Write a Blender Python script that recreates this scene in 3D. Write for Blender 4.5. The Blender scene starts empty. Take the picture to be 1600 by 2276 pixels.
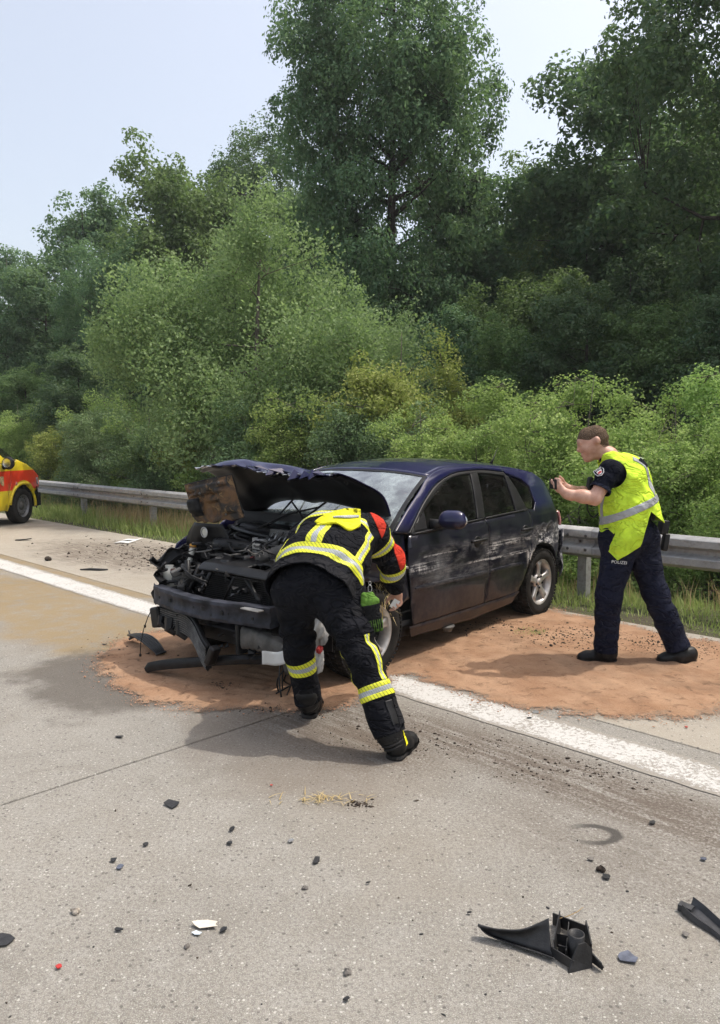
import bpy, bmesh, math, random
import numpy as np
from mathutils import Vector, Matrix

# ------------------------------------------------------------ camera, sky, sun, exposure
SC = bpy.context.scene
COL = SC.collection
F_PX, CAM_H, HOR, CX, CY = 1680.0, 1.6, 985.0, 800.0, 1138.0
PITCH = math.atan((CY - HOR) / F_PX)
cam_d = bpy.data.cameras.new('camera')
cam_d.sensor_fit = 'HORIZONTAL'
cam_d.angle = 2 * math.atan(800.0 / F_PX)
cam_d.clip_start = 0.05
cam_d.clip_end = 3000
cam = bpy.data.objects.new('camera', cam_d)
COL.objects.link(cam)
cam.location = (0, 0, CAM_H)
cam.rotation_euler = (math.pi / 2 - PITCH, 0, 0)
SC.camera = cam

SUN_DIR = Vector((0.50, 0.13, 1.0)).normalized()          # towards the sun
W = bpy.data.worlds.new('World')
SC.world = W
W.use_nodes = True
wn = W.node_tree
wn.nodes.clear()
sky = wn.nodes.new('ShaderNodeTexSky')
sky.sky_type = 'NISHITA'
sky.sun_disc = False
sky.sun_elevation = math.asin(SUN_DIR.z)
sky.sun_rotation = math.atan2(SUN_DIR.x, SUN_DIR.y)
sky.air_density = 1.0
sky.dust_density = 5.0
sky.ozone_density = 1.2
bg = wn.nodes.new('ShaderNodeBackground')
bg.inputs['Strength'].default_value = 0.15
veil = wn.nodes.new('ShaderNodeMix')                      # thin high haze whitening the whole sky
veil.data_type = 'RGBA'; veil.blend_type = 'ADD'
veil.inputs[0].default_value = 1.0
veil.inputs[7].default_value = (1.74, 1.60, 1.28, 1)
wo = wn.nodes.new('ShaderNodeOutputWorld')
wn.links.new(sky.outputs[0], veil.inputs[6])
wn.links.new(veil.outputs[2], bg.inputs['Color'])
wn.links.new(bg.outputs[0], wo.inputs['Surface'])

sd = bpy.data.lights.new('sun', 'SUN')
sd.energy = 2.3
sd.angle = math.radians(0.8)
sd.color = (1.0, 0.95, 0.87)
sun = bpy.data.objects.new('sun', sd)
COL.objects.link(sun)
sun.rotation_euler = (-SUN_DIR).to_track_quat('-Z', 'Y').to_euler()

SC.view_settings.view_transform = 'Standard'
SC.view_settings.look = 'None'
SC.view_settings.exposure = 0.42
SC.view_settings.gamma = 1.0
SC.view_settings.use_curve_mapping = False
SC.cycles.use_denoising = True
SC.cycles.use_adaptive_sampling = True
SC.cycles.adaptive_threshold = 0.02
SC.cycles.adaptive_min_samples = 24
SC.cycles.max_bounces = 7
SC.cycles.diffuse_bounces = 2
SC.cycles.glossy_bounces = 3
SC.cycles.transmission_bounces = 3
SC.cycles.transparent_max_bounces = 16

# ------------------------------------------------------------ helpers
R2 = math.sqrt(2)
def RD(u, n, z=0.0):                # road frame: u along the road, n away from the camera
    return ((n - u) / R2, (n + u) / R2, z)
def ray(px, py):
    a, c = (px - CX) / F_PX, -(py - CY) / F_PX
    return np.array([a, math.cos(PITCH) + c * math.sin(PITCH), -math.sin(PITCH) + c * math.cos(PITCH)])
def gnd(px, py, z=0.0):             # survey of the photograph: where a ground point stands
    r = ray(px, py); t = (z - CAM_H) / r[2]
    return np.array([0, 0, CAM_H]) + t * r
def at(px, py, Y):
    r = ray(px, py)
    return np.array([0, 0, CAM_H]) + r * (Y / r[1])

def link(o, parent=None):
    COL.objects.link(o)
    if parent is not None:
        o.parent = parent
    return o
def mesh(name, v, f, mat=None, parent=None, smooth=False, attrs=None):
    me = bpy.data.meshes.new(name)
    me.from_pydata([tuple(map(float, p)) for p in v], [], [tuple(map(int, q)) for q in f])
    if mat is not None:
        for m in (mat if isinstance(mat, (list, tuple)) else [mat]):
            me.materials.append(m)
    if smooth:
        me.polygons.foreach_set('use_smooth', np.ones(len(me.polygons), bool))
    if attrs:
        for k, a in attrs.items():
            me.attributes.new(k, 'FLOAT', 'POINT').data.foreach_set('value', np.asarray(a, np.float32))
    me.update()
    return link(bpy.data.objects.new(name, me), parent)
def mesh_np(name, v, f, mat, parent=None, smooth=False, attrs=None):
    """fast path: v (n,3), f (m,k) with one k"""
    v = np.asarray(v, np.float32); f = np.asarray(f, np.int32)
    me = bpy.data.meshes.new(name)
    k = f.shape[1]
    me.vertices.add(len(v)); me.loops.add(f.size); me.polygons.add(len(f))
    me.vertices.foreach_set('co', v.ravel())
    me.loops.foreach_set('vertex_index', f.ravel())
    me.polygons.foreach_set('loop_start', np.arange(0, f.size, k, dtype=np.int32))
    me.polygons.foreach_set('loop_total', np.full(len(f), k, np.int32))
    if smooth:
        me.polygons.foreach_set('use_smooth', np.ones(len(f), bool))
    if attrs:
        for kk, a in attrs.items():
            me.attributes.new(kk, 'FLOAT', 'POINT').data.foreach_set('value', np.asarray(a, np.float32))
    for m in (mat if isinstance(mat, (list, tuple)) else [mat]):
        me.materials.append(m)
    me.update(calc_edges=True)
    return link(bpy.data.objects.new(name, me), parent)
def tag(o, label=None, cat=None, group=None, kind=None):
    if label: o['label'] = label
    if cat: o['category'] = cat
    if group: o['group'] = group
    if kind: o['kind'] = kind
    return o
def empty(name, loc, rz=0.0, label=None, cat=None, group=None):
    o = link(bpy.data.objects.new(name, None))
    o.empty_display_size = 0.1
    o.location = loc; o.rotation_euler = (0, 0, rz)
    return tag(o, label, cat, group)
def solid(o, th, off=-1.0):
    m = o.modifiers.new('solid', 'SOLIDIFY'); m.thickness = th; m.offset = off
    return o
def bev(o, w=0.004, seg=2, ang=40):
    m = o.modifiers.new('bevel', 'BEVEL'); m.width = w; m.segments = seg
    m.limit_method = 'ANGLE'; m.angle_limit = math.radians(ang)
    return o

class MB:
    """collects simple solids into one mesh"""
    def __init__(s): s.v = []; s.f = []
    def add(s, v, f):
        o = len(s.v); s.v += [tuple(map(float, p)) for p in v]; s.f += [tuple(i + o for i in q) for q in f]
        return s
    def box(s, c, d, rot=None):
        hx, hy, hz = d[0] / 2, d[1] / 2, d[2] / 2
        P = [Vector((x, y, z)) for x in (-hx, hx) for y in (-hy, hy) for z in (-hz, hz)]
        if rot is not None: P = [rot @ p for p in P]
        P = [p + Vector(c) for p in P]
        return s.add(P, [(0, 1, 3, 2), (4, 6, 7, 5), (0, 4, 5, 1), (2, 3, 7, 6), (0, 2, 6, 4), (1, 5, 7, 3)])
    def tube(s, pts, r, n=8, caps=True):
        pts = [Vector(p) for p in pts]
        rs = r if isinstance(r, (list, tuple)) else [r] * len(pts)
        V = []; Fc = []
        up = Vector((0.13, 0.31, 0.94))
        for i, p in enumerate(pts):
            a = pts[max(i - 1, 0)]; b = pts[min(i + 1, len(pts) - 1)]
            t = (b - a)
            t = t.normalized() if t.length > 1e-9 else Vector((0, 0, 1))
            if abs(t.dot(up)) > 0.97: up = Vector((0.9, 0.3, 0.1)).normalized()
            x = t.cross(up).normalized(); y = t.cross(x)
            up = -y if up.dot(-y) > 0 else y
            for k in range(n):
                an = 2 * math.pi * k / n
                V.append(p + (x * math.cos(an) + y * math.sin(an)) * rs[i])
        for i in range(len(pts) - 1):
            for k in range(n):
                k2 = (k + 1) % n
                Fc.append((i * n + k, i * n + k2, (i + 1) * n + k2, (i + 1) * n + k))
        if caps:
            Fc.append(tuple(range(n - 1, -1, -1))); Fc.append(tuple((len(pts) - 1) * n + k for k in range(n)))
        return s.add(V, Fc)
    def lathe(s, prof, n=32, axis='y', c=(0, 0, 0), close=False):
        """prof: (radius, along) pairs"""
        V = []; Fc = []
        for (r, a) in prof:
            for k in range(n):
                t = 2 * math.pi * k / n
                p = {'y': (r * math.cos(t), a, r * math.sin(t)), 'z': (r * math.cos(t), r * math.sin(t), a), 'x': (a, r * math.cos(t), r * math.sin(t))}[axis]
                V.append((p[0] + c[0], p[1] + c[1], p[2] + c[2]))
        m = len(prof)
        for i in range(m if close else m - 1):
            j = (i + 1) % m
            for k in range(n):
                k2 = (k + 1) % n
                Fc.append((i * n + k, i * n + k2, j * n + k2, j * n + k))
        return s.add(V, Fc)
    def prism(s, outline, d, frame=None):
        """outline in local xy, thickness d along local z"""
        n = len(outline)
        P = [Vector((x, y, 0)) for x, y in outline] + [Vector((x, y, d)) for x, y in outline]
        if frame is not None: P = [frame @ p for p in P]
        return s.add(P, [tuple(range(n - 1, -1, -1)), tuple(range(n, 2 * n))] + [(i, (i + 1) % n, n + (i + 1) % n, n + i) for i in range(n)])
    def grid(s, fn, nu, nv):
        V = [fn(i / (nu - 1), j / (nv - 1)) for i in range(nu) for j in range(nv)]
        return s.add(V, [(i * nv + j, (i + 1) * nv + j, (i + 1) * nv + j + 1, i * nv + j + 1) for i in range(nu - 1) for j in range(nv - 1)])
    def build(s, name, mat, parent=None, smooth=False):
        o = mesh(name, s.v, s.f, mat, parent, smooth)
        return o
def fix_normals(o):
    bm = bmesh.new(); bm.from_mesh(o.data); bmesh.ops.recalc_face_normals(bm, faces=bm.faces[:]); bm.to_mesh(o.data); bm.free(); return o
def auto_smooth(o, deg=35):
    me = o.data
    me.polygons.foreach_set('use_smooth', np.ones(len(me.polygons), bool))
    bm = bmesh.new(); bm.from_mesh(me)
    for e in bm.edges:
        if len(e.link_faces) == 2 and e.calc_face_angle(0) > math.radians(deg): e.smooth = False
    bm.to_mesh(me); bm.free()
    return o

def crom(P, t):
    n = len(P) - 1; k = min(int(t * n), n - 1); q = t * n - k
    g = lambda i: np.array(P[max(0, min(n, i))], float)
    a, b_, c, d = g(k - 1), g(k), g(k + 1), g(k + 2)
    return .5 * (2 * b_ + (c - a) * q + (2 * a - 5 * b_ + 4 * c - d) * q * q + (3 * b_ - a - 3 * c + d) * q ** 3)

# ------------------------------------------------------------ material helpers
class NT:
    def __init__(s, name):
        s.m = bpy.data.materials.new(name); s.m.use_nodes = True
        s.t = s.m.node_tree; s.p = s.t.nodes['Principled BSDF']; s.out = s.t.nodes['Material Output']
    def n(s, typ, **kw):
        nd = s.t.nodes.new('ShaderNode' + typ)
        for k, v in kw.items():
            if k.startswith('_'): nd.inputs[k[1:].replace('_', ' ')].default_value = v
            elif k.startswith('i') and k[1:].isdigit(): s.set(nd.inputs[int(k[1:])], v)
            else: setattr(nd, k, v)
        return nd
    def set(s, inp, v):
        if isinstance(v, bpy.types.NodeSocket): s.t.links.new(v, inp)
        elif isinstance(v, (tuple, list)) and len(v) == 3 and inp.type == 'RGBA': inp.default_value = (*v, 1)
        else: inp.default_value = v
    def math(s, op, a, b=0.0, c=None, clamp=False):
        nd = s.n('Math', operation=op, use_clamp=clamp); s.set(nd.inputs[0], a); s.set(nd.inputs[1], b)
        if c is not None: s.set(nd.inputs[2], c)
        return nd.outputs[0]
    def mix(s, fac, a, b, mode='MIX'):
        nd = s.n('Mix', data_type='RGBA', blend_type=mode); s.set(nd.inputs[0], fac); s.set(nd.inputs[6], a); s.set(nd.inputs[7], b)
        return nd.outputs[2]
    def noise(s, vec, scale, detail=3.0, rough=0.55, dist=0.0):
        nd = s.n('TexNoise'); nd.inputs['Scale'].default_value = scale; nd.inputs['Detail'].default_value = detail
        nd.inputs['Roughness'].default_value = rough; nd.inputs['Distortion'].default_value = dist
        if vec is not None: s.t.links.new(vec, nd.inputs['Vector'])
        return nd.outputs[0]
    def ramp(s, fac, lo, hi):
        nd = s.n('MapRange', interpolation_type='SMOOTHSTEP'); s.set(nd.inputs[0], fac); s.set(nd.inputs[1], lo); s.set(nd.inputs[2], hi)
        return nd.outputs[0]
    def pos(s): return s.n('NewGeometry').outputs['Position']
    def obj(s): return s.n('TexCoord').outputs['Object']
    def scale(s, vec, k, rot=(0, 0, 0)):
        nd = s.n('Mapping'); s.t.links.new(vec, nd.inputs[0]); nd.inputs['Scale'].default_value = k; nd.inputs['Rotation'].default_value = rot
        return nd.outputs[0]
    def bump(s, h, strength=0.3, dist=0.01):
        nd = s.n('Bump'); nd.inputs['Strength'].default_value = strength; nd.inputs['Distance'].default_value = dist
        s.t.links.new(h, nd.inputs['Height']); s.t.links.new(nd.outputs[0], s.p.inputs['Normal'])
    def base(s, c): s.set(s.p.inputs['Base Color'], c)
    def rough(s, r): s.set(s.p.inputs['Roughness'], r)
def simple(name, c, rough=0.6, metal=0.0, var=0.25, vs=14.0, bump=0.0, bs=60.0, coat=0.0, spec=None):
    """plain surface with a little uneven colour and grain"""
    t = NT(name); v = t.obj()
    nz = t.noise(v, vs, 4.0, 0.6)
    lo = tuple(x * (1 - var) for x in c); hi = tuple(min(1, x * (1 + var)) for x in c)
    t.base(t.mix(t.ramp(nz, 0.3, 0.7), lo, hi))
    t.rough(t.math('MULTIPLY_ADD', nz, 0.3 * rough, rough * 0.85))
    t.p.inputs['Metallic'].default_value = metal
    if coat: t.p.inputs['Coat Weight'].default_value = coat; t.p.inputs['Coat Roughness'].default_value = 0.08
    if spec is not None: t.p.inputs['Specular IOR Level'].default_value = spec
    if bump: t.bump(t.noise(v, bs, 3.0, 0.6), bump, 0.004)
    return t.m

# ============================================================ the road
def road_vec(t):
    """(u, n, z) coordinates of the road as a vector"""
    g = t.pos()
    s = t.n('SeparateXYZ'); t.t.links.new(g, s.inputs[0])
    u = t.math('MULTIPLY', t.math('SUBTRACT', s.outputs[1], s.outputs[0]), 1 / R2)
    n = t.math('MULTIPLY', t.math('ADD', s.outputs[1], s.outputs[0]), 1 / R2)
    c = t.n('CombineXYZ'); t.set(c.inputs[0], u); t.set(c.inputs[1], n); t.set(c.inputs[2], s.outputs[2])
    return g, u, n, c.outputs[0]
def blob(t, u, n, cu, cn, ru, rn, nz, soft=0.5):
    """soft patch round (cu, cn) with an uneven edge"""
    a = t.math('DIVIDE', t.math('SUBTRACT', u, cu), ru); b = t.math('DIVIDE', t.math('SUBTRACT', n, cn), rn)
    d = t.math('SQRT', t.math('ADD', t.math('MULTIPLY', a, a), t.math('MULTIPLY', b, b)))
    d = t.math('ADD', d, t.math('MULTIPLY', t.math('SUBTRACT', nz, 0.5), 1.5))
    return t.ramp(d, 1.0 + soft * 0.5, 1.0 - soft * 0.5)
def un_px(px, py):
    q = gnd(px, py); return ((q[1] - q[0]) / R2, (q[1] + q[0]) / R2)
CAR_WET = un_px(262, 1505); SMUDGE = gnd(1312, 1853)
def concrete():
    t = NT('broomed_concrete')
    g, u, n, rv = road_vec(t)
    big = t.noise(g, 0.9, 3, 0.6); mid = t.noise(g, 6.0, 4, 0.65); fine = t.noise(g, 70.0, 3, 0.7); grain = t.noise(g, 260.0, 1, 0.6)
    streak = t.noise(t.scale(rv, (1.2, 9.0, 1.0)), 2.2, 5, 0.7)
    oi = t.n('ObjectInfo').outputs['Random']
    col = t.mix(t.ramp(big, 0.3, 0.7), (0.220, 0.204, 0.174), (0.280, 0.263, 0.229))
    col = t.mix(t.math('MULTIPLY', t.ramp(mid, 0.35, 0.75), 0.5), col, (0.33, 0.318, 0.288))
    col = t.mix(t.math('MULTIPLY', oi, 0.16), col, (0.20, 0.19, 0.17))
    col = t.mix(t.math('MULTIPLY', t.ramp(fine, 0.40, 0.62), 0.60), col, (0.140, 0.130, 0.116))
    col = t.mix(t.math('MULTIPLY', t.ramp(grain, 0.5, 0.68), 0.65), col, (0.43, 0.42, 0.39))
    col = t.mix(t.math('MULTIPLY', t.ramp(n, 3.982, 3.988), .62), col, t.mix(mid, (0.36, 0.315, 0.25), (0.44, 0.395, 0.325)))   # paler slabs of the shoulder
    patch = t.noise(g, .42, 3, .6, .5)
    col = t.mix(t.math('MULTIPLY', t.ramp(patch, .48, .66), .38), col, (0.215, 0.178, 0.130))
    col = t.mix(t.math('MULTIPLY', t.ramp(t.noise(g, 1.7, 4, .65, .8), .55, .72), .30), col, (0.135, 0.122, 0.105))
    # exposed aggregate: pale and dark stones in the cement
    def stones(sc, lo, seed):
        vo = t.n('TexVoronoi', feature='F1'); vo.inputs['Scale'].default_value = sc; vo.inputs['Randomness'].default_value = 1.0
        t.t.links.new(t.scale(g, (1, 1, 0.02)), vo.inputs['Vector'])
        sp = t.n('SeparateColor'); t.t.links.new(vo.outputs['Color'], sp.inputs[0])
        pick = t.math('GREATER_THAN', sp.outputs[seed], lo)
        rad = t.math('MULTIPLY_ADD', sp.outputs[(seed + 1) % 3], 0.22, 0.10)
        d = t.math('SUBTRACT', rad, t.math('ADD', vo.outputs['Distance'], t.math('MULTIPLY', t.math('SUBTRACT', fine, 0.5), 0.25)))
        return t.math('MULTIPLY', pick, t.ramp(d, 0.0, 0.06))
    pale = stones(64.0, 0.55, 0); dark = stones(46.0, 0.66, 1); pit = stones(100.0, 0.58, 2)
    col = t.mix(t.math('MULTIPLY', pale, 0.75), col, (0.50, 0.48, 0.44))
    col = t.mix(t.math('MULTIPLY', dark, 0.75), col, (0.10, 0.09, 0.085))
    col = t.mix(t.math('MULTIPLY', pit, 0.6), col, (0.13, 0.115, 0.10))
    # ochre run-off along the line and the joint
    och = t.math('MAXIMUM', blob(t, u, n, 7.9, 2.95, 3.2, 0.62, t.noise(g, 1.6, 4, 0.6)), 0.0)
    strip = t.math('MULTIPLY', t.math('MULTIPLY', t.ramp(n, 3.80, 3.83), t.ramp(n, 4.02, 3.98)), t.ramp(u, 5.4, 6.2))
    strip = t.math('MULTIPLY', strip, t.ramp(t.noise(g, 0.8, 2), 0.38, 0.48))
    och = t.math('MULTIPLY', t.math('MAXIMUM', och, strip), t.ramp(t.math('ADD', mid, t.math('MULTIPLY', fine, 0.4)), 0.35, 0.8))
    col = t.mix(t.math('MULTIPLY', och, 0.85), col, (0.25, 0.185, 0.098))
    # dark soil dragged along the line
    z1 = blob(t, u, n, 1.75, 3.18, 1.75, 0.26, streak, 0.9)
    z2 = blob(t, u, n, 3.05, 2.85, 0.80, 0.42, streak, 0.9)
    z3 = blob(t, u, n, 10.1, 5.25, 1.9, 0.85, t.noise(g, 2.5, 5, 0.7), 1.0)
    z4 = blob(t, u, n, 1.2, 2.75, 0.9, 0.30, streak, 1.2)
    dirt = t.math('MAXIMUM', t.math('MAXIMUM', z1, z2), t.math('MAXIMUM', z3, t.math('MULTIPLY', z4, 0.45)))
    dirt = t.math('MULTIPLY', dirt, t.ramp(t.math('ADD', t.math('MULTIPLY', streak, 0.7), t.math('MULTIPLY', fine, 0.5)), 0.44, 0.68))
    col = t.mix(t.math('MULTIPLY', dirt, 0.75), col, (0.085, 0.060, 0.043))
    wet_shade = blob(t, u, n, 3.0, 2.45, 0.75, 0.42, t.noise(g, 2.2, 4, 0.6), 0.7)  # brownish wet patch that also paints in the firefighter's shadow
    col = t.mix(t.math('MULTIPLY', wet_shade, 0.42), col, (0.135, 0.105, 0.08))
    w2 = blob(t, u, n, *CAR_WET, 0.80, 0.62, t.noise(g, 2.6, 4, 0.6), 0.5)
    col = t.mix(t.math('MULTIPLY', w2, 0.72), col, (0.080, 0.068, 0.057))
    # curved rubber smudge
    gs = t.n('SeparateXYZ'); t.t.links.new(g, gs.inputs[0])
    sx = t.math('DIVIDE', t.math('SUBTRACT', gs.outputs[0], SMUDGE[0]), .105); sy = t.math('DIVIDE', t.math('SUBTRACT', gs.outputs[1], SMUDGE[1]), .070)
    sr = t.math('SQRT', t.math('ADD', t.math('MULTIPLY', sx, sx), t.math('MULTIPLY', sy, sy)))
    ring = t.math('MULTIPLY', t.ramp(t.math('ABSOLUTE', t.math('SUBTRACT', t.math('ADD', sr, t.math('MULTIPLY', t.math('SUBTRACT', mid, .5), .5)), 1.0)), .34, .12), t.ramp(gs.outputs[0], SMUDGE[0] - .11, SMUDGE[0] + .03))
    col = t.mix(t.math('MULTIPLY', ring, t.math('MULTIPLY', t.ramp(fine, .1, .4), .95)), col, (0.065, 0.060, 0.054))
    t.base(col); t.rough(t.math('MULTIPLY_ADD', fine, 0.15, 0.82))
    t.bump(t.noise(g, 110.0, 3, 0.75), 0.6, 0.008)
    t.p.inputs['Specular IOR Level'].default_value = 0.3
    return t.m
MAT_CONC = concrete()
MAT_JOINT = simple('joint_sealant', (0.030, 0.028, 0.026), 0.8)
N_EDGE = 6.42
def slab(u0, u1, n0, n1, z=0.0):
    g = 0.006
    P = [RD(u0 + g, n0 + g), RD(u1 - g, n0 + g), RD(u1 - g, n1 - g), RD(u0 + g, n1 - g)]
    c = 0.004
    Q = [RD(u0 + g + c, n0 + g + c), RD(u1 - g - c, n0 + g + c), RD(u1 - g - c, n1 - g - c), RD(u0 + g + c, n1 - g - c)]
    v = [(p[0], p[1], -0.2) for p in P] + [(p[0], p[1], z - 0.004) for p in P] + [(p[0], p[1], z) for p in Q]
    f = [(8, 11, 10, 9)] + [(i, (i + 1) % 4, 4 + (i + 1) % 4, 4 + i)[::-1] for i in range(4)] + [(4 + i, 4 + (i + 1) % 4, 8 + (i + 1) % 4, 8 + i)[::-1] for i in range(4)]
    return v, f
sub = MB()
sub.add([RD(-60, -40, -0.028), RD(140, -40, -0.028), RD(140, N_EDGE, -0.028), RD(-60, N_EDGE, -0.028)], [(0, 3, 2, 1)])
road = sub.build('road', MAT_JOINT)
tag(road, kind='structure')
US = [3.41 + 5.33 * k for k in range(-3, 8)]
def add_slab(u0, u1, n0, n1):
    v, f = slab(u0, u1, n0, n1, random.Random(int(u0 * 10 + n0 * 77)).uniform(-0.0015, 0.0))
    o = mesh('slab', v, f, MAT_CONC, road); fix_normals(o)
for k in range(len(US) - 1):
    add_slab(US[k], US[k + 1], -0.15, 3.985)
    if k < 4: add_slab(US[k], US[k + 1], -4.4, -0.15)
US2 = [-9.9, -4.6, 0.9, 5.3, 8.70, 10.8, 13.85, 18.9, 24.0, 29.2, 34.4, 39.6]
for k in range(len(US2) - 1):
    add_slab(US2[k], US2[k + 1], 3.985, N_EDGE)
far = MB()
for (a, b, c, d) in ((US[-1], 140, -0.15, 3.985), (39.6, 140, 3.985, N_EDGE), (-60, US[0], -0.15, 3.985), (-60, -9.9, 3.985, N_EDGE), (-60, US[0], -12, -0.15), (US[4], 140, -12, -0.15), (US[0], US[4], -12, -4.4), (-60, 140, -40, -12)):
    v, f = slab(a, b, c, d); far.add(v, f)
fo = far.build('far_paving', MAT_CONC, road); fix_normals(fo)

def paint():
    t = NT('worn_line_paint'); g, u, n, rv = road_vec(t)
    a = t.noise(g, 45.0, 4, 0.7); b = t.noise(g, 150.0, 3, 0.7); c = t.noise(g, 3.0, 4, 0.6)
    e = t.math('ABSOLUTE', t.math('SUBTRACT', n, 3.655))
    wear = t.math('ADD', t.math('ADD', t.math('MULTIPLY', a, 0.7), t.math('MULTIPLY', b, 0.35)), t.math('MULTIPLY', t.ramp(e, 0.10, 0.17), 0.16))
    wear = t.math('ADD', wear, t.math('MULTIPLY', t.math('SUBTRACT', c, 0.5), 0.35))
    near = t.math('MULTIPLY', t.ramp(u, 5.0, 1.0), 0.05)
    w = t.ramp(t.math('ADD', wear, near), 0.545, 0.66)
    col = t.mix(c, (0.46, 0.45, 0.425), (0.60, 0.59, 0.565))
    col = t.mix(w, col, t.mix(a, (0.16, 0.145, 0.12), (0.36, 0.33, 0.29)))
    t.base(col); t.rough(0.7)
    t.bump(t.math('SUBTRACT', a, t.math('MULTIPLY', w, 0.8)), 0.5, 0.006)
    return t.m
ln = MB()
rl = random.Random(3)
pts = [(-14 + 0.1 * i) for i in range(560)]
V = []; Fq = []
for i, u in enumerate(pts):
    step = 0.012 if 8.7 < u < 14 else 0.0
    V += [RD(u, 3.488 + step + rl.uniform(-.006, .006), 0.0035), RD(u, 3.655 + step, 0.005), RD(u, 3.822 + step + rl.uniform(-.006, .006), 0.0035)]
    if i: o = (i - 1) * 3; Fq += [(o, o + 3, o + 4, o + 1)[::-1], (o + 1, o + 4, o + 5, o + 2)[::-1]]
line = ln.add(V, Fq).build('road_marking', paint()); tag(line, kind='structure'); fix_normals(line)

# ------------------------------------------------------------ verge and forest floor
def soil(name, a, b, c):
    t = NT(name); g = t.pos()
    t.base(t.mix(t.ramp(t.noise(g, 2.0, 5, 0.7), 0.35, 0.65), t.mix(t.noise(g, 30, 4, 0.7), a, b), c))
    t.rough(0.95); t.bump(t.noise(g, 25, 5, 0.7), 0.8, 0.03)
    return t.m
MAT_SOIL = soil('verge_soil', (0.06, 0.05, 0.03), (0.10, 0.085, 0.05), (0.07, 0.085, 0.03))
MAT_LITTER = soil('leaf_litter', (0.035, 0.028, 0.018), (0.06, 0.05, 0.03), (0.03, 0.04, 0.015))
def vz(n, u):
    base = np.interp(n, [6.40, 6.55, 7.4, 8.6, 10.5, 14, 40], [-0.03, 0.015, 0.0, -0.22, -0.55, -0.6, -0.3])
    return base + 0.02 * np.sin(3.1 * u + 1.7 * n) * np.clip((n - 6.4) * 2, 0, 1) + 0.015 * np.sin(7.3 * u - 5.1 * n) * np.clip((n - 6.5) * 2, 0, 1)
uu = np.arange(-12, 60, 0.25); nn = np.array(list(np.arange(6.40, 8.0, 0.10)) + list(np.arange(8.0, 40, 0.8)))
V = []; 
for u in uu:
    for n in nn: V.append(RD(u, n, float(vz(n, u))))
m = len(nn)
Fq = [(i * m + j, i * m + j + 1, (i + 1) * m + j + 1, (i + 1) * m + j) for i in range(len(uu) - 1) for j in range(m - 1)]
nv = int(np.sum(nn < 8.4))
verge = mesh('verge', V, [q for q in Fq if q[0] % m < nv], MAT_SOIL, None, True); fix_normals(verge); tag(verge, kind='structure')
floor_ = mesh('forest_floor', V, [q for q in Fq if q[0] % m >= nv], MAT_LITTER, None, True); fix_normals(floor_); tag(floor_, kind='structure')
gr = MB().add([(-350, -350, -0.75), (350, -350, -0.75), (350, 350, -0.75), (-350, 350, -0.75)], [(0, 1, 2, 3)]).build('ground', MAT_LITTER); tag(gr, kind='structure')

# ------------------------------------------------------------ grass on the verge
def leafmat(name, lo, hi, trans=0.35, rough=0.58, spec=0.22):
    t = NT(name)
    a = t.n('Attribute', attribute_name='tint').outputs['Fac']
    col = t.mix(a, lo, hi)
    oi = t.n('ObjectInfo').outputs['Random']
    hs = t.n('HueSaturation'); t.set(hs.inputs['Hue'], t.math('MULTIPLY_ADD', oi, 0.03, 0.485)); t.set(hs.inputs['Value'], t.math('MULTIPLY_ADD', oi, 0.3, 0.85)); t.set(hs.inputs['Color'], col)
    t.base(hs.outputs[0]); t.rough(rough); t.p.inputs['Specular IOR Level'].default_value = spec
    tr = t.n('BsdfTranslucent'); tc = t.mix(0.40, hs.outputs[0], (0.26, 0.42, 0.09)); t.set(tr.inputs[0], tc)
    mx = t.n('MixShader'); mx.inputs[0].default_value = trans
    t.t.links.new(t.p.outputs[0], mx.inputs[1]); t.t.links.new(tr.outputs[0], mx.inputs[2]); t.t.links.new(mx.outputs[0], t.out.inputs[0])
    return t.m
MAT_GRASS = leafmat('grass_blade', (0.20, 0.265, 0.070), (0.44, 0.48, 0.18), 0.42)
MAT_DRY = leafmat('dry_stalk', (0.40, 0.28, 0.14), (0.62, 0.48, 0.27), 0.3)
def blades(name, P, hgt, wid, lean, mat, rng, tint):
    N = len(P)
    an = rng.uniform(0, 2 * np.pi, N); d = np.c_[np.cos(an), np.sin(an), np.zeros(N)]
    s = np.c_[-np.sin(an), np.cos(an), np.zeros(N)]
    tip = P + d * (lean * hgt)[:, None]; tip[:, 2] += hgt * np.sqrt(np.clip(1 - lean ** 2 * .7, .1, 1))
    mid = P + d * (lean * hgt * 0.35)[:, None]; mid[:, 2] += hgt * 0.55
    w = wid[:, None] / 2
    v = np.stack([P - s * w, P + s * w, mid + s * w * .8, mid - s * w * .8, tip], 1).reshape(-1, 3)
    o = np.arange(N)[:, None] * 5
    f = np.concatenate([o + [[0, 1, 2]], o + [[0, 2, 3]], o + [[3, 2, 4]]])
    return mesh_np(name, v, f, mat, None, False, {'tint': np.repeat(tint, 5)})
rng = np.random.default_rng(11)
def scatter(N, u0, u1, n0, n1, p=1.0):
    u = u0 + (u1 - u0) * rng.random(N) ** p; n = n0 + (n1 - n0) * rng.random(N)
    return u, n
u, n = scatter(52000, 1.2, 30, 6.43, 8.3, 1.35)
clump = np.sin(u * 2.3 + 1.3 * np.sin(n * 4)) * np.sin(n * 5.1 + u * .7) + rng.normal(0, .6, len(u))
keep = clump > -0.55; u, n = u[keep], n[keep]; clump = clump[keep]
edge = np.clip((n - 6.40) / 0.35, 0.15, 1)
X = np.array([RD(a, b, float(vz(b, a)) - .01) for a, b in zip(u, n)])
h = rng.uniform(0.05, 0.19, len(u)) * edge * np.where(u > 8, 1.55, 0.8) * (1 + .5 * (rng.random(len(u)) < .06))
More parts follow.
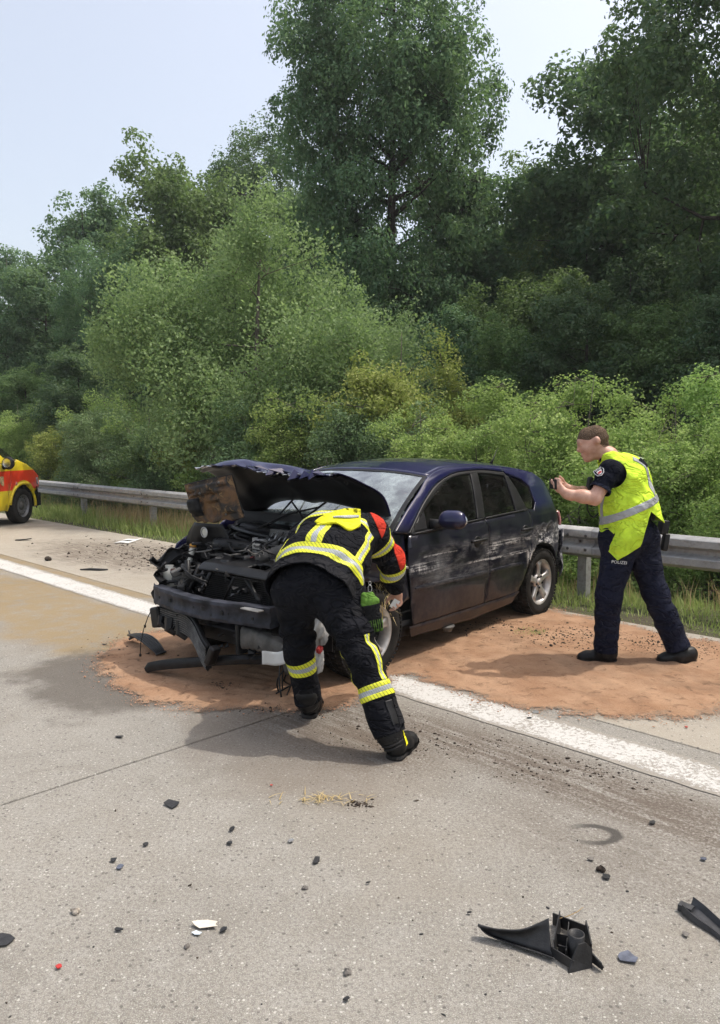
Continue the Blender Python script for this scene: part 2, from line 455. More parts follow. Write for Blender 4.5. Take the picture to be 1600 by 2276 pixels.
g1 = blades('grass', X, h, rng.uniform(.006, .012, len(u)) * np.where(u > 9, 1.6, 1), rng.uniform(.1, .8, len(u)), MAT_GRASS, rng, np.clip(rng.normal(.45, .25, len(u)) + .2 * (u < 6), 0, 1))
tag(g1, 'short green grass growing along the verge under the guardrail', 'grass', kind='stuff')
u, n = scatter(2600, 7.5, 14.5, 6.85, 7.9); a2 = scatter(700, 14, 26, 7.0, 8.0); a3 = scatter(320, 2.2, 6.0, 6.9, 7.8)
u = np.concatenate([u, a2[0], a3[0]]); n = np.concatenate([n, a2[1], a3[1]])
X = np.array([RD(a, b, float(vz(b, a)) - .01) for a, b in zip(u, n)])
h = rng.uniform(.22, .58, len(u)) * np.where(u < 6.5, .7, 1)
g2 = blades('dry_grass', X, h, rng.uniform(.004, .010, len(u)), rng.uniform(.05, .6, len(u)), MAT_DRY, rng, rng.random(len(u)))
tag(g2, 'tall straw coloured dry grass stalks around the guardrail posts', 'grass', kind='stuff')

# ------------------------------------------------------------ guardrail
def galv():
    t = NT('weathered_galvanised_steel'); g = t.obj()
    a = t.noise(t.scale(g, (1, 1, 1)), 6, 5, 0.65); b = t.noise(g, 60, 4, 0.7); s = t.noise(t.scale(g, (.6, 9, 9)), 3, 4, .6)
    c = t.mix(t.ramp(a, .3, .7), (0.27, 0.27, 0.268), (0.38, 0.38, 0.375))
    c = t.mix(t.math('MULTIPLY', t.ramp(s, .46, .70), .6), c, (0.20, 0.185, 0.16))
    c = t.mix(t.math('MULTIPLY', t.ramp(b, .5, .8), .3), c, (0.56, 0.56, 0.55))
    t.base(c); t.p.inputs['Metallic'].default_value = 0.15; t.rough(t.math('MULTIPLY_ADD', b, .2, .52)); t.bump(b, .12, .003)
    return t.m
MAT_GALV = galv()
rail_root = empty('guardrail', RD(8, 7.1, 0), 0, 'galvanised steel guardrail on posts along the verge behind the wrecked car', 'guardrail')
rail_root.location = (0, 0, 0)
RN = 7.08
def rn_at(u): return RN + 0.004 * max(0, u - 9) ** 1.6 * 0.55
# W profile: (offset towards the road, height)
prof = [(-.020, .440), (-.030, .446), (-.078, .470), (-.085, .478), (-.085, .540), (-.078, .548), (-.016, .572), (-.010, .580), (-.010, .612), (-.016, .620), (-.078, .644), (-.085, .652), (-.085, .712), (-.078, .720), (-.030, .744), (-.020, .750)]
PU = [0.94 - 2.92 * 2 + 2.92 * k for k in range(18)]
def dent(u, z):
    return 0.0
for k in range(0, 16, 1):
    u0 = PU[k] - 0.16; u1 = PU[k + 1] + 0.16
    ns = 7; V = []; 
    lap = 0.004 * (k % 2)
    for i in range(ns):
        u = u0 + (u1 - u0) * i / (ns - 1)
        for (o, z) in prof: V.append(RD(u, rn_at(u) + o - lap, z + lap * .5))
    q = len(prof)
    Fq = [(i * q + j, (i + 1) * q + j, (i + 1) * q + j + 1, i * q + j + 1) for i in range(ns - 1) for j in range(q - 1)]
    o = mesh('rail', V, Fq, MAT_GALV, rail_root); auto_smooth(o, 16); solid(o, .003, 1.0)
MAT_BOLT = simple('dull_bolt', (0.09, 0.085, 0.08), .6, .3)
for k in range(17):
    u = PU[k]; nb = rn_at(u) + 0.035
    b = MB()
    P = [(-.05, 0), (.05, 0), (.05, .006), (-.044, .006), (-.044, .094), (.05, .094), (.05, .10), (-.05, .10)]
    c, s_ = -1 / R2, 1 / R2
    fr = Matrix(((-1 / R2, 1 / R2, 0, RD(u, nb)[0]), (1 / R2, 1 / R2, 0, RD(u, nb)[1]), (0, 0, 1, -0.6), (0, 0, 0, 1)))
    b.prism(P, 1.32, fr)
    o = b.build('post', MAT_GALV, rail_root); fix_normals(o)
    sp = MB(); sp.box(RD(u, rn_at(u) + .016, .595), (.06, .05, .11), Matrix.Rotation(math.pi / 4, 3, 'Z')); sp.build('spacer', MAT_GALV, rail_root)
    if 1 <= k <= 9:
        for (du, dz, r) in ((-.10, .662, .016), (.10, .662, .016), (-.10, .520, .016), (.10, .520, .016), (0, .595, .018), (-.5, .595, .014), (.55, .595, .014)):
            dn = -.088 if dz != .595 else -.008
            bb = MB(); cpt = RD(u + du, rn_at(u + du) + dn, dz)
            d = Vector((-1 / R2, -1 / R2, 0))
            bb.tube([Vector(cpt) - d * .006, Vector(cpt) + d * .004, Vector(cpt) + d * .008], [r, r, r * .55], 8)
            bb.build('bolt', MAT_BOLT, rail_root)

# ============================================================ trees and shrubs
def bark(name, a, b):
    t = NT(name); g = t.obj(); nz = t.noise(t.scale(g, (6, 6, 1.2)), 3, 5, .7)
    t.base(t.mix(t.ramp(nz, .35, .65), a, b)); t.rough(.9); t.bump(nz, .8, .03)
    return t.m
MAT_BARK = bark('oak_bark', (0.028, 0.022, 0.017), (0.075, 0.062, 0.05))
MAT_TWIG = bark('grey_twig', (0.07, 0.06, 0.045), (0.16, 0.14, 0.11))
LM_OAK = leafmat('oak_leaf', (0.078, 0.150, 0.082), (0.185, 0.280, 0.142), .38)
LM_DARK = leafmat('dark_leaf', (0.062, 0.125, 0.072), (0.160, 0.245, 0.125), .36)
LM_BIRCH = leafmat('birch_leaf', (0.172, 0.262, 0.105), (0.355, 0.462, 0.212), .44)
LM_MID = leafmat('maple_leaf', (0.090, 0.158, 0.062), (0.205, 0.290, 0.118), .40)
LM_YEL = leafmat('yellowish_leaf', (0.23, 0.27, 0.065), (0.43, 0.46, 0.135), .42)
LM_SHRUB = leafmat('shrub_leaf', (0.215, 0.330, 0.090), (0.470, 0.590, 0.200), .46)
LM_SHRUB2 = leafmat('grey_green_leaf', (0.115, 0.185, 0.092), (0.255, 0.345, 0.170), .38)

def unit(a): return a / np.maximum(np.linalg.norm(a, axis=-1, keepdims=True), 1e-9)
def vnoise(P, f, seed):
    r = np.random.default_rng(seed); s = np.zeros(len(P))
    for k in range(5):
        d = r.normal(size=3); d /= np.linalg.norm(d)
        s += np.sin(P @ d * f * (1 + .37 * k) + r.uniform(0, 6.28) + 1.1 * np.sin(P @ r.normal(size=3) * f * .5))
    return s / 5
class Tree:
    def __init__(s, seed): s.rng = np.random.default_rng(seed); s.seed = seed
    def crown(s, lobes, ncl, npl, cr, size, mat, droop=0.0, aspect=.6, gate=-.25, gf=1.4, shell=.30, upw=.35, nsub=7, subr=.46, flat=.78):
        """leaf clumps on the ends of branches: every lobe carries smaller lobes, these carry clumps, these carry leaves"""
        rng = s.rng; L0 = np.array(lobes, float); L = [tuple(q) for q in L0]
        for q in L0:
            for k in range(nsub):
                d = rng.normal(size=3); d[2] = d[2] * .8 + .15; d /= np.linalg.norm(d)
                r = subr * rng.uniform(.7, 1.25); L.append((*(q[:3] + d * q[3:6] * rng.uniform(.72, 1.02)), *(q[3:6] * r)))
        L = np.array(L)
        wt = (L[:, 3] * L[:, 4] * L[:, 5]) ** .67; wt[:len(L0)] *= .45; wt /= wt.sum()
        C = []; out = []
        while len(C) < ncl:
            k = rng.choice(len(L), p=wt); d = rng.normal(size=3); d /= np.linalg.norm(d)
            p = L[k, :3] + d * rng.random() ** shell * L[k, 3:6]
            if vnoise(p[None], gf, s.seed)[0] < gate: continue
            C.append(p); out.append(d)
        C = np.array(C); out = np.array(out); s.C = C; s.L = L0
        csz = rng.uniform(.55, 1.35, ncl); ct = np.clip(rng.normal(.45, .22, ncl), 0, 1)
        N = ncl * npl; ci = np.repeat(np.arange(ncl), npl)
        d = rng.normal(size=(N, 3)); d[:, 2] += .25; d = unit(d + out[ci] * .35)
        ax = unit(rng.normal(size=(ncl, 3)) + out * .8 + [0, 0, .3])[ci]                 # each clump is drawn out along its twig
        off = d * (cr * csz[ci] * (.35 + .65 * rng.random(N) ** .6))[:, None] * [1, 1, flat]
        off = off + ax * (np.sum(off * ax, 1) * .55)[:, None]
        P = C[ci] + off
        if droop: P[:, 2] -= droop * np.abs(rng.normal(size=N)) * cr * csz[ci]
        nrm = unit(d * .85 + np.array([0, 0, upw]) + rng.normal(size=(N, 3)) * .45)
        t = unit(np.cross(nrm, rng.normal(size=(N, 3)))); b = np.cross(nrm, t)
        if droop: t = unit(t + np.array([0, 0, -.9])); b = unit(np.cross(nrm, t))
        sz = size * rng.uniform(.6, 1.3, N)[:, None]
        v = np.stack([P - t * sz * .5, P + b * sz * aspect * .5 + nrm * sz * .10, P + t * sz * .5 - nrm * sz * .12, P - b * sz * aspect * .5 + nrm * sz * .10], 1).reshape(-1, 3)
        o = np.arange(N)[:, None] * 4
        f = np.concatenate([o + [[0, 1, 2]], o + [[0, 2, 3]]])
        tint = np.clip(ct[ci] + rng.normal(0, .15, N), 0, 1)
        s.mesh = mesh_np('crown', v, f, mat, None, False, {'tint': np.repeat(tint, 4)})
        return s
    def wood(s, r0, mat, nlimb=14, ntwig=60, fork=.35, lean=(0, 0)):
        rng = s.rng; b = MB(); top = s.L[:, 2].max(); zf = s.L[:, 2].min()
        zt = top + .3
        pts = []; nseg = 9
        for i in range(nseg + 1):
            k = i / nseg; pts.append((lean[0] * k + .10 * math.sin(3 * k + s.seed), lean[1] * k + .10 * math.cos(2.3 * k + s.seed), -0.5 + (zt + .5) * k))
        rad = [r0 * (1 - .93 * (i / nseg) ** .8) for i in range(nseg + 1)]; rad[0] *= 1.35
        b.tube(pts, rad, 9)
        P = np.array(pts)
        ends = []
        for j in range(nlimb):
            tgt = s.C[rng.integers(len(s.C))]
            zz = np.clip(tgt[2] - rng.uniform(.15, .55) * np.linalg.norm(tgt[:2]) - .2, zt * .12, zt * .92)
            k = (zz + .5) / (zt + .5); a = np.array([np.interp(k, np.linspace(0, 1, nseg + 1), P[:, c]) for c in range(3)])
            ra = r0 * (1 - .93 * k ** .8) * .55
            m1 = a + (tgt - a) * .35 + [0, 0, -.05 * np.linalg.norm(tgt - a)] + rng.normal(size=3) * .12
            m2 = a + (tgt - a) * .7 + rng.normal(size=3) * .15
            b.tube([a, m1, m2, tgt], [ra, ra * .7, ra * .42, ra * .12], 6)
            ends += [(m1, ra * .5), (m2, ra * .35), (tgt, ra * .2)]
        E0 = np.array([e[0] for e in ends])
        for j in range(ntwig):
            tgt = s.C[rng.integers(len(s.C))]
            i = np.argmin(np.linalg.norm(E0 - tgt, axis=1)); a = E0[i]; ra = max(min(ends[i][1], .035), .008)
            md = (a + tgt) / 2 + rng.normal(size=3) * .1
            b.tube([a, md, tgt], [ra, ra * .6, ra * .2], 4, False)
        s.trunk = b.build('trunk', mat, None, True)
        return s
def place_tree(name, tr, loc, rz, sc, label, cat, group=None, first=[set()]):
    r = empty(name, loc, rz, label, cat, group); r.scale = sc if isinstance(sc, (tuple, list)) else (sc, sc, sc)
    for src in (tr.trunk, tr.mesh):
        if src.name in first[0] or src.parent is not None: c = src.copy(); COL.objects.link(c)
        else: c = src
        c.parent = r
    return r
def PX(px, Y): return (px - 800) / 1680.0 * Y
def gz(X, Y):
    u = (-X + Y) / R2; n = (X + Y) / R2
    return float(vz(n, u))

# --- broad oak, tall crown
oakA = Tree(5).crown([(0, 0, 11.2, 2.6, 2.6, 2.9), (-1.5, 0, 9.4, 1.9, 2.2, 2.2), (1.9, .2, 9.6, 1.7, 2.0, 2.2), (0, 0, 7.6, 2.9, 2.6, 2.2), (-2.2, .3, 11.9, 1.3, 1.5, 1.5), (2.3, -.2, 11.0, 1.2, 1.4, 1.6), (.4, 0, 13.7, 1.6, 1.6, 1.7), (-1.0, 0, 5.0, 2.5, 2.3, 1.8), (1.6, 0, 5.4, 2.2, 2.2, 1.7), (-1.6, .4, 13.3, 1.1, 1.2, 1.2)],
     1250, 96, .44, .120, LM_OAK).wood(.34, MAT_BARK, 26, 170)
oakB = Tree(8).crown([(0, 0, 9.8, 3.2, 2.8, 2.6), (-2.6, 0, 8.6, 1.9, 2.0, 1.5), (2.4, 0, 9.5, 2.0, 2.2, 2.2), (-1.2, 0, 11.8, 2.0, 2.0, 1.4), (-.8, 0, 6.4, 2.4, 2.2, 1.6), (1.8, .3, 6.0, 2.2, 2.2, 1.6), (-3.4, .2, 9.4, 1.2, 1.2, .8), (.6, 0, 4.2, 2.6, 2.3, 1.4)],
     1000, 100, .42, .105, LM_DARK, gf=1.6, gate=-.1).wood(.30, MAT_BARK, 26, 190)
forest = Tree(21).crown([(0, 0, 9.6, 2.2, 2.2, 2.0), (-1.4, 0, 7.8, 1.8, 1.9, 1.7), (1.5, .3, 7.6, 1.8, 1.9, 1.8), (0, 0, 5.6, 2.4, 2.2, 1.7), (.3, 0, 11.4, 1.3, 1.3, 1.2), (-1.0, .2, 3.4, 2.0, 2.0, 1.5), (1.3, -.2, 3.2, 1.9, 2.0, 1.5)],
     900, 66, .48, .155, LM_DARK).wood(.24, MAT_BARK, 20, 110)
maple = Tree(33).crown([(0, 0, 8.9, 2.4, 2.3, 2.1), (-1.5, 0, 7.0, 1.9, 1.9, 1.7), (1.6, .3, 7.4, 1.7, 1.9, 1.8), (0, 0, 5.0, 2.3, 2.2, 1.7), (-.3, 0, 10.4, 1.9, 1.8, 1.5), (1.0, 0, 9.9, 1.5, 1.5, 1.3)],
     900, 66, .46, .145, LM_MID).wood(.22, MAT_BARK, 18, 110)
birch = Tree(41).crown([(0, 0, 5.2, 1.5, 1.5, 1.5), (-.9, 0, 4.3, 1.5, 1.4, 1.4), (1.1, 0, 4.2, 1.5, 1.4, 1.4), (-1.5, 0, 3.7, 1.1, 1.2, 1.2), (2.0, 0, 3.1, 1.1, 1.2, 1.3), (.3, 0, 2.9, 1.8, 1.6, 1.4), (.2, 0, 6.3, .8, .8, .9), (-.5, -.2, 2.0, 1.3, 1.3, 1.0), (1.4, -.2, 1.9, 1.5, 1.4, 1.0)],
     1300, 96, .29, .064, LM_BIRCH, droop=.8, aspect=.62, flat=1.1, gf=1.5, gate=-.15, upw=.3).wood(.12, MAT_TWIG, 24, 150)
def shrub_variant(seed, mat, h=2.9, w=1.25, leaf=.050):
    rr = random.Random(seed); L = []
    for k in range(11):
        z = rr.uniform(.35, h * .80); q = w * (1 - .45 * z / h)
        L.append((rr.uniform(-q, q) * .75, rr.uniform(-q, q) * .55, z, rr.uniform(.35, .62), rr.uniform(.35, .6), rr.uniform(.35, .60)))
    for k in range(6):
        a = rr.uniform(0, 6.28); L.append((math.cos(a) * w * .6, math.sin(a) * w * .4, h * rr.uniform(.8, 1.0), .16, .16, .32))
    return Tree(seed).crown(L, 520, 60, .19, leaf, mat, gf=3.0, gate=-.3, nsub=4, subr=.5, upw=.4).wood(.045, MAT_TWIG, 22, 110)
shA = shrub_variant(101, LM_SHRUB); shB = shrub_variant(102, LM_SHRUB); shC = shrub_variant(103, LM_SHRUB2, 2.8, 1.3); shD = shrub_variant(104, LM_YEL, 2.9, 1.2)

place_tree('oak_tree', oakA, (PX(868, 21.5), 21.5, -.5), .3, (.84, .95, 1.07), 'tallest oak with a narrow towering crown, above the roof of the wrecked car', 'tree')
place_tree('oak_tree', oakB, (PX(1775, 16.5), 16.5, -.5), .2, (1.08, 1.08, 1.15), 'dark spreading oak reaching over the top corner above the police officer', 'tree')
place_tree('birch_tree', birch, (PX(585, 15.5), 15.5, -.55), 0, (1.22, 1.1, .97), 'pale green drooping birch in front of the dark wood', 'tree')
T = [
 (maple, 395, 29, 1.5, 1.06, 'rounded mid green tree rising directly behind the birch', 'maple_tree'),
 (oakB, 560, 33, 2.0, 1.10, 'tree whose top shows between the birch and the tallest oak', 'oak_tree'),
 (maple, 1235, 27, .4, .99, 'lighter tree filling the gap beside the tallest oak', 'maple_tree'),
 (forest, 1400, 22, 2.2, 1.08, 'dark tree standing behind the police officer, under the spreading oak', 'forest_tree'),
 (forest, 205, 33, .9, 1.03, 'dark tree on the slope of the treeline, second from the frame edge over the ambulance', 'forest_tree'),
 (forest, 30, 38, 2.9, .95, 'farthest dark tree at the low end of the treeline above the ambulance', 'forest_tree'),
 (forest, 1040, 24, 4.0, .85, 'dark tree under the crown of the tallest oak, above the rear of the car', 'forest_tree'),
 (forest, 700, 25, 5.2, .80, 'dark tree showing over the crown of the birch, above the car hood', 'forest_tree'),
 (oakB, 300, 27, 4.4, .70, 'low dark tree between the hedge and the maple behind the birch', 'oak_tree'),
 (forest, 110, 29, 3.4, .72, 'low dark tree straight above the ambulance and hedge', 'forest_tree'),
 (forest, 1500, 26, 1.1, 1.12, 'dark tree seen through the branches of the spreading oak', 'forest_tree'),
 (forest, 1150, 31, 1.1, .95, 'dark tree in the depth of the wood behind the lighter tree', 'forest_tree'),
]
for (tr, px, Y, rz, sc, lab, nm) in T:
    place_tree(nm, tr, (PX(px, Y), Y, -.55), rz, sc, lab, 'tree')
ORD = ['first', 'second', 'third', 'fourth', 'fifth', 'sixth', 'seventh', 'eighth', 'ninth', 'tenth', 'eleventh', 'twelfth'] + ['%s' % w for w in 'thirteenth fourteenth fifteenth sixteenth seventeenth eighteenth nineteenth twentieth'.split()] + ['twenty-' + w for w in 'first second third fourth fifth sixth seventh eighth ninth'.split()] + ['thirtieth'] + ['thirty-' + w for w in 'first second third fourth fifth sixth seventh eighth ninth'.split()] + ['fortieth'] + ['forty-' + w for w in 'first second third fourth fifth'.split()]
# the depth of the wood: more of the same trees farther back
rt = random.Random(5)
for i in range(11):
    px = -60 + i * 165 + rt.uniform(-40, 40); Y = rt.uniform(36, 46) if px < 700 else rt.uniform(34, 42)
    sc = rt.uniform(.62, .74) if px < 500 else rt.uniform(.85, 1.0)
    place_tree('forest_tree', (forest, maple, forest)[i % 3], (PX(px, Y), Y, -.5), rt.uniform(0, 6), sc, 'tree in the back row of the wood, %s from the ambulance side' % ORD[i], 'tree', 'back row of the wood')
# undergrowth trees closing the view below the crowns
for i, (px, Y, s_) in enumerate([(980, 17.5, .42), (1130, 16.5, .40), (1290, 15.8, .44), (1450, 15.5, .42), (1570, 14.5, .40), (1640, 19, .55), (840, 19, .46), (60, 24, .38), (180, 22.5, .40), (1210, 19.5, .55), (1390, 19, .55), (1060, 20, .5)]):
    place_tree('young_tree', (forest, maple)[i % 2], (PX(px, Y), Y, -.6), i * 1.3, (s_ * 1.1, s_ * 1.1, s_), ('%s young leafy tree shaded behind the hedge, in the order from car to police officer' % ORD[i] if i < 7 else '%s young tree in the shade farther behind the hedge' % ORD[i - 7]), 'tree', 'young trees behind the hedge')
# the wood goes on beyond the right edge of the frame (seen in the car windows)
for i, (x, y, tr, sc_) in enumerate([(10.2, 9.2, forest, .95), (11.6, 6.6, maple, 1.0), (13.0, 10.0, oakB, .9), (13.2, 4.2, forest, 1.0), (15.2, 7.4, maple, 1.05), (16.0, 2.0, forest, 1.0), (12.2, 13.0, forest, .9)]):
    place_tree('forest_tree', tr, (x, y, -.5), i * 1.7, sc_, '%s tree of the wood outside the right frame edge, seen only in the car windows' % ORD[i], 'tree', 'wood beyond the frame')
place_tree('yellow_green_tree', shD, (PX(900, 13.2), 13.2, -.5), .8, (1.25, 1.25, 1.28), 'small loose yellow green tree behind the roof of the car', 'tree')

# --- hedge of shrubs behind the guardrail
rs = random.Random(9)
SH = []
k = 0
u = -4.5
while u < 33:
    n = 8.75 + rs.uniform(-.15, .35) + .006 * u
    right = u < 7.5
    v = (shA, shB)[k % 2] if right else (shC, shC, shB, shC, shC, shB, shD)[k % 7]
    SH.append((v, u, n, rs.uniform(0, 6.28), rs.uniform(.74, 1.0) * (.90 if right else .98)))
    u += rs.uniform(.75, 1.05); k += 1
u = 1.2
while u < 36:
    n = 10.3 + rs.uniform(-.25, .4)
    right = u < 8.5
    v = (shB, shA, shA)[k % 3] if right else (shC, shA, shC, shB, shD)[k % 5]
    SH.append((v, u, n, rs.uniform(0, 6.28), rs.uniform(.80, 1.06) if right else rs.uniform(1.02, 1.24)))
    u += rs.uniform(.95, 1.3); k += 1
cnt = dict(front=0, back=0)
for (v, u, n, rz, s_) in SH:
    X, Y, _ = RD(u, n)
    row = 'front' if n < 9.6 else 'back'; cnt[row] += 1
    look = 'yellowish' if v is shD else 'grey green' if v is shC else 'bright green' if u < 8 else 'plain green'
    lab, grp = '%s shrub in the %s hedge row, %s from the officer side' % (look, row, ORD[cnt[row] - 1]), 'hedge shrubs behind the guardrail'
    place_tree('hedge_shrub', v, (X, Y, gz(X, Y) - .05), rz, (s_ * 1.05, s_ * 1.05, s_), lab, 'shrub', grp)

# ============================================================ the wrecked car
CAR = empty('wrecked_car', (1.035, 7.468, 0.0), -2.2678, 'dark blue hatchback wreck with crumpled raised hood and scraped doors', 'car')
def clampf(x, a=0.0, b=1.0): return max(a, min(b, x))
def yW(x, z):
    w = float(np.interp(z, [.15, .3, .5, .7, .85, .95, 1.05, 1.2, 1.32, 1.40, 1.46], [.80, .845, .868, .877, .866, .842, .80, .73, .665, .61, .53]))
    if x < .5: w -= .05 * (.5 - x) ** 2 + .9 * max(0, -.25 - x) ** 2
    if x > 2.2: w -= .06 * (x - 2.2) ** 2
    return w
def hsh(a, b, c=0.0): return math.sin(a * 12.9898 + b * 78.233 + c * 37.7)
def dents(x, z):
    """soft buckles left by the side impact, hollows deepest on the rear quarter"""
    d = .006 * math.sin(5.1 * x + 9 * z) * math.sin(7.3 * z + 1.1) + .004 * math.sin(13 * x - 6 * z)
    q = math.exp(-((x + .12) / .26) ** 2 - ((z - .74) / .10) ** 2)
    d -= .045 * q * (1 + .5 * math.sin(31 * x + 17 * z)) 
    d -= .018 * math.exp(-((x - 1.0) / .07) ** 2 - ((z - .72) / .16) ** 2)
    d -= .026 * math.exp(-((x - 1.75) / .30) ** 2 - ((z - .745) / .045) ** 2) + .016 * math.exp(-((x - 1.45) / .22) ** 2 - ((z - .64) / .06) ** 2) + .014 * math.exp(-((x - .62) / .25) ** 2 - ((z - .70) / .05) ** 2)
    d += .010 * math.exp(-((x - 1.9) / .12) ** 2 - ((z - .87) / .05) ** 2) * math.sin(20 * x)
    if z > .98: d *= .15
    return d
def car_paint():
    t = NT('dusty_blue_paint'); g = t.obj()
    s = t.n('SeparateXYZ'); t.t.links.new(g, s.inputs[0]); x, y, z = s.outputs
    big = t.noise(g, 3.0, 5, .65); mid = t.noise(g, 16, 5, .65); fine = t.noise(g, 120, 3, .7)
    smear = t.noise(t.scale(g, (1.6, 1.6, 4.0)), 2.6, 6, .72, .2)
    hair = t.noise(t.scale(g, (1.0, 1.0, 34.0)), 2.4, 4, .75, .3)
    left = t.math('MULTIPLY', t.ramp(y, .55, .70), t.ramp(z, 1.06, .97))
    band = t.math('MULTIPLY', t.ramp(z, .46, .60), t.ramp(z, .90, .78))
    rear = t.math('MULTIPLY', t.ramp(x, 2.16, 1.9), left)
    low = t.ramp(z, .62, .24)
    # grey dust rubbed along the flank, road dirt towards the sill
    dust = t.math('MULTIPLY', t.math('MULTIPLY', band, rear), t.math('MULTIPLY', t.ramp(smear, .40, .66), t.math('MULTIPLY_ADD', t.ramp(hair, .40, .60), .55, .45)))
    dust = t.math('ADD', dust, t.math('MULTIPLY', t.math('MULTIPLY', low, left), t.math('MULTIPLY', t.ramp(mid, .3, .7), .45)))
    film = t.math('MULTIPLY', t.ramp(big, .35, .75), .10)
    specks = t.math('MULTIPLY', t.ramp(fine, .66, .74), .5)
    dust = t.math('ADD', t.math('ADD', dust, film), t.math('MULTIPLY', specks, .35), clamp=True)
    # white scrapes to the primer
    def line(zc, w, x0, x1):
        a = t.math('ABSOLUTE', t.math('SUBTRACT', t.math('ADD', z, t.math('MULTIPLY', t.math('SUBTRACT', mid, .5), .03)), zc))
        return t.math('MULTIPLY', t.ramp(a, w, w * .3), t.math('MULTIPLY', t.ramp(x, x0, x0 + .1), t.ramp(x, x1, x1 - .1)))
    sc = t.math('MAXIMUM', line(.765, .030, .20, 1.06), t.math('MAXIMUM', line(.655, .016, .25, 1.35), line(.72, .05, .84, 1.08)))
    sc = t.math('MAXIMUM', sc, t.math('MAXIMUM', line(.775, .009, 1.45, 1.95), line(.70, .050, 1.70, 2.14)))
    sc = t.math('MULTIPLY', sc, t.ramp(t.math('ADD', t.math('MULTIPLY', hair, .6), t.math('MULTIPLY', mid, .5)), .50, .66))
    qd = t.math('MULTIPLY', t.math('MULTIPLY', t.ramp(x, .26, .10), t.ramp(x, -.62, -.35)), t.math('MULTIPLY', t.ramp(z, .60, .68), t.ramp(z, .88, .78)))
    qd = t.math('MULTIPLY', qd, t.ramp(t.noise(t.scale(g, (2, 2, 3)), 9, 6, .8, .4), .50, .62))
    arch = t.math('MULTIPLY', t.math('MULTIPLY', t.ramp(x, .36, .30), t.ramp(x, .12, .22)), t.math('MULTIPLY', t.ramp(z, .48, .56), t.ramp(z, .70, .62)))
    sc = t.math('MULTIPLY', t.math('MAXIMUM', sc, t.math('MAXIMUM', qd, t.math('MULTIPLY', arch, t.ramp(mid, .4, .6)))), left)
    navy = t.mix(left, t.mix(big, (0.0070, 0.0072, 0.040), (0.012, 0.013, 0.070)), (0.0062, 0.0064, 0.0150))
    dcol = t.mix(mid, (0.062, 0.061, 0.063), (0.20, 0.197, 0.194))
    dcol = t.mix(low, dcol, (0.10, 0.07, 0.05))
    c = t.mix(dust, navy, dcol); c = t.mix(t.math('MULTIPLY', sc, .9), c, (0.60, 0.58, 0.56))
    t.base(c); t.set(t.p.inputs['Specular IOR Level'], .12)
    wear = t.math('ADD', t.math('MULTIPLY', dust, .85), sc, clamp=True)
    t.rough(t.math('MULTIPLY_ADD', wear, .45, .34))
    cw = t.math('SUBTRACT', t.math('SUBTRACT', .85, t.math('MULTIPLY', left, .25)), t.math('MULTIPLY', wear, 1.1), clamp=True)
    t.set(t.p.inputs['Coat Weight'], cw); t.p.inputs['Coat Roughness'].default_value = .06
    t.bump(t.math('ADD', t.math('MULTIPLY', sc, .6), t.math('MULTIPLY', t.noise(g, 5, 3, .5), .8)), .18, .02)
    return t.m
MAT_PAINT = car_paint()
MAT_TRIM = simple('black_plastic_trim', (0.010, 0.010, 0.011), .5, 0, .3, 20, spec=.3)
MAT_RUBBER = simple('tyre_rubber', (0.020, 0.0185, 0.017), .85, 0, .45, 9, .4, 80, spec=.2)
MAT_DARK = simple('sooty_engine_metal', (0.016, 0.0155, 0.0155), .6, .2, .6, 10, .5, 40, spec=.25)
MAT_BLACK = simple('black_moulded_plastic', (0.0105, 0.0105, 0.0112), .45, 0, .5, 12, .2, 60, spec=.3)
MAT_GREYP = simple('dusty_grey_plastic', (0.085, 0.082, 0.076), .65, 0, .4, 12, .4, 50)
MAT_ALLOY = simple('cast_aluminium', (0.42, 0.42, 0.42), .42, .7, .3, 16, .3, 70)
MAT_WHEEL = simple('dusty_alloy_wheel', (0.46, 0.44, 0.42), .40, .55, .22, 12)
MAT_CHROME = simple('bright_steel', (0.60, 0.60, 0.60), .25, 1.0, .15, 10)
MAT_RED = simple('red_plastic', (0.45, 0.03, 0.025), .4)
MAT_WHITEP = simple('milky_plastic', (0.58, 0.57, 0.50), .45, 0, .15, 9)
MAT_ORANGE = simple('orange_cap', (0.60, 0.28, 0.03), .45)
MAT_BEAM = simple('scorched_blue_steel', (0.030, 0.032, 0.042), .55, .1, .65, 9, .6, 34, spec=.3)
def glassmat(name, tint, dustc, dust, rough=.02, refl=1.0):
    t = NT(name); t.t.nodes.remove(t.p)
    g = t.obj(); nz = t.noise(g, 5, 5, .7); f2 = t.noise(g, 90, 3, .7)
    tr = t.n('BsdfTransparent'); t.set(tr.inputs[0], tint)
    gl = t.n('BsdfGlossy'); t.set(gl.inputs['Color'], (1, 1, 1)); gl.inputs['Roughness'].default_value = rough
    fr = t.n('Fresnel'); fr.inputs[0].default_value = 1.52
    m1 = t.n('MixShader'); t.set(m1.inputs[0], t.math('MULTIPLY_ADD', fr.outputs[0], refl, 0.02, clamp=True)); t.t.links.new(tr.outputs[0], m1.inputs[1]); t.t.links.new(gl.outputs[0], m1.inputs[2])
    df = t.n('BsdfDiffuse'); t.set(df.inputs[0], dustc)
    m2 = t.n('MixShader'); t.set(m2.inputs[0], t.math('ADD', t.math('MULTIPLY', t.ramp(nz, .3, .8), dust), t.math('MULTIPLY', t.ramp(f2, .62, .8), dust * 1.5)))
    t.t.links.new(m1.outputs[0], m2.inputs[1]); t.t.links.new(df.outputs[0], m2.inputs[2]); t.t.links.new(m2.outputs[0], t.out.inputs[0])
    return t.m
MAT_SIDEGLASS = glassmat('tinted_side_glass', (0.25, 0.27, 0.26), (.3, .28, .25), .05)
MAT_SCREEN = glassmat('dusty_windscreen', (0.62, 0.70, 0.66), (.62, .72, .72), .46, .03, 2.6)

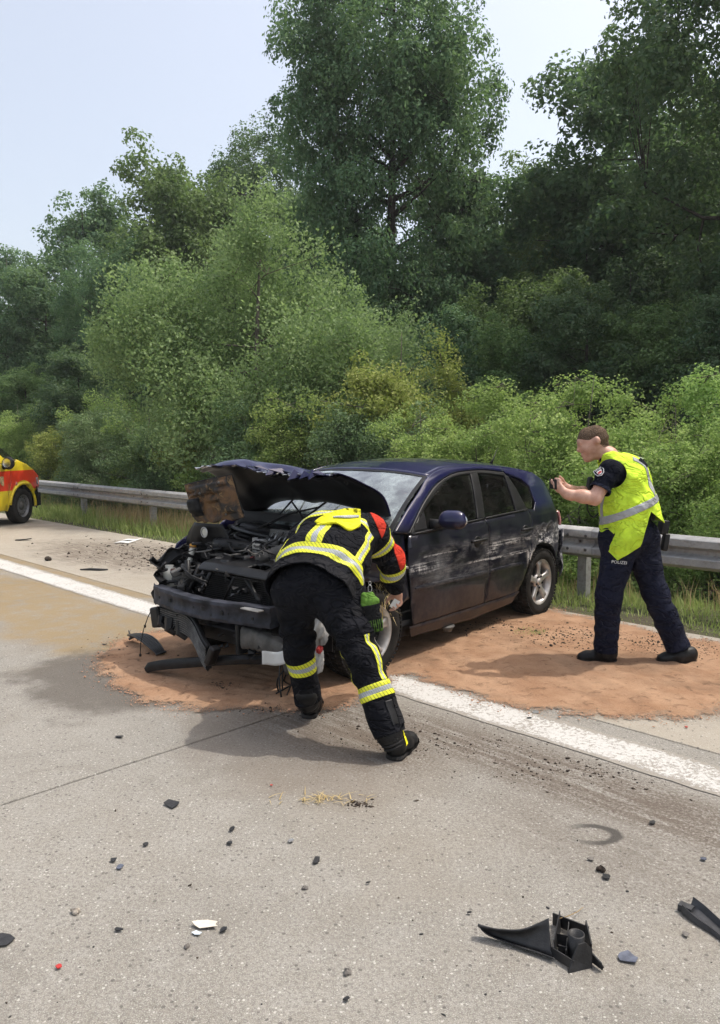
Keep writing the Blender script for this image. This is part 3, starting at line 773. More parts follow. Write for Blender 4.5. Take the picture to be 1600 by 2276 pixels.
def panel(name, outline, mat, parent, side=1, off=0.0, th=.012, grid=.05, dent=True, fn=None, wfn=None):
    bm = bmesh.new()
    bm.faces.new([bm.verts.new((x, 0, z)) for x, z in outline])
    xs = [p[0] for p in outline]; zs = [p[1] for p in outline]
    for k in np.arange(math.floor(min(xs) / grid) * grid, max(xs), grid):
        bmesh.ops.bisect_plane(bm, geom=bm.verts[:] + bm.edges[:] + bm.faces[:], plane_co=(k + .0007, 0, 0), plane_no=(1, 0, 0))
    for k in np.arange(math.floor(min(zs) / grid) * grid, max(zs), grid):
        bmesh.ops.bisect_plane(bm, geom=bm.verts[:] + bm.edges[:] + bm.faces[:], plane_co=(0, 0, k + .0007), plane_no=(0, 0, 1))
    for v in bm.verts:
        x, z = v.co.x, v.co.z
        y = (wfn or yW)(x, z) + off
        if dent and side > 0: y += dents(x, z)
        if fn: x, y, z = fn(x, y, z)
        v.co = (x, side * y, z)
    bmesh.ops.recalc_face_normals(bm, faces=bm.faces[:])
    bm.faces.ensure_lookup_table()
    tot = sum(f.normal.y * f.calc_area() for f in bm.faces)
    if tot * side < 0: bmesh.ops.reverse_faces(bm, faces=bm.faces[:])
    me = bpy.data.meshes.new(name); bm.to_mesh(me); bm.free()
    me.materials.append(mat); me.polygons.foreach_set('use_smooth', np.ones(len(me.polygons), bool))
    o = link(bpy.data.objects.new(name, me), parent)
    solid(o, th, -1.0)
    return o
FD = [(2.085, .945), (1.55, .968), (1.022, .985), (1.0, .90), (.994, .80), (.992, .58), (1.010, .37), (1.020, .285), (1.5, .283), (2.01, .285), (2.055, .45), (2.11, .68), (2.105, .86)]
RDo = [(1.012, .985), (.62, .998), (.245, 1.008), (.215, .95), (.237, .84), (.268, .67), (.315, .53), (.40, .36), (.455, .30), (.84, .286), (1.008, .285), (.998, .37), (.982, .58), (.984, .80), (.990, .90)]
QP = [(.40, 1.378), (.10, 1.362), (-.16, 1.325), (-.34, 1.24), (-.46, 1.10), (-.54, 1.0), (-.62, .93), (-.64, .80), (-.62, .66), (-.50, .60), (-.40, .50), (-.33, .51), (-.26, .60), (-.15, .665), (-.02, .69), (.12, .67), (.22, .61), (.293, .53), (.256, .67), (.225, .84), (.203, .95), (.232, 1.006), (.12, .998), (.035, 1.06), (.028, 1.20), (.12, 1.272), (.36, 1.335)]
AP = [(2.24, .985), (2.01, 1.12), (1.76, 1.25), (1.58, 1.345), (1.32, 1.40), (1.0, 1.417), (.70, 1.41), (.405, 1.388), (.405, 1.345), (.70, 1.372), (1.0, 1.372), (1.2, 1.358), (1.4, 1.318), (1.59, 1.252), (1.82, 1.132), (2.085, .955)]
FR = [(2.08, .952), (1.815, 1.128), (1.585, 1.248), (1.395, 1.313), (1.195, 1.353), (.995, 1.367), (.70, 1.367), (.395, 1.342), (.36, 1.330), (.36, 1.305), (.60, 1.337), (.83, 1.347), (.95, 1.347), (1.0, 1.346), (1.2, 1.332), (1.38, 1.292), (1.62, 1.193), (1.80, 1.10), (1.83, .972), (2.05, .962)]
FG = [(1.83, .972), (1.805, 1.10), (1.62, 1.196), (1.38, 1.295), (1.2, 1.335), (1.0, 1.35), (.94, 1.35), (1.11, .988)]
BP = [(1.115, .985), (.945, 1.35), (.83, 1.352), (1.0, .988)]
RG = [(1.0, .990), (.83, 1.35), (.60, 1.34), (.40, 1.31), (.45, 1.003)]
CP_ = [(.455, 1.003), (.403, 1.315), (.35, 1.308), (.30, 1.19), (.25, 1.006)]
QG = [(.35, 1.305), (.20, 1.28), (.06, 1.21), (.045, 1.10), (.12, 1.003), (.26, 1.0), (.305, 1.19)]
FE = [(2.125, .955), (2.125, .86), (2.13, .68), (2.09, .50), (2.20, .46), (2.28, .58), (2.40, .66), (2.56, .69), (2.72, .67), (2.84, .62), (2.92, .70), (2.84, .84), (2.6, .90), (2.40, .955), (2.25, .985)]
def crumple(amp, f):
    def fn(x, y, z):
        k = clampf((x - 2.05) / .3)
        return (x + k * amp * .4 * math.sin(f * z + 2), y + k * amp * (math.sin(f * x + 3 * z) + .6 * math.sin(1.9 * f * z - f * x * .6)) - k * .03, z + k * amp * .5 * math.sin(f * x * 1.3))
    return fn
for sd_ in (1, -1):
    L = sd_ > 0
    fd = panel('front_door', FD, MAT_PAINT, CAR, sd_)
    rd_ = panel('rear_door', RDo, MAT_PAINT, CAR, sd_)
    qp = panel('rear_quarter_panel', QP, MAT_PAINT, CAR, sd_, grid=.02)
    up_ = AP[:8]; lo_ = AP[8:][::-1]
    def ap_pt(k, j):
        a_ = crom([(p[0], p[1], 0) for p in up_], k); b_ = crom([(p[0], p[1], 0) for p in lo_], k)
        x_, z_ = a_[0] + (b_[0] - a_[0]) * j, a_[1] + (b_[1] - a_[1]) * j
        return (x_, sd_ * (yW(x_, z_) + .004 + .012 * math.sin(math.pi * j)), z_)
    ap = MB().grid(ap_pt, 50, 9).build('roof_pillar', MAT_PAINT, CAR, True); fix_normals(ap); solid(ap, .012, -1)
    fe = panel('front_fender', FE, MAT_PAINT, CAR, sd_, grid=.04, fn=crumple(.022 if L else .03, 13))
    if L:
        fd['label'] = 'dented front door with grey scuffs and a long moulding'
        rd_['label'] = 'scraped rear door with white scratches'
        qp['label'] = 'crushed rear quarter with bare white scrapes over the wheel'
    fo_ = FR[:8]; fi_ = FR[8:][::-1]
    def fr_pt(k, j):
        a_ = crom([(p[0], p[1], 0) for p in fo_], k); b_ = crom([(p[0], p[1], 0) for p in [(2.04, .958), (1.80, 1.098), (1.62, 1.190), (1.38, 1.290), (1.2, 1.330), (1.0, 1.344), (.70, 1.341), (.36, 1.303)]], k)
        x_, z_ = a_[0] + (b_[0] - a_[0]) * j, a_[1] + (b_[1] - a_[1]) * j
        return (x_, sd_ * (yW(x_, z_) - .001), z_)
    wf_ = MB().grid(fr_pt, 50, 4).build('window_frame', MAT_TRIM, fd, True); fix_normals(wf_); solid(wf_, .02, -1)
    panel('mirror_sail', [(2.05, .958), (1.815, 1.105), (1.80, 1.10), (1.835, .968)], MAT_TRIM, fd, sd_, off=-.001, dent=False, grid=.02)
    panel('window_glass', FG, MAT_SIDEGLASS, fd, sd_, off=-.013, th=.004, dent=False, grid=.02)
    panel('door_pillar', BP, MAT_TRIM, fd, sd_, off=-.001, dent=False, grid=.02)
    panel('window_glass', RG, MAT_SIDEGLASS, rd_, sd_, off=-.013, th=.004, dent=False, grid=.02)
    panel('door_pillar', CP_, MAT_TRIM, rd_, sd_, off=-.001, dent=False, grid=.02)
    panel('window_glass', QG, MAT_SIDEGLASS, qp, sd_, off=-.013, th=.004, dent=False, grid=.02)
    panel('sill', [(2.06, .278), (2.0, .19), (1.1, .175), (.5, .20), (.42, .29), (.455, .293), (.84, .278)], MAT_PAINT, CAR, sd_, off=.004)
    # belt mouldings and rubbing strips
    def strip(x0, x1, z0, z1, par, h=.034, d=.014):
        b = MB(); n = 14; V = []
        for i in range(n):
            k = i / (n - 1); x = x0 + (x1 - x0) * k; z = z0 + (z1 - z0) * k; tp = min(1, min(k, 1 - k) * 8 + .35)
            y = yW(x, z) + (dents(x, z) if L else 0)
            for (dy, dz) in ((-.01, -h / 2), (d * .8, -h / 2 * .8), (d, 0), (d * .8, h / 2 * .8), (-.01, h / 2)):
                V.append((x, sd_ * (y + dy), z + dz * tp))
        b.add(V, [(i * 5 + j, (i + 1) * 5 + j, (i + 1) * 5 + j + 1, i * 5 + j + 1) for i in range(n - 1) for j in range(4)])
        b.add([V[j] for j in range(5)], [(0, 1, 2, 3, 4)]); b.add([V[(n - 1) * 5 + j] for j in range(5)], [(4, 3, 2, 1, 0)])
        o = b.build('moulding', MAT_PAINT, par); fix_normals(o); auto_smooth(o, 50); return o
    strip(2.03, 1.02, .560, .552, fd); strip(.975, .40, .552, .548, rd_)
    bt = MB()
    for (x0, x1, z0, z1, pr_) in ((2.04, 1.02, .950, .985, fd), (1.0, .25, .986, 1.008, rd_)):
        bb = MB(); bb.tube([(x0 + (x1 - x0) * k / 8, sd_ * (yW(x0 + (x1 - x0) * k / 8, z0 + (z1 - z0) * k / 8) + .001), z0 + (z1 - z0) * k / 8) for k in range(9)], .009, 6)
        bb.build('belt_seal', MAT_TRIM, pr_, True)
    # handles: recess cup and bow
    for (xa, xb, zz, par) in ((1.30, 1.06, .825, fd), (.47, .25, .845, rd_)):
        xm = (xa + xb) / 2; yy = yW(xm, zz) + (dents(xm, zz) if L else 0)
        b = MB(); b.lathe([(.001, .0035), (.035, .003), (.046, .001), (.048, -.004)], 20, 'y', (xm, 0, zz - .012))
        b.v = [((v[0] - xm) * 1.25 + xm, sd_ * (v[1] + yy), v[2]) for v in b.v]
        o = b.build('handle_cup', MAT_TRIM, par, True); fix_normals(o)
        b = MB(); n = 9; P = []
        for i in range(n):
            k = i / (n - 1); P.append((xa + (xb - xa) * k, sd_ * (yy + .004 + .036 * math.sin(math.pi * clampf(k, .04, .96)) ** .5), zz + .004 * math.sin(math.pi * k)))
        b.tube(P, [.010] + [.0125] * (n - 2) + [.010], 8)
        b.build('handle', MAT_TRIM, par, True)
    # mirror
    mr = MB()
    def ell(k, j):
        u_ = (k - .5); a = j * 2 * math.pi
        w = (max(0.0, 1 - abs(2 * u_) ** 3.2)) ** .45
        y = .86 + (k) * .215
        return (1.69 + .055 * w * math.cos(a) * (1.25 if math.cos(a) > 0 else .55) + .02 * (1 - k), sd_ * y, 1.025 + .078 * w * math.sin(a) * (1.0 if math.sin(a) > 0 else .85) + .006)
    mr.grid(ell, 15, 25)
    mh = mr.build('mirror', MAT_PAINT, CAR, True); fix_normals(mh)
    b = MB(); b.tube([(1.75, sd_ * .80, .995), (1.72, sd_ * .85, 1.00), (1.69, sd_ * .90, 1.01)], [.045, .036, .030], 10); b.build('mirror_foot', MAT_TRIM, mh, True)
    b = MB(); b.lathe([(.001, 0), (.9, 0), (1.0, -.03)], 24, 'x', (0, 0, 0)); b.v = [(1.655 + v[0] * .3, sd_ * (.97) + v[1] * .088, 1.03 + v[2] * .058) for v in b.v]
    o = b.build('mirror_glass', MAT_CHROME, mh, True)
# roof, windscreen, tailgate
rex = [-.34, -.16, .10, .40, .70, 1.0, 1.32, 1.58]; rez = [1.24, 1.325, 1.362, 1.388, 1.41, 1.417, 1.40, 1.345]
def roof_pt(a, b):
    x = 1.58 - 1.92 * a; t_ = b * 2 - 1
    ze = float(np.interp(x, rex, rez)); ye = yW(x, ze) + .002
    rise = float(np.interp(x, [-.36, .0, .6, 1.2, 1.58], [.075, .060, .055, .050, .045]))
    bow = .05 * (1 - t_ * t_) if a < .02 else .05 * (1 - t_ * t_) * (1 - a) ** 2
    return (x + bow, t_ * ye, ze + rise * (1 - abs(t_) ** 2.6))
o = MB().grid(roof_pt, 34, 25).build('roof', MAT_PAINT, CAR, True); fix_normals(o); solid(o, .015, -1)
b = MB(); P = [(-.30, 0.12, 1.40), (-.34, .12, 1.44), (-.42, .12, 1.55)]; b.tube(P, [.016, .006, .002], 6); b.build('aerial', MAT_TRIM, o, True)
def ws_pt(a, b):
    t_ = b * 2 - 1; bowb = .13 * (1 - t_ * t_); bowt = .05 * (1 - t_ * t_)
    xb, yb, zb = 2.235 + bowb, .815 * t_, .985 - .03 * (1 - t_ * t_); xt, yt, zt = 1.585 + bowt, .655 * t_, 1.343 + .043 * (1 - abs(t_) ** 2.6)
    bul = .018 * math.sin(math.pi * a)
    return (xb + (xt - xb) * a + bul * .5, yb + (yt - yb) * a, zb + (zt - zb) * a + bul)
o = MB().grid(ws_pt, 16, 25).build('windscreen', MAT_SCREEN, CAR, True); fix_normals(o)
def edge_band(fn, name, w=.03, mat=MAT_TRIM, par=None):
    b = MB(); off = .003
    def strip(fa):
        n = 26; V = []
        for i in range(n):
            for j in (0, 1):
                p = fa(i / (n - 1), j); V.append((p[0] + off, p[1], p[2] + off))
        b.add(V, [(i * 2, i * 2 + 2, i * 2 + 3, i * 2 + 1) for i in range(n - 1)])
    strip(lambda k, j: fn(j * .035, k)); strip(lambda k, j: fn(1 - j * .03, k)); strip(lambda k, j: fn(k, j * .022)); strip(lambda k, j: fn(k, 1 - j * .022))
    o = b.build(name, mat, par, True); return o
edge_band(ws_pt, 'windscreen_seal', par=o)
SCREEN = o
def hatch_pt(a, b):
    t_ = b * 2 - 1
    pts_ = [(-.34, 1.24, .075), (-.46, 1.10, .06), (-.54, 1.0, .05), (-.64, .90, .03), (-.645, .80, .0), (-.62, .64, 0)]
    k = a * 5; i = min(int(k), 4); q = k - i
    x = pts_[i][0] + (pts_[i + 1][0] - pts_[i][0]) * q; z = pts_[i][1] + (pts_[i + 1][1] - pts_[i][1]) * q; rs_ = pts_[i][2] + (pts_[i + 1][2] - pts_[i][2]) * q
    return (x - .13 * (1 - t_ * t_), t_ * (yW(x, z) + .002), z + rs_ * (1 - t_ * t_))
o = MB().grid(hatch_pt, 18, 21).build('tailgate', MAT_PAINT, CAR, True); fix_normals(o); solid(o, .012, -1)
gl = MB().grid(lambda a, b: (lambda p: (p[0] - .006, p[1], p[2] + .006))(hatch_pt(.04 + a * .40, .10 + .8 * b)), 8, 15).build('rear_window', MAT_SIDEGLASS, o, True)
MAT_LENS = simple('clear_red_lens', (0.50, 0.20, 0.18), .15, 0, .3, 20, coat=.8)
for sd_ in (1, -1):
    b = MB(); V = []
    for i in range(7):
        for j in range(7):
            k = i / 6; q = j / 6; x = -.52 - .135 * k; z = .80 + .13 * q
            V.append((x - .012 * math.sin(math.pi * q), sd_ * (yW(x, z) + .012 * math.sin(math.pi * k) ** .5 + .004), z))
    b.add(V, [(i * 7 + j, (i + 1) * 7 + j, (i + 1) * 7 + j + 1, i * 7 + j + 1) for i in range(6) for j in range(6)])
    o2 = b.build('tail_lamp', MAT_LENS, CAR, True); solid(o2, .02, 1)
    b = MB(); b.tube([(-.55, sd_ * (yW(-.55, .92) + .008), .925), (-.62, sd_ * (yW(-.62, .90) + .012), .90), (-.655, sd_ * (yW(-.65, .86) + .012), .86), (-.64, sd_ * (yW(-.64, .80) + .010), .80)], .007, 6); b.build('lamp_rim', MAT_CHROME, o2, True)
# torn rear bumper skin
def bump_pt(a, b):
    t_ = b * 2 - 1; x = -.56 - .22 * (1 - abs(t_) ** 3); y = t_ * .80
    if abs(t_) > .8: x += (abs(t_) - .8) * .9
    x -= .20 * clampf((t_ - .45) / .4); y -= .05 * clampf((t_ - .6) / .4)        # near corner torn loose and pulled rearwards
    z = .28 + (.46 - .10 * (abs(t_) > .9)) * a
    jag = .03 * math.sin(b * 61) * math.sin(b * 23) if a > .9 else 0
    x += -.03 * math.sin(math.pi * a) + .015 * math.sin(9 * a + 14 * b) * (t_ > .5)
    return (x, y + .02 * math.sin(8 * a) * (t_ > .7), z + jag)
def scuffed():
    t = NT('scuffed_bumper_skin'); g = t.obj(); a = t.noise(t.scale(g, (2, 2, 3)), 5, 6, .75, 1.0); f = t.noise(g, 60, 3, .7)
    t.base(t.mix(t.ramp(a, .47, .62), (0.018, 0.018, 0.03), t.mix(f, (.2, .2, .2), (.55, .54, .52)))); t.rough(.6); t.bump(a, .3, .02); return t.m
MAT_SCUFF = scuffed()
o = MB().grid(bump_pt, 9, 41).build('rear_bumper', MAT_SCUFF, CAR, True); fix_normals(o); solid(o, .008, 1)
b = MB(); b.box((-.50, .0, .50), (.10, 1.3, .14)); b.build('bumper_core', MAT_BLACK, o)
# ------------------------------------------------------------ wheels
def make_wheel(loc, steer, camber=0, label=None, mirror=1):
    w = empty('wheel', loc); w.parent = CAR; w.rotation_euler = (camber, 0, steer if mirror > 0 else steer + math.pi)
    if label: w['label'] = label
    b = MB()
    b.lathe([(.205, -.085), (.222, -.098), (.262, -.104), (.294, -.098), (.306, -.085), (.312, -.05), (.3135, 0), (.312, .05), (.306, .085), (.294, .098), (.262, .104), (.222, .098), (.205, .085)], 56, 'y')
    for k in range(60):
        a = 2 * math.pi * k / 60
        for (y, sk) in ((-.083, .4), (-.030, -.25), (.030, .25), (.083, -.4)):
            aa = a + sk * .06; c = (math.cos(aa) * .3125, y, math.sin(aa) * .3125)
            if abs(y) > .05: c = (math.cos(aa) * .306, y, math.sin(aa) * .306)
            b.box(c, (.013, .040, .019), Matrix.Rotation(-aa, 3, 'Y'))
    t_ = b.build('tyre', MAT_RUBBER, w); auto_smooth(t_, 40)
    b = MB(); b.lathe([(.200, -.085), (.208, -.08), (.190, -.05), (.180, .03), (.190, .075), (.206, .088), (.213, .092), (.216, .088), (.208, .074)], 48, 'y')
    r = b.build('rim', MAT_WHEEL, w, True)
    b = MB(); b.lathe([(.001, -.01), (.10, -.01), (.16, 0), (.178, .01)], 40, 'y'); b.lathe([(.001, .02), (.12, .02), (.125, .012), (.12, .0)], 40, 'y'); b.build('brake_disc', MAT_DARK, w, True)
    for k in range(5):
        a0 = 2 * math.pi * k / 5 + .3
        sp = MB(); rows = []
        for (rr, hw, yo, th) in ((.040, .036, .070, .034), (.075, .030, .074, .034), (.115, .026, .078, .030), (.155, .030, .082, .026), (.192, .044, .084, .022)):
            rows.append([(rr, -hw, yo - th), (rr, -hw * .9, yo - .006), (rr, -hw * .35, yo), (rr, 0, yo - .007 * (rr > .06)), (rr, hw * .35, yo), (rr, hw * .9, yo - .006), (rr, hw, yo - th)])
        V = []
        for rw in rows:
            for (rr, tt, yy) in rw:
                V.append((rr * math.cos(a0) - tt * math.sin(a0), yy, rr * math.sin(a0) + tt * math.cos(a0)))
        sp.add(V, [(i * 7 + j, i * 7 + j + 1, (i + 1) * 7 + j + 1, (i + 1) * 7 + j) for i in range(4) for j in range(6)])
        so = sp.build('spoke', MAT_WHEEL, r, True); fix_normals(so); solid(so, .006, -1)
        h = MB(); ah = a0 + math.pi / 5; h.lathe([(.001, .070), (.010, .070), (.0125, .078)], 10, 'y', (.056 * math.cos(ah), 0, .056 * math.sin(ah))); h.build('lug_hole', MAT_TRIM, r, True)
    b = MB(); b.lathe([(.001, .086), (.022, .085), (.030, .080), (.034, .066), (.075, .070), (.078, .045)], 30, 'y'); b.build('hub', MAT_WHEEL, r, True)
    return w
make_wheel((-.03, .735, .312), 0, 0, 'rear wheel with dusty five spoke alloy rim')
make_wheel((-.03, -.735, .312), 0, 0, None, -1)
make_wheel((2.475, .735, .305), math.radians(-3), math.radians(-3), 'front wheel with a tuft of straw wedged in its arch')
make_wheel((2.56, -.70, .305), math.radians(-6), 0, None, -1)
# arch liners, underbody, cabin
b = MB()
for sx, sy in ((-.03, .62), (-.03, -.62), (2.48, .60), (2.55, -.60)):
    V = []
    for i in range(15):
        a = math.pi * (i / 14) * 1.1 - .15
        for y in (-.24, .2): V.append((sx + .365 * math.cos(a), sy + (y if sy > 0 else -y), .312 + .365 * math.sin(a)))
    b = MB(); b.add(V, [(2 * i, 2 * i + 1, 2 * i + 3, 2 * i + 2) for i in range(14)])
    o = b.build('arch_liner', MAT_BLACK, CAR); solid(o, .006, 0)
b = MB(); b.box((1.0, 0, .235), (2.4, 1.5, .10)); b.box((-.35, 0, .33), (.4, 1.1, .14)); b.box((1.0, 0, .17), (2.2, .3, .06)); b.build('underbody', MAT_DARK, CAR)
MAT_CABIN = simple('charcoal_trim', (0.035, 0.035, 0.036), .8, 0, .2, 10)
b = MB(); b.box((1.0, 0, .30), (2.3, 1.58, .04)); b.box((2.20, 0, .60), (.05, 1.5, .6)); b.build('cabin_floor', MAT_CABIN, CAR)
o = MB().grid(lambda a, b: (2.30 - .62 * a, (b * 2 - 1) * .74, .93 - .10 * a ** 2 - .06 * (a > .9) + .035 * math.exp(-((b - .72) / .12) ** 2) * math.sin(math.pi * a)), 10, 20).build('dashboard', MAT_CABIN, CAR, True); solid(o, .12, -1)
MAT_SEAT = simple('grey_seat_cloth', (0.07, 0.07, 0.075), .9, 0, .2, 25, .3, 90)
def rbox(name, c, d, mat, par, rot=None, w=.04):
    b = MB(); b.box((0, 0, 0), d); o = b.build(name, mat, par); o.location = c
    if rot: o.rotation_euler = rot
    bev(o, w, 3); o.data.polygons.foreach_set('use_smooth', np.ones(6, bool)); return o
for sy in (.36, -.36):
    s0 = rbox('seat', (1.05, sy, .52), (.5, .48, .16), MAT_SEAT, CAR, None, .05)
    rbox('backrest', (-.30, 0, .33), (.15, .46, .60), MAT_SEAT, s0, (0, -.32, 0), .05); rbox('headrest', (-.42, 0, .72), (.10, .27, .17), MAT_SEAT, s0, (0, -.25, 0), .04)
s0 = rbox('rear_bench', (.18, 0, .50), (.5, 1.25, .16), MAT_SEAT, CAR, None, .05); rbox('backrest', (-.28, 0, .32), (.15, 1.2, .55), MAT_SEAT, s0, (0, -.35, 0), .05)
b = MB(); P = [(.185 * math.cos(2 * math.pi * k / 28), .185 * math.sin(2 * math.pi * k / 28), 0) for k in range(29)]; b.tube(P, .014, 8); b.box((0, 0, 0), (.3, .03, .02)); b.box((0, -.08, 0), (.03, .17, .02))
o = b.build('steering_wheel', MAT_CABIN, CAR, True); o.location = (1.62, .37, .90); o.rotation_euler = (0, -1.15, 0)
MAT_BAG = simple('airbag_cloth', (0.66, 0.66, 0.60), .85, 0, .08, 8, .5, 14)
def bag(name, c, r, seed):
    def fn(a, b):
        th, ph = a * math.pi, b * 2 * math.pi
        k = 1 + .16 * math.sin(3 * ph + seed + 2 * th) + .10 * math.sin(7 * ph + 5 * th + seed) + .06 * math.sin(13 * th + 9 * ph)
        return (c[0] + r[0] * k * math.sin(th) * math.cos(ph), c[1] + r[1] * k * math.sin(th) * math.sin(ph), c[2] + r[2] * k * math.cos(th))
    o = MB().grid(fn, 22, 40).build(name, MAT_BAG, CAR, True); o['label'] = 'deflated pale airbag hanging over the dashboard'; return o
bag('airbag', (1.78, -.34, .93), (.13, .24, .12), 1.0); bag('airbag', (1.58, .37, .90), (.10, .20, .14), 2.5)
rbox('inner_mirror', (1.60, 0, 1.30), (.02, .22, .06), MAT_TRIM, CAR, None, .01)
# cowl and wipers
def cowl_pt(a, b):
    t_ = b * 2 - 1; p = ws_pt(0, b)
    return (p[0] - .02 + .16 * a, p[1] * (1 - .04 * a), p[2] - .012 - .055 * a + .012 * math.sin(a * 9))
o = MB().grid(cowl_pt, 7, 25).build('cowl', MAT_BLACK, CAR, True); fix_normals(o); solid(o, .01, -1)
for (y0, p1, p2) in ((.18, (.30, .36), (.60, .30)), (-.42, (.25, .58), (.72, .62))):
    b = MB(); a = Vector(cowl_pt(.35, (y0 / .815 + 1) / 2)); m1 = Vector(ws_pt(*p1)) + Vector((.05, 0, .045)); m2 = Vector(ws_pt(*p2)) + Vector((.03, 0, .03))
    b.tube([a, a + (m1 - a) * .5 + Vector((.0, 0, .03)), m1], [.011, .009, .007], 6)
    d = (m2 - m1); b.tube([m1 - d * .75, m1, m2], [.006, .009, .005], 6)
    b.build('wiper', MAT_TRIM, CAR, True)
# hood stay hanging by the near corner
b = MB(); b.tube([(2.16, .70, 1.02), (2.20, .705, .96), (2.21, .70, .88)], [.012, .009, .013], 6); b.build('hood_stay', MAT_TRIM, CAR, True)

# ------------------------------------------------------------ buckled hood
HG = [[(2.17, -.70, .99), (2.15, -.40, 1.135), (2.15, 0, 1.168), (2.12, .40, 1.125), (2.07, .70, 1.015)],
      [(2.33, -.73, 1.14), (2.36, -.40, 1.275), (2.36, 0, 1.295), (2.31, .42, 1.265), (2.20, .715, 1.225)],
      [(2.50, -.74, 1.33), (2.50, -.42, 1.440), (2.50, 0, 1.430), (2.46, .40, 1.385), (2.43, .70, 1.335)],
      [(2.66, -.73, 1.41), (2.62, -.38, 1.468), (2.60, .0, 1.440), (2.58, .34, 1.40), (2.60, .67, 1.395)],
      [(2.74, -.69, 1.400), (2.72, -.33, 1.425), (2.68, .10, 1.378), (2.655, .42, 1.362), (2.69, .69, 1.400)]]
def hood_pt(b, a, inner=0.0):
    rows = [crom(r, a) for r in HG]; p = crom(rows, b)
    fr = clampf((b - .45) / .55); t_ = a * 2 - 1
    cr = fr * (.010 * math.sin(9 * a + 7 * b) + .030 * (abs(((a * 3.1 + b * 1.7) % 1) - .5) - .25) + .016 * (abs(((a * 5.3 - b * 2.9 + .3) % 1) - .5) - .25)) * (.35 + .65 * fr)
    fold = .05 * fr * math.exp(-((a - .55) / .10) ** 2) * math.sin(14 * b) + .03 * fr * math.exp(-((a - .30) / .08) ** 2)
    jag = .016 * (math.sin(47 * a) + math.sin(83 * a + 1)) if b > .97 else 0
    return (p[0] + jag * 1.2 + .5 * cr, p[1], p[2] + cr + fold * .6 - inner + jag * .5)
o = MB().grid(lambda b, a: hood_pt(b, a), 30, 56).build('hood', MAT_PAINT, CAR); HOOD = o; fix_normals(o); auto_smooth(o, 28); solid(o, .006, -1)
o['label'] = 'hood buckled upwards with a torn front edge'
def inner_pt(b, a):
    bb = .01 + b * .93; aa = .015 + a * .97
    rib = max(0, math.cos((aa - .5) * 2 * math.pi * 3)) ** 3 * .018 + .022 * math.exp(-((bb - .12) / .05) ** 2) + .02 * math.exp(-((bb - .82) / .05) ** 2)
    edge = 1 - clampf(min(aa, 1 - aa) / .03) * .999; edge2 = 1 - clampf(min(bb, .96 - bb) / .04)
    d = .022 + rib; d = d * (1 - max(edge, edge2)) + .008 * max(edge, edge2)
    return hood_pt(bb, aa, d)
o = MB().grid(inner_pt, 30, 56).build('hood_inner_panel', MAT_BLACK, HOOD, True); fix_normals(o)
b = MB(); 
for (bb, aa) in ((.80, .93), (.55, .90), (.9, .62)):
    p = inner_pt(bb, aa); b.lathe([(.001, 0), (.016, 0), (.018, .002)], 12, 'x', (p[0] + .006, p[1], p[2] - .004))
b.build('rubber_plug', MAT_TRIM, HOOD, True)
b = MB()
for i in range(26):
    a = .02 + .96 * i / 25; p = Vector(hood_pt(1.0, a)); q = Vector(hood_pt(1.0, min(1, a + .03)))
    if hsh(i, 3) > -.2: b.tube([p + Vector((.004, 0, .0)), (p + q) / 2 + Vector((.012 + .01 * hsh(i, 1), 0, .008 * hsh(i, 2))), q], [.003, .007, .003], 5)
b.build('torn_edge', MAT_CHROME, HOOD)
rf = random.Random(12)
for i in range(9):
    a0 = .34 + .058 * i; p0, p1 = Vector(hood_pt(.93, a0)), Vector(hood_pt(.93, a0 + .085)); tip = (p0 + p1) / 2 + Vector((rf.uniform(.05, .11), rf.uniform(-.04, .04), rf.uniform(-.035, .045))); md = (p0 + p1) / 2 + Vector((rf.uniform(.0, .04), 0, rf.uniform(.015, .045)))
    o = MB().add([p0, p1, tip, md], [(0, 3, 2), (3, 1, 2)]).build('torn_flap', MAT_PAINT, HOOD); solid(o, .004, 0)
# scorched heat shield hanging from the hood
def burnt():
    t = NT('scorched_heat_shield'); g = t.obj(); a = t.noise(g, 5.5, 6, .7, .6); f = t.noise(g, 40, 4, .7); s = t.noise(g, 14, 4, .65, 1.0)
    c = t.mix(t.ramp(a, .42, .60), (0.009, 0.007, 0.006), (0.125, 0.060, 0.018)); c = t.mix(t.math('MULTIPLY', t.ramp(s, .56, .66), .75), c, (0.24, 0.145, 0.055)); c = t.mix(t.math('MULTIPLY', t.ramp(f, .60, .75), .5), c, (0.012, 0.010, 0.009))
    t.base(c); t.rough(.55); t.bump(s, .6, .01); return t.m
MAT_BURNT = burnt()
c00, c01, c10, c11 = (np.array(p) for p in ((2.845, -.705, 1.285), (2.76, -.255, 1.375), (2.80, -.645, .985), (2.725, -.165, 1.055)))
def shield_pt(a, b, d=0.0):
    p = (c00 * (1 - b) + c01 * b) * (1 - a) + (c10 * (1 - b) + c11 * b) * a
    rel = 0
    for (ca, cb, ra, rb, h) in ((.50, .16, .20, .10, .020), (.22, .45, .10, .30, .012), (.70, .52, .16, .10, -.014), (.30, .14, .09, .10, -.012), (.55, .80, .25, .10, .012), (.15, .80, .05, .05, .016), (.32, .55, .05, .05, -.018)):
        m_ = max(abs(a - ca) / ra, abs(b - cb) / rb); rel += h * clampf((1.25 - m_) / .3)
    rel = rel * 1.6 + .003 * math.sin(14 * a + 5 * b) * math.sin(17 * b + 3 * a) + .025 * math.sin(math.pi * b)
    return (p[0] + rel + d, p[1], p[2])
def shield_edge(a, b):
    aa = a * (1 - .05 * (b < .22)) + .03 * math.sin(17 * b) * (a > .99) * (b > .3); bb = b
    if a > .86 and b < .18: bb = b + (.18 - b) * (a - .86) * 3
    return shield_pt(aa, bb)
o = MB().grid(shield_edge, 44, 48).build('heat_shield', MAT_BURNT, HOOD, True); solid(o, .008, 0)
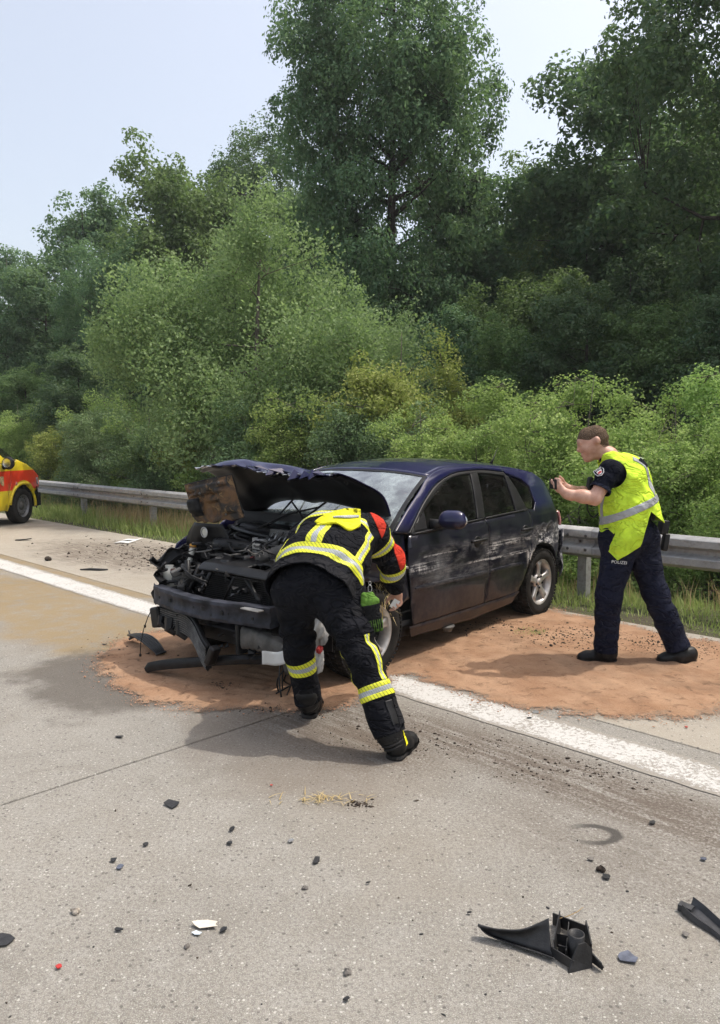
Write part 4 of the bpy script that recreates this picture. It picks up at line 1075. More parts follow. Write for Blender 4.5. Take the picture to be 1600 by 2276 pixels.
o['label'] = 'brown scorched heat shield hanging from the raised hood'
pc_ = MB().grid(lambda a, q: (lambda p: (p[0] + .012 + .006 * math.sin(3 * a), p[1], p[2]))(shield_pt(.40 + .42 * a, .03 + .26 * q)), 8, 7).build('melted_cover', MAT_GREYP if False else MAT_DARK, o, True); solid(pc_, .01, 0)
bx_ = MB().tube([shield_pt(0.005, k / 16) for k in range(17)] + [shield_pt(k / 10, .995) for k in range(1, 10)], .006, 6).build('shield_rim', MAT_DARK, o, True)
b = MB()
for (a, q) in ((.14, .80), (.30, .36), (.78, .16), (.86, .72)):
    p = shield_pt(a, q); b.lathe([(.001, .010), (.005, .009), (.009, .003), (.011, 0)], 12, 'x', (p[0] + .004, p[1], p[2])); 
b.build('fastener', MAT_GREYP, HOOD, True)
tb = MB(); V = []
for i in range(12):
    for j in range(9):
        k = i / 11; q = j / 8; w = .30 + .12 * math.sin(math.pi * k) + .16 * k
        V.append((2.80 - .05 * k + .02 * math.sin(5 * q + 3 * k), -.50 + (q - .5) * w - .02 * k, 1.00 - .30 * k - .03 * math.sin(6 * q) * k))
tb.add(V, [(i * 9 + j, (i + 1) * 9 + j, (i + 1) * 9 + j + 1, i * 9 + j + 1) for i in range(11) for j in range(8)])
o = tb.build('shield_flap', MAT_BLACK, HOOD, True); solid(o, .006, 0)
b = MB(); b.lathe([(.030, .0), (.036, .004), (.042, .0), (.036, -.004)], 24, 'x', (2.832, -.50, .935), True); b.build('ring', MAT_ALLOY, HOOD, True)
b = MB(); b.lathe([(.001, .002), (.030, .002)], 20, 'x', (2.825, -.50, .935)); b.build('lamp_hole', MAT_WHITEP, HOOD, True)

# ------------------------------------------------------------ front end and engine bay
EB = 0
b = MB(); V = []
pr_ = [(0, .570), (.012, .566), (.016, .545), (.004, .525), (.004, .480), (.016, .460), (.012, .438), (0, .434), (-.07, .44), (-.07, .565)]
nb = 34
for i in range(nb):
    k = i / (nb - 1); y = -.63 + 1.22 * k; x = 3.185 + .10 * math.sin(math.pi * k) ** .8
    rp = .004 * math.sin(i * 2.1) + .003 * math.sin(i * 5.3)
    for (dx, z) in pr_: V.append((x + dx + rp, y, z + .008 * math.sin(2.2 * k + .4) + .004 * math.sin(9 * k)))
n_ = len(pr_)
b.add(V, [(i * n_ + j, (i + 1) * n_ + j, (i + 1) * n_ + (j + 1) % n_, i * n_ + (j + 1) % n_) for i in range(nb - 1) for j in range(n_)])
b.add(V[:n_], [tuple(range(n_))]); b.add(V[-n_:], [tuple(range(n_ - 1, -1, -1))])
BEAM = b.build('bumper_beam', MAT_BEAM, CAR); fix_normals(BEAM); auto_smooth(BEAM, 40); BEAM['label'] = 'bare scorched bumper beam with square holes'
b = MB()
for (k, s_, r, z) in ((.10, .010, 1, .50), (.235, .014, 0, .505), (.48, .008, 1, .50), (.56, .014, 0, .505), (.70, .014, 1, .50), (.745, .008, 0, .50), (.90, .010, 0, .49), (.62, .007, 1, .47)):
    y = -.63 + 1.22 * k; x = 3.185 + .10 * math.sin(math.pi * k) ** .8 + .0075
    z += .008 * math.sin(2.2 * k + .4)
    if r: b.lathe([(.001, .002), (s_, .002), (s_ * 1.15, -.002)], 14, 'x', (x, y, z))
    else: b.box((x, y, z), (.005, s_ * 1.9, s_ * 1.9))
b.build('hole', MAT_TRIM, BEAM)
b = MB(); b.box((3.175, -.645, .502), (.008, .075, .15), Matrix.Rotation(-.5, 3, 'Z')); o = b.build('end_plate', MAT_BEAM, BEAM); bev(o, .004)
b = MB(); b.box((3.262, .50, .566), (.05, .16, .006)); b.build('bare_metal_scrape', MAT_ALLOY, BEAM)
for y_ in (-.52, .50): MB().box((2.95, y_, .50), (.45, .09, .11)).build('frame_rail', MAT_DARK, CAR)
# inner wings and firewall
b = MB()
for sy in (-1, 1):
    b.add([(2.30, sy * .70, .95), (2.75, sy * .68, .82), (2.98, sy * .64, .66), (2.98, sy * .60, .40), (2.30, sy * .62, .40)], [(0, 1, 2, 3, 4)])
b.add([(2.34, -.75, .93), (2.34, .75, .93), (2.32, .75, .3), (2.32, -.75, .3)], [(0, 1, 2, 3)])
b.box((2.65, 0, .33), (.75, 1.2, .03))
o = b.build('bay_wall', MAT_DARK, CAR); solid(o, .008, 0)
# crumpled far wing and torn liner
b = MB(); b.grid(lambda a, q: (2.62 + .52 * a, -.72 - .05 * math.sin(9 * a + 4 * q) - .04 * math.sin(17 * q), .88 - .14 * a - .30 * q + .03 * math.sin(13 * a + 3 * q) + .025 * math.sin(29 * a) * (q < .05)), 26, 14)
o = b.build('torn_wing_liner', MAT_BLACK, CAR); auto_smooth(o, 30); solid(o, .006, 0)
# radiator with fins, frame and slam panel
RAD = MB(); RAD.box((3.0, .03, .575), (.035, .80, .33)); RAD = RAD.build('radiator', MAT_DARK, CAR)
b = MB()
for i in range(24): b.box((3.021, .03, .42 + .0135 * i), (.006, .76, .0055))
b.build('fin', MAT_BLACK, RAD)
b = MB()
for (p, q, r) in (((3.05, -.42, .76), (3.06, -.40, .44), .020), ((3.05, .46, .76), (3.06, .46, .44), .020), ((3.06, -.12, .74), (3.10, -.20, .56), .016), ((3.05, .12, .75), (3.09, .02, .52), .010), ((3.05, .18, .73), (3.09, .42, .53), .016), ((3.04, -.30, .74), (3.11, -.36, .50), .012)): b.tube([p, ((p[0] + q[0]) / 2 + .01, (p[1] + q[1]) / 2 + .012, (p[2] + q[2]) / 2), q], r, 7)
for i in range(13):
    y = -.08 + .042 * i; b.tube([(3.07, y, .735), (3.07, y + .021, .700), (3.07, y + .042, .735)], .005, 5)
b.tube([(3.07, -.08, .70), (3.07, .46, .70)], .006, 6)
b.build('radiator_frame', MAT_BLACK, RAD, True)
def slam(a, q):
    y = -.26 + .86 * q; x = 2.86 + .23 * a
    z = .792 - .020 * a - .035 * clampf((a - .72) / .28) ** 1.5 - .02 * (1 - q) * a + .012 * (abs(((q * 2.3) % 1) - .5) < .12) * (a < .6) + .005 * math.sin(6 * q)
    return (x + .03 * q, y, z)
b = MB(); nS, mS = 26, 60
V = [slam(i / (nS - 1), j / (mS - 1)) for i in range(nS) for j in range(mS)]
b.add(V, [(i * mS + j, (i + 1) * mS + j, (i + 1) * mS + j + 1, i * mS + j + 1) for i in range(nS - 1) for j in range(mS - 1) if not ((.30 < i / nS < .62 and .52 < j / mS < .72) or (.2 < i / nS < .34 and .80 < j / mS < .95))])
o = b.build('slam_panel', MAT_BLACK, CAR); auto_smooth(o, 40); solid(o, .016, -1)
b = MB(); b.box((2.85, .05, .803), (.035, .075, .003), Matrix.Rotation(.1, 3, 'Z')); b.build('warning_label', MAT_RED, o)
b = MB(); b.lathe([(.001, .004), (.016, .004), (.018, 0)], 14, 'x', (3.125, .56, .735)); b.build('clip', MAT_TRIM, o)
# engine
ENG = MB(); ENG.box((2.62, .08, .60), (.42, .62, .36)); ENG = bev(ENG.build('engine', MAT_DARK, CAR), .03, 2); ENG['label'] = 'sooty engine with hoses and wiring'
b = MB(); b.box((2.60, .08, .80), (.30, .50, .05)); 
for i in range(4): b.box((2.60, -.10 + .12 * i, .832), (.24, .05, .02))
o = bev(b.build('valve_cover', MAT_BLACK, ENG), .008, 2)
def hose(name, pts, r, mat, ribs=0, par=None):
    P = [crom(pts, i / 24) for i in range(25)]
    rr = [r * (1 + (.10 if (ribs and i % 2) else 0)) for i in range(25)]
    return MB().tube(P, rr, 12).build(name, mat, par or ENG, True)
hose('intake_hose', [(2.55, -.62, .70), (2.70, -.50, .82), (2.80, -.34, .85), (2.74, -.16, .84), (2.62, -.06, .82)], .052, MAT_BLACK)
hose('corrugated_hose', [(2.86, .10, .80), (2.78, .18, .83), (2.68, .24, .86), (2.58, .26, .84)], .042, MAT_GREYP, 1)
hose('coolant_hose', [(2.50, .48, .80), (2.62, .45, .88), (2.74, .40, .86), (2.84, .36, .76)], .028, MAT_BLACK)
hose('coolant_hose', [(2.44, .30, .86), (2.50, .42, .90), (2.62, .50, .84), (2.66, .52, .74)], .020, MAT_BLACK)
b = MB(); b.lathe([(.001, .05), (.03, .05), (.05, .035), (.055, 0), (.04, -.03)], 18, 'z', (2.70, -.02, .86)); b.box((2.74, .02, .86), (.09, .08, .06)); b.tube([(2.72, -.06, .86), (2.72, -.06, .92)], .022, 10); b.build('throttle_body', MAT_ALLOY, ENG)
b = MB(); b.lathe([(.001, .03), (.032, .03), (.036, .01), (.034, -.02)], 16, 'z', (2.62, .03, .872)); b.build('oil_cap', MAT_GREYP, ENG)
b = MB(); b.lathe([(.001, .02), (.024, .02), (.024, -.01)], 16, 'z', (2.66, -.52, .83)); b.build('yellow_cap', simple('yellow_cap', (.5, .42, .06), .5), ENG)
b = MB(); b.lathe([(.085, -.03), (.092, 0), (.085, .03), (.03, .03), (.001, .03)], 22, 'x', (2.52, -.10, .82)); b.build('pulley', MAT_BLACK, ENG, True)
rbox('control_box', (2.42, -.03, .90), (.14, .26, .09), MAT_GREYP, CAR, (0, -.25, .1), .012)
rbox('battery', (2.52, .46, .76), (.22, .17, .18), MAT_BLACK, CAR, None, .01)
rk = random.Random(4)
b = MB()
for i in range(90):
    x, y, z = rk.uniform(2.40, 2.92), rk.uniform(-.52, .54), rk.uniform(.72, .88); P = [np.array((x, y, z))]
    for k in range(3): P.append(P[-1] + np.array([rk.uniform(-.10, .10), rk.uniform(-.12, .12), rk.uniform(-.05, .05)]))
    b.tube([crom(P, j / 9) for j in range(10)], rk.choice((.004, .006, .008, .012)), 6)
b.build('wiring', MAT_BLACK, ENG, True)
b = MB()
for i in range(44):
    P = [np.array((rk.uniform(2.40, 2.95), rk.uniform(-.52, .52), rk.uniform(.76, .89)))]
    for k in range(3): P.append(P[-1] + np.array([rk.uniform(-.08, .08), rk.uniform(-.10, .10), rk.uniform(-.03, .04)]))
    b.tube([crom(P, j / 9) for j in range(10)], rk.choice((.003, .004, .006)), 6)
b.build('highlight_line', MAT_GREYP, ENG, True)  # pale grey lines among the wiring, their colour standing in for highlights
for i in range(14):
    c_ = (rk.uniform(2.46, 2.9), rk.uniform(-.4, .5), rk.uniform(.80, .87)); r_ = rk.uniform(.014, .034); MB().lathe([(.001, r_ * .7), (r_ * .7, r_ * .7), (r_, r_ * .4), (r_, -r_), (r_ * 1.2, -r_ * 1.1)], 14, 'z', c_).build('engine_cap', (MAT_ALLOY, MAT_BLACK, MAT_GREYP)[i % 3], ENG, True)
for i in range(60):
    b = MB(); b.box((rk.uniform(2.45, 2.95), rk.uniform(-.55, .55), rk.uniform(.68, .80)), (rk.uniform(.03, .10), rk.uniform(.03, .10), rk.uniform(.02, .07)), Matrix.Rotation(rk.uniform(-.6, .6), 3, 'Z') @ Matrix.Rotation(rk.uniform(-.4, .4), 3, 'X'))
    bev(b.build('engine_fitting', MAT_DARK if i % 4 else MAT_GREYP, ENG), .006, 1)
b = MB()
for i in range(9): 
    y = -.12 + .05 * i; b.tube([(2.44, y, .90), (2.50, y + .02, .93 + .015 * math.sin(i)), (2.56, y + .03, .88)], .006, 6)
b.build('fuel_line', MAT_ALLOY, ENG, True)
b = MB()
for i in range(16): b.box((rk.uniform(2.5, 2.9), rk.uniform(-.3, .5), rk.uniform(.84, .88)), (.02, rk.uniform(.015, .04), .014), Matrix.Rotation(rk.uniform(-1, 1), 3, 'Z'))
b.build('connector', MAT_GREYP, ENG)
# washer bottle, its neck and the corner clutter
b = MB(); b.lathe([(.001, -.11), (.060, -.11), (.070, -.09), (.074, -.02), (.070, .05), (.050, .085), (.034, .09), (.034, .112), (.028, .114), (.001, .114)], 18, 'z', (2.985, -.70, .575)); b.v = [(v[0] + .02 * math.sin(20 * v[2]), v[1], v[2]) for v in b.v]
b.build('washer_bottle', MAT_WHITEP, CAR, True)
b = MB(); b.tube([(2.93, -.66, .62), (2.86, -.66, .70), (2.80, -.68, .80)], [.034, .026, .022], 12); o = b.build('filler_neck', MAT_WHITEP, CAR, True)
b = MB(); b.lathe([(.001, .03), (.026, .03), (.028, .0), (.001, 0)], 14, 'z', (2.797, -.682, .80)); b.build('filler_cap', MAT_ORANGE, o, True)
b = MB(); b.tube([(3.06, -.60, .665), (3.02, -.50, .665)], .016, 10); b.tube([(3.02, -.50, .665), (2.95, -.30, .69), (2.90, -.10, .72)], .007, 6); b.build('relay_pipe', simple('rust_brown', (.12, .05, .03), .6), CAR, True)
b = MB()
for i in range(24):
    P = [np.array((rk.uniform(2.85, 3.12), rk.uniform(-.66, -.34), rk.uniform(.56, .74)))]
    for k in range(3): P.append(P[-1] + np.array([rk.uniform(-.06, .06), rk.uniform(-.03, .16), rk.uniform(-.05, .04)]))
    b.tube([crom(P, j / 9) for j in range(10)], rk.choice((.005, .008, .012)), 6)
b.build('cable_loom', MAT_BLACK, CAR, True)
b = MB()
for i in range(12): b.box((rk.uniform(2.9, 3.1), rk.uniform(-.62, -.38), rk.uniform(.56, .68)), (rk.uniform(.03, .08), rk.uniform(.03, .08), rk.uniform(.02, .05)), Matrix.Rotation(rk.uniform(-.8, .8), 3, 'Z') @ Matrix.Rotation(rk.uniform(-.6, .6), 3, 'Y'))
b.tube([(3.05, -.60, .60), (3.0, -.50, .62), (2.9, -.46, .66)], .025, 8)
o = bev(b.build('broken_bracket', MAT_GREYP, CAR), .005, 1)
# bent intercooler below the beam
IP = [(3.16, -.60, .350), (3.175, -.50, .348), (3.195, -.38, .348), (3.22, -.26, .360), (3.25, -.13, .350), (3.285, -.02, .310), (3.325, .08, .258), (3.35, .17, .212)]
IC = MB(); nI = 26
def ic_c(k): return crom(IP, k)
V = []
for i in range(nI):
    p = ic_c(i / (nI - 1)); k = i / (nI - 1); h = .064 + .008 * k
    for (dx, dz) in ((-.03, h), (-.03, -h), (.018, -h), (.018, h)): V.append((p[0] + dx, p[1], p[2] + dz))
IC.add(V, [(i * 4 + j, (i + 1) * 4 + j, (i + 1) * 4 + (j + 1) % 4, i * 4 + (j + 1) % 4) for i in range(nI - 1) for j in range(4)]); IC.add(V[:4], [(0, 1, 2, 3)]); IC.add(V[-4:], [(3, 2, 1, 0)])
ICo = IC.build('intercooler', MAT_TRIM, CAR); fix_normals(ICo); ICo['label'] = 'intercooler bent downwards under the bumper beam'
b = MB()
for r in range(9):
    dz = (r - 4) / 4; b.tube([tuple(np.array(ic_c(k / 22)) + [.020, 0, dz * (.058 + .008 * k / 22)]) for k in range(1, 23)], .0034, 5)
b.build('cooling_tube', simple('dusty_aluminium_tube', (0.13, 0.127, 0.12), .55, .2, .4, 20), ICo, True)
b = MB(); 
for r in (-1, 1): b.tube([tuple(np.array(ic_c(k / 22)) + [.0, 0, r * (.068 + .008 * k / 22)]) for k in range(0, 23)], .011, 6)
b.build('end_rail', MAT_BLACK, ICo, True)
b = MB(); p = ic_c(.02); b.box((p[0] + .01, p[1] - .03, p[2] - .015), (.07, .10, .15), Matrix.Rotation(.2, 3, 'X')); o = bev(b.build('end_tank', MAT_BLACK, ICo), .015, 2)
b = MB(); p = ic_c(.99); b.box((p[0] - .01, p[1] + .035, p[2] + .02), (.07, .05, .14), Matrix.Rotation(-.5, 3, 'X')); bev(b.build('end_tank', MAT_BLACK, ICo), .012, 2)
b = MB(); 
for (y, z, w) in ((-.42, .29, .12), (-.30, .275, .10), (-.18, .29, .08), (-.53, .31, .07)): b.tube([(3.20, y, .36), (3.22, y + .01, z), (3.20, y + .05, z - .03)], [w * .4, w * .35, w * .2], 7)
b.build('broken_fan_shroud', MAT_BLACK, CAR)
# air duct, torn lower parts, hanging spoiler
def duct_pt(a, q):
    y = .36 + .32 * a; an = q * 2 * math.pi; h = .075 - .025 * a; d = .05
    rb = 1 + .05 * math.sin(a * 55) * (a < .55)
    c = .355 - .06 * a ** 2
    return (3.19 - .06 * a + d * rb * math.copysign(abs(math.cos(an)) ** .5, math.cos(an)), y, c + h * rb * math.copysign(abs(math.sin(an)) ** .5, math.sin(an)))
o = MB().grid(duct_pt, 30, 25).build('air_duct', MAT_GREYP, CAR, True); fix_normals(o); auto_smooth(o, 50)
b = MB(); b.box((3.21, .345, .345), (.10, .03, .20)); b.box((3.10, .50, .27), (.10, .32, .05)); b.box((3.05, .12, .30), (.14, .55, .10)); bev(b.build('lower_bracket', MAT_BLACK, CAR), .008, 1)
SPp = [(3.40, -.43, .045), (3.38, -.30, .085), (3.33, -.10, .125), (3.26, .12, .165), (3.18, .32, .195), (3.12, .52, .215)]
b = MB(); V = []
for i in range(24):
    p = crom(SPp, i / 23); h = .036 * (1 - .25 * i / 23) * (.5 if i == 0 else 1)
    for (dx, dz) in ((.02, -h), (.028, h * .2), (.012, h), (-.05, h * .9), (-.05, h * .6), (0, h * .5), (.008, -h)): V.append((p[0] + dx, p[1], p[2] + dz))
b.add(V, [(i * 7 + j, (i + 1) * 7 + j, (i + 1) * 7 + (j + 1) % 7, i * 7 + (j + 1) % 7) for i in range(23) for j in range(7)]); b.add(V[:7], [tuple(range(7))]); b.add(V[-7:], [tuple(range(6, -1, -1))])
o = b.build('hanging_spoiler', MAT_BLACK, CAR); fix_normals(o); auto_smooth(o, 45); o['label'] = 'black lower spoiler strip torn off at one end and touching the sand'
b = MB()
for i in range(70):
    c_ = Vector((rk.uniform(2.95, 3.24), rk.uniform(-.62, .58), rk.choice((rk.uniform(.24, .42), rk.uniform(.58, .78))))); w_ = rk.uniform(.02, .09); h_ = rk.uniform(.006, .025)
    M_ = Matrix.Rotation(rk.uniform(-1.2, 1.2), 3, 'Z') @ Matrix.Rotation(rk.uniform(-1.2, 1.2), 3, 'X'); P = [M_ @ Vector(q) for q in ((-w_ / 2, -h_, 0), (w_ * .4, -h_ * .6, .01), (w_ / 2, h_ * .8, -.006), (-.1 * w_, h_ * 1.6, .012), (-w_ * .45, h_ * .5, .004))]
    b.add([c_ + q for q in P] + [c_ + q + Vector((.003, 0, .003)) for q in P], [(0, 1, 2, 3, 4), (9, 8, 7, 6, 5)] + [(k, (k + 1) % 5, 5 + (k + 1) % 5, 5 + k) for k in range(5)])
o = b.build('torn_splinters', MAT_BLACK, CAR); o['kind'] = 'stuff'
# headlamp remains and loom near the front wheel
b = MB(); b.grid(lambda a, q: (3.02 + .10 * math.sin(3 * q) + .02 * math.sin(9 * a), .58 + .16 * q, .50 - .34 * a + .02 * math.sin(11 * q + 5 * a)), 14, 10); o = b.build('torn_liner', MAT_GREYP, CAR); auto_smooth(o, 30); solid(o, .005, 0)
b = MB(); b.lathe([(.001, 0), (.05, .0), (.062, .02), (.058, .05)], 20, 'x', (3.07, .66, .42)); b.build('fog_lamp', MAT_GREYP, CAR, True)
b = MB()
for i in range(9):
    y = .60 + .016 * i; x = 3.10 + .03 * math.sin(i * 2.0)
    P = [(x, y, .36), (x + .03 * math.sin(i), y + .02, .24), (x + .06 * math.sin(i * 1.7), y + .05 * math.sin(i * 1.1), .12), (x + .10 * math.sin(i * 2.3), y + .10 * math.sin(i * .9), .03)]
    b.tube([crom(P, j / 10) for j in range(11)], .0055, 6)
b.build('hanging_wire', MAT_BLACK, CAR, True)
b = MB(); b.tube([(3.19, -.66, .40), (3.21, -.69, .33), (3.22, -.73, .24), (3.24, -.75, .12), (3.24, -.755, .05)], .0035, 5); b.box((3.22, -.715, .26), (.012, .012, .02)); b.box((3.24, -.755, .04), (.012, .014, .02)); b.build('hanging_sensor_cable', MAT_BLACK, CAR)
b = MB(); b.lathe([(.001, .0), (.022, 0), (.026, .012), (.010, .016), (.008, .05)], 14, 'y', (2.175, .858, .735)); b.build('side_repeater', MAT_WHITEP, CAR, True)
b = MB(); b.lathe([(.001, -.03), (.03, -.03), (.034, -.01), (.05, .005), (.05, .015), (.001, .015)], 18, 'z', (1.50, .80, .165)); b.v = [(1.50 + (v[0] - 1.5) * 1.3, v[1], v[2]) for v in b.v]; b.build('hanging_cap', MAT_GREYP, CAR, True)
# straw caught in the wheel arch
rng = np.random.default_rng(77); N = 170
P = np.c_[rng.normal(2.34, .045, N), rng.normal(.80, .04, N), rng.normal(.545, .045, N)]
hN = rng.uniform(.06, .20, N)
st = blades('straw_tuft', P, hN, rng.uniform(.003, .006, N), rng.uniform(.3, 1.1, N), MAT_DRY, rng, rng.random(N)); st.parent = CAR
me = st.data; co = np.empty(len(me.vertices) * 3, np.float32); me.vertices.foreach_get('co', co); co = co.reshape(-1, 3); d = co - np.repeat(P, 5, 0); d[:, 2] *= np.repeat(rng.choice([-1.2, -.8, .5], N), 5); co = np.repeat(P, 5, 0) + d
me.vertices.foreach_set('co', co.ravel().astype(np.float32)); me.update()

# ============================================================ people
def nv(a): a = np.asarray(a, float); return a / max(np.linalg.norm(a), 1e-9)
class Fld:
    """signed distance field on a grid; tapered limbs blended into one skin"""
    def __init__(s, lo, hi, h):
        s.lo = np.array(lo, float); s.h = h; s.n = (np.ceil((np.array(hi) - lo) / h)).astype(int) + 1
        s.F = np.full(s.n, .25, np.float32)
    def sub(s, a, b, r):
        mn = np.minimum(a, b) - r; mx = np.maximum(a, b) + r
        i0 = np.clip(np.floor((mn - s.lo) / s.h).astype(int), 0, s.n - 1); i1 = np.clip(np.ceil((mx - s.lo) / s.h).astype(int) + 1, 1, s.n)
        sl = tuple(slice(i0[k], i1[k]) for k in range(3))
        ax = [s.lo[k] + s.h * np.arange(i0[k], i1[k]) for k in range(3)]
        return sl, np.stack(np.meshgrid(*ax, indexing='ij'), -1).astype(np.float32)
    def cone(s, a, b, ra, rb, k=.02, flat=None, wr=None):
        a = np.asarray(a, float); b = np.asarray(b, float)
        rt = max(ra, rb) * (flat[1] if flat else 1) + k + .03
        sl, G = s.sub(a, b, rt)
        if min(G.shape[:3]) == 0: return s
        ab = b - a; L2 = max(ab @ ab, 1e-9)
        d = G - a; t = np.clip((d @ ab) / L2, 0, 1)
        q = d - t[..., None] * ab
        if flat:
            sv = nv(flat[0]); c = q @ sv; q = q - c[..., None] * sv * (1 - 1 / flat[1])
        D = np.linalg.norm(q, axis=-1) - (ra + (rb - ra) * t)
        if wr:                                            # cloth folds across the limb: (amp, waves, lo, hi, seed)
            amp, wv, lo, hi, sd_ = wr
            e = nv(np.cross(ab, [.3, .5, .8])); ph = d @ e
            w = np.exp(-((t - (lo + hi) / 2) / max(hi - lo, 1e-3) * 2) ** 2)
            D = D + amp * w * (np.sin(t * wv + 22 * ph + sd_) + .6 * np.sin(t * wv * 1.7 - 31 * ph + 2 * sd_))
        cur = s.F[sl]
        h = np.maximum(k - np.abs(cur - D), 0) / k if k > 0 else 0
        s.F[sl] = np.minimum(cur, D) - h * h * k * .25
        return s
    def chain(s, pts, rad, k=.02, flat=None, wr=None):
        for i in range(len(pts) - 1): s.cone(pts[i], pts[i + 1], rad[i], rad[i + 1], k, flat, wr)
        return s
    def wob(s, amp, f, seed=0):
        r = np.random.default_rng(seed); ax = [s.lo[k] + s.h * np.arange(s.n[k]) for k in range(3)]
        G = np.meshgrid(*ax, indexing='ij', sparse=True); T = 0
        for k in range(4):
            d = r.normal(size=3) * f * (1 + .5 * k); e = r.normal(size=3) * f * .6
            T = T + np.sin(G[0] * d[0] + G[1] * d[1] + G[2] * d[2] + r.uniform(0, 6) + 1.2 * np.sin(G[0] * e[0] + G[1] * e[1] + G[2] * e[2])) / (1 + .4 * k)
        s.F += (amp * T).astype(np.float32); return s
    def nets(s):
        F = s.F; n = s.n; S = F < 0
        c = [F[i:n[0] - 1 + i, j:n[1] - 1 + j, k:n[2] - 1 + k] for i in (0, 1) for j in (0, 1) for k in (0, 1)]
        cs = np.zeros(c[0].shape, np.int8)
        for q in c: cs += (q < 0)
        act = (cs > 0) & (cs < 8); I = np.argwhere(act)
        idx = np.full(act.shape, -1, np.int64); idx[act] = np.arange(len(I))
        vals = np.stack([q[act] for q in c], 1)
        off = np.array([(i, j, k) for i in (0, 1) for j in (0, 1) for k in (0, 1)], float)
        acc = np.zeros((len(I), 3)); cnt = np.zeros(len(I))
        for a in range(8):
            for b in range(a + 1, 8):
                if np.abs(off[a] - off[b]).sum() != 1: continue
                va, vb = vals[:, a], vals[:, b]; m = (va < 0) != (vb < 0)
                t = np.where(m, va / np.where(m, va - vb, 1), 0)
                acc += np.where(m[:, None], off[a] + t[:, None] * (off[b] - off[a]), 0); cnt += m
        V = s.lo + s.h * (I + acc / cnt[:, None])
        faces = []
        for ax in range(3):
            a = [slice(None)] * 3; b = [slice(None)] * 3; a[ax] = slice(0, -1); b[ax] = slice(1, None)
            m = S[tuple(a)] != S[tuple(b)]; E = np.argwhere(m); fl = S[tuple(a)][m]
            o1, o2 = [(1, 2), (2, 0), (0, 1)][ax]
            ok = (E[:, o1] > 0) & (E[:, o2] > 0) & (E[:, o1] < n[o1] - 1) & (E[:, o2] < n[o2] - 1); E = E[ok]; fl = fl[ok]
            def cell(d1, d2):
                C = E.copy(); C[:, o1] -= d1; C[:, o2] -= d2; return idx[C[:, 0], C[:, 1], C[:, 2]]
            q = np.stack([cell(1, 1), cell(0, 1), cell(0, 0), cell(1, 0)], 1)
            q[~fl] = q[~fl][:, ::-1]; faces.append(q)
        Fc = np.concatenate(faces); Fc = Fc[(Fc >= 0).all(1)]
        # relax once
        e = np.concatenate([Fc[:, [0, 1]], Fc[:, [1, 2]], Fc[:, [2, 3]], Fc[:, [3, 0]]])
        sm = np.zeros_like(V); ct = np.zeros(len(V)); np.add.at(sm, e[:, 0], V[e[:, 1]]); np.add.at(ct, e[:, 0], 1); np.add.at(sm, e[:, 1], V[e[:, 0]]); np.add.at(ct, e[:, 1], 1)
        V = V * .5 + .5 * sm / np.maximum(ct, 1)[:, None]
        return V, Fc
def normals(V, Fq):
    N = np.zeros_like(V); n = np.cross(V[Fq[:, 2]] - V[Fq[:, 0]], V[Fq[:, 3]] - V[Fq[:, 1]])
    for k in range(4): np.add.at(N, Fq[:, k], n)
    return unit(N)
class Skin:
    """a finished surface with scalar fields, from which hems, bands and patches are cut"""
    def __init__(s, V, Fq, fields):
        s.V = V; s.N = normals(V, Fq); s.T = np.concatenate([Fq[:, [0, 1, 2]], Fq[:, [0, 2, 3]]]); s.names = list(fields)
        s.D = np.concatenate([V, s.N] + [np.asarray(fields[k])[:, None] for k in s.names], 1)
    def cut(s, conds):
        """conds: (field, lo, hi); keeps what lies inside all of them"""
        D = s.D; T = s.T
        for (nm, lo, hi) in conds:
            c = 6 + s.names.index(nm)
            for (sg, lim) in ((1, lo), (-1, hi)):
                if lim is None: continue
                f = sg * (D[:, c] - lim); ins = (f >= 0)[T]; k = ins.sum(1)
                keep = T[k == 3]; part = T[(k == 1) | (k == 2)]; new = []; ext = []; base = len(D)
                cache = {}
                def mid(a, b):
                    key = (min(a, b), max(a, b))
                    if key not in cache:
                        t = f[a] / (f[a] - f[b]); ext.append(D[a] + t * (D[b] - D[a])); cache[key] = base + len(ext) - 1
                    return cache[key]
                for tri in part:
                    P = []
                    for i in range(3):
                        a, b = tri[i], tri[(i + 1) % 3]
                        if f[a] >= 0: P.append(a)
                        if (f[a] >= 0) != (f[b] >= 0): P.append(mid(a, b))
                    for i in range(1, len(P) - 1): new.append((P[0], P[i], P[i + 1]))
                if ext: D = np.concatenate([D, np.array(ext)])
                T = np.concatenate([keep, np.array(new, int).reshape(-1, 3)])
        used = np.unique(T); m = np.full(len(D), -1); m[used] = np.arange(len(used))
        return D[used], m[T]
    def build(s, name, conds, mat, parent, org, off=0.0, th=0.0, one=False):
        D, T = s.cut(conds)
        if len(T) == 0: return None
        if one:                                           # keep the largest connected piece
            lab = np.arange(len(D))
            for _ in range(400):
                m = lab[T].min(1); old = lab.copy()
                for k in range(3): np.minimum.at(lab, T[:, k], m)
                if (lab == old).all(): break
            u_, c_ = np.unique(lab[T[:, 0]], return_counts=True); T = T[lab[T[:, 0]] == u_[c_.argmax()]]
            us_ = np.unique(T); mp_ = np.full(len(D), -1); mp_[us_] = np.arange(len(us_)); D = D[us_]; T = mp_[T]
        o = mesh_np(name, D[:, :3] + unit(D[:, 3:6]) * off - org, T, mat, parent, True)
        if th: solid(o, th, -1)
        return o
def seg_t(P, a, b):
    a = np.asarray(a, float); ab = np.asarray(b, float) - a; t = (P - a) @ ab / (ab @ ab)
    return t, np.linalg.norm(P - a - np.clip(t, 0, 1)[:, None] * ab, axis=1)
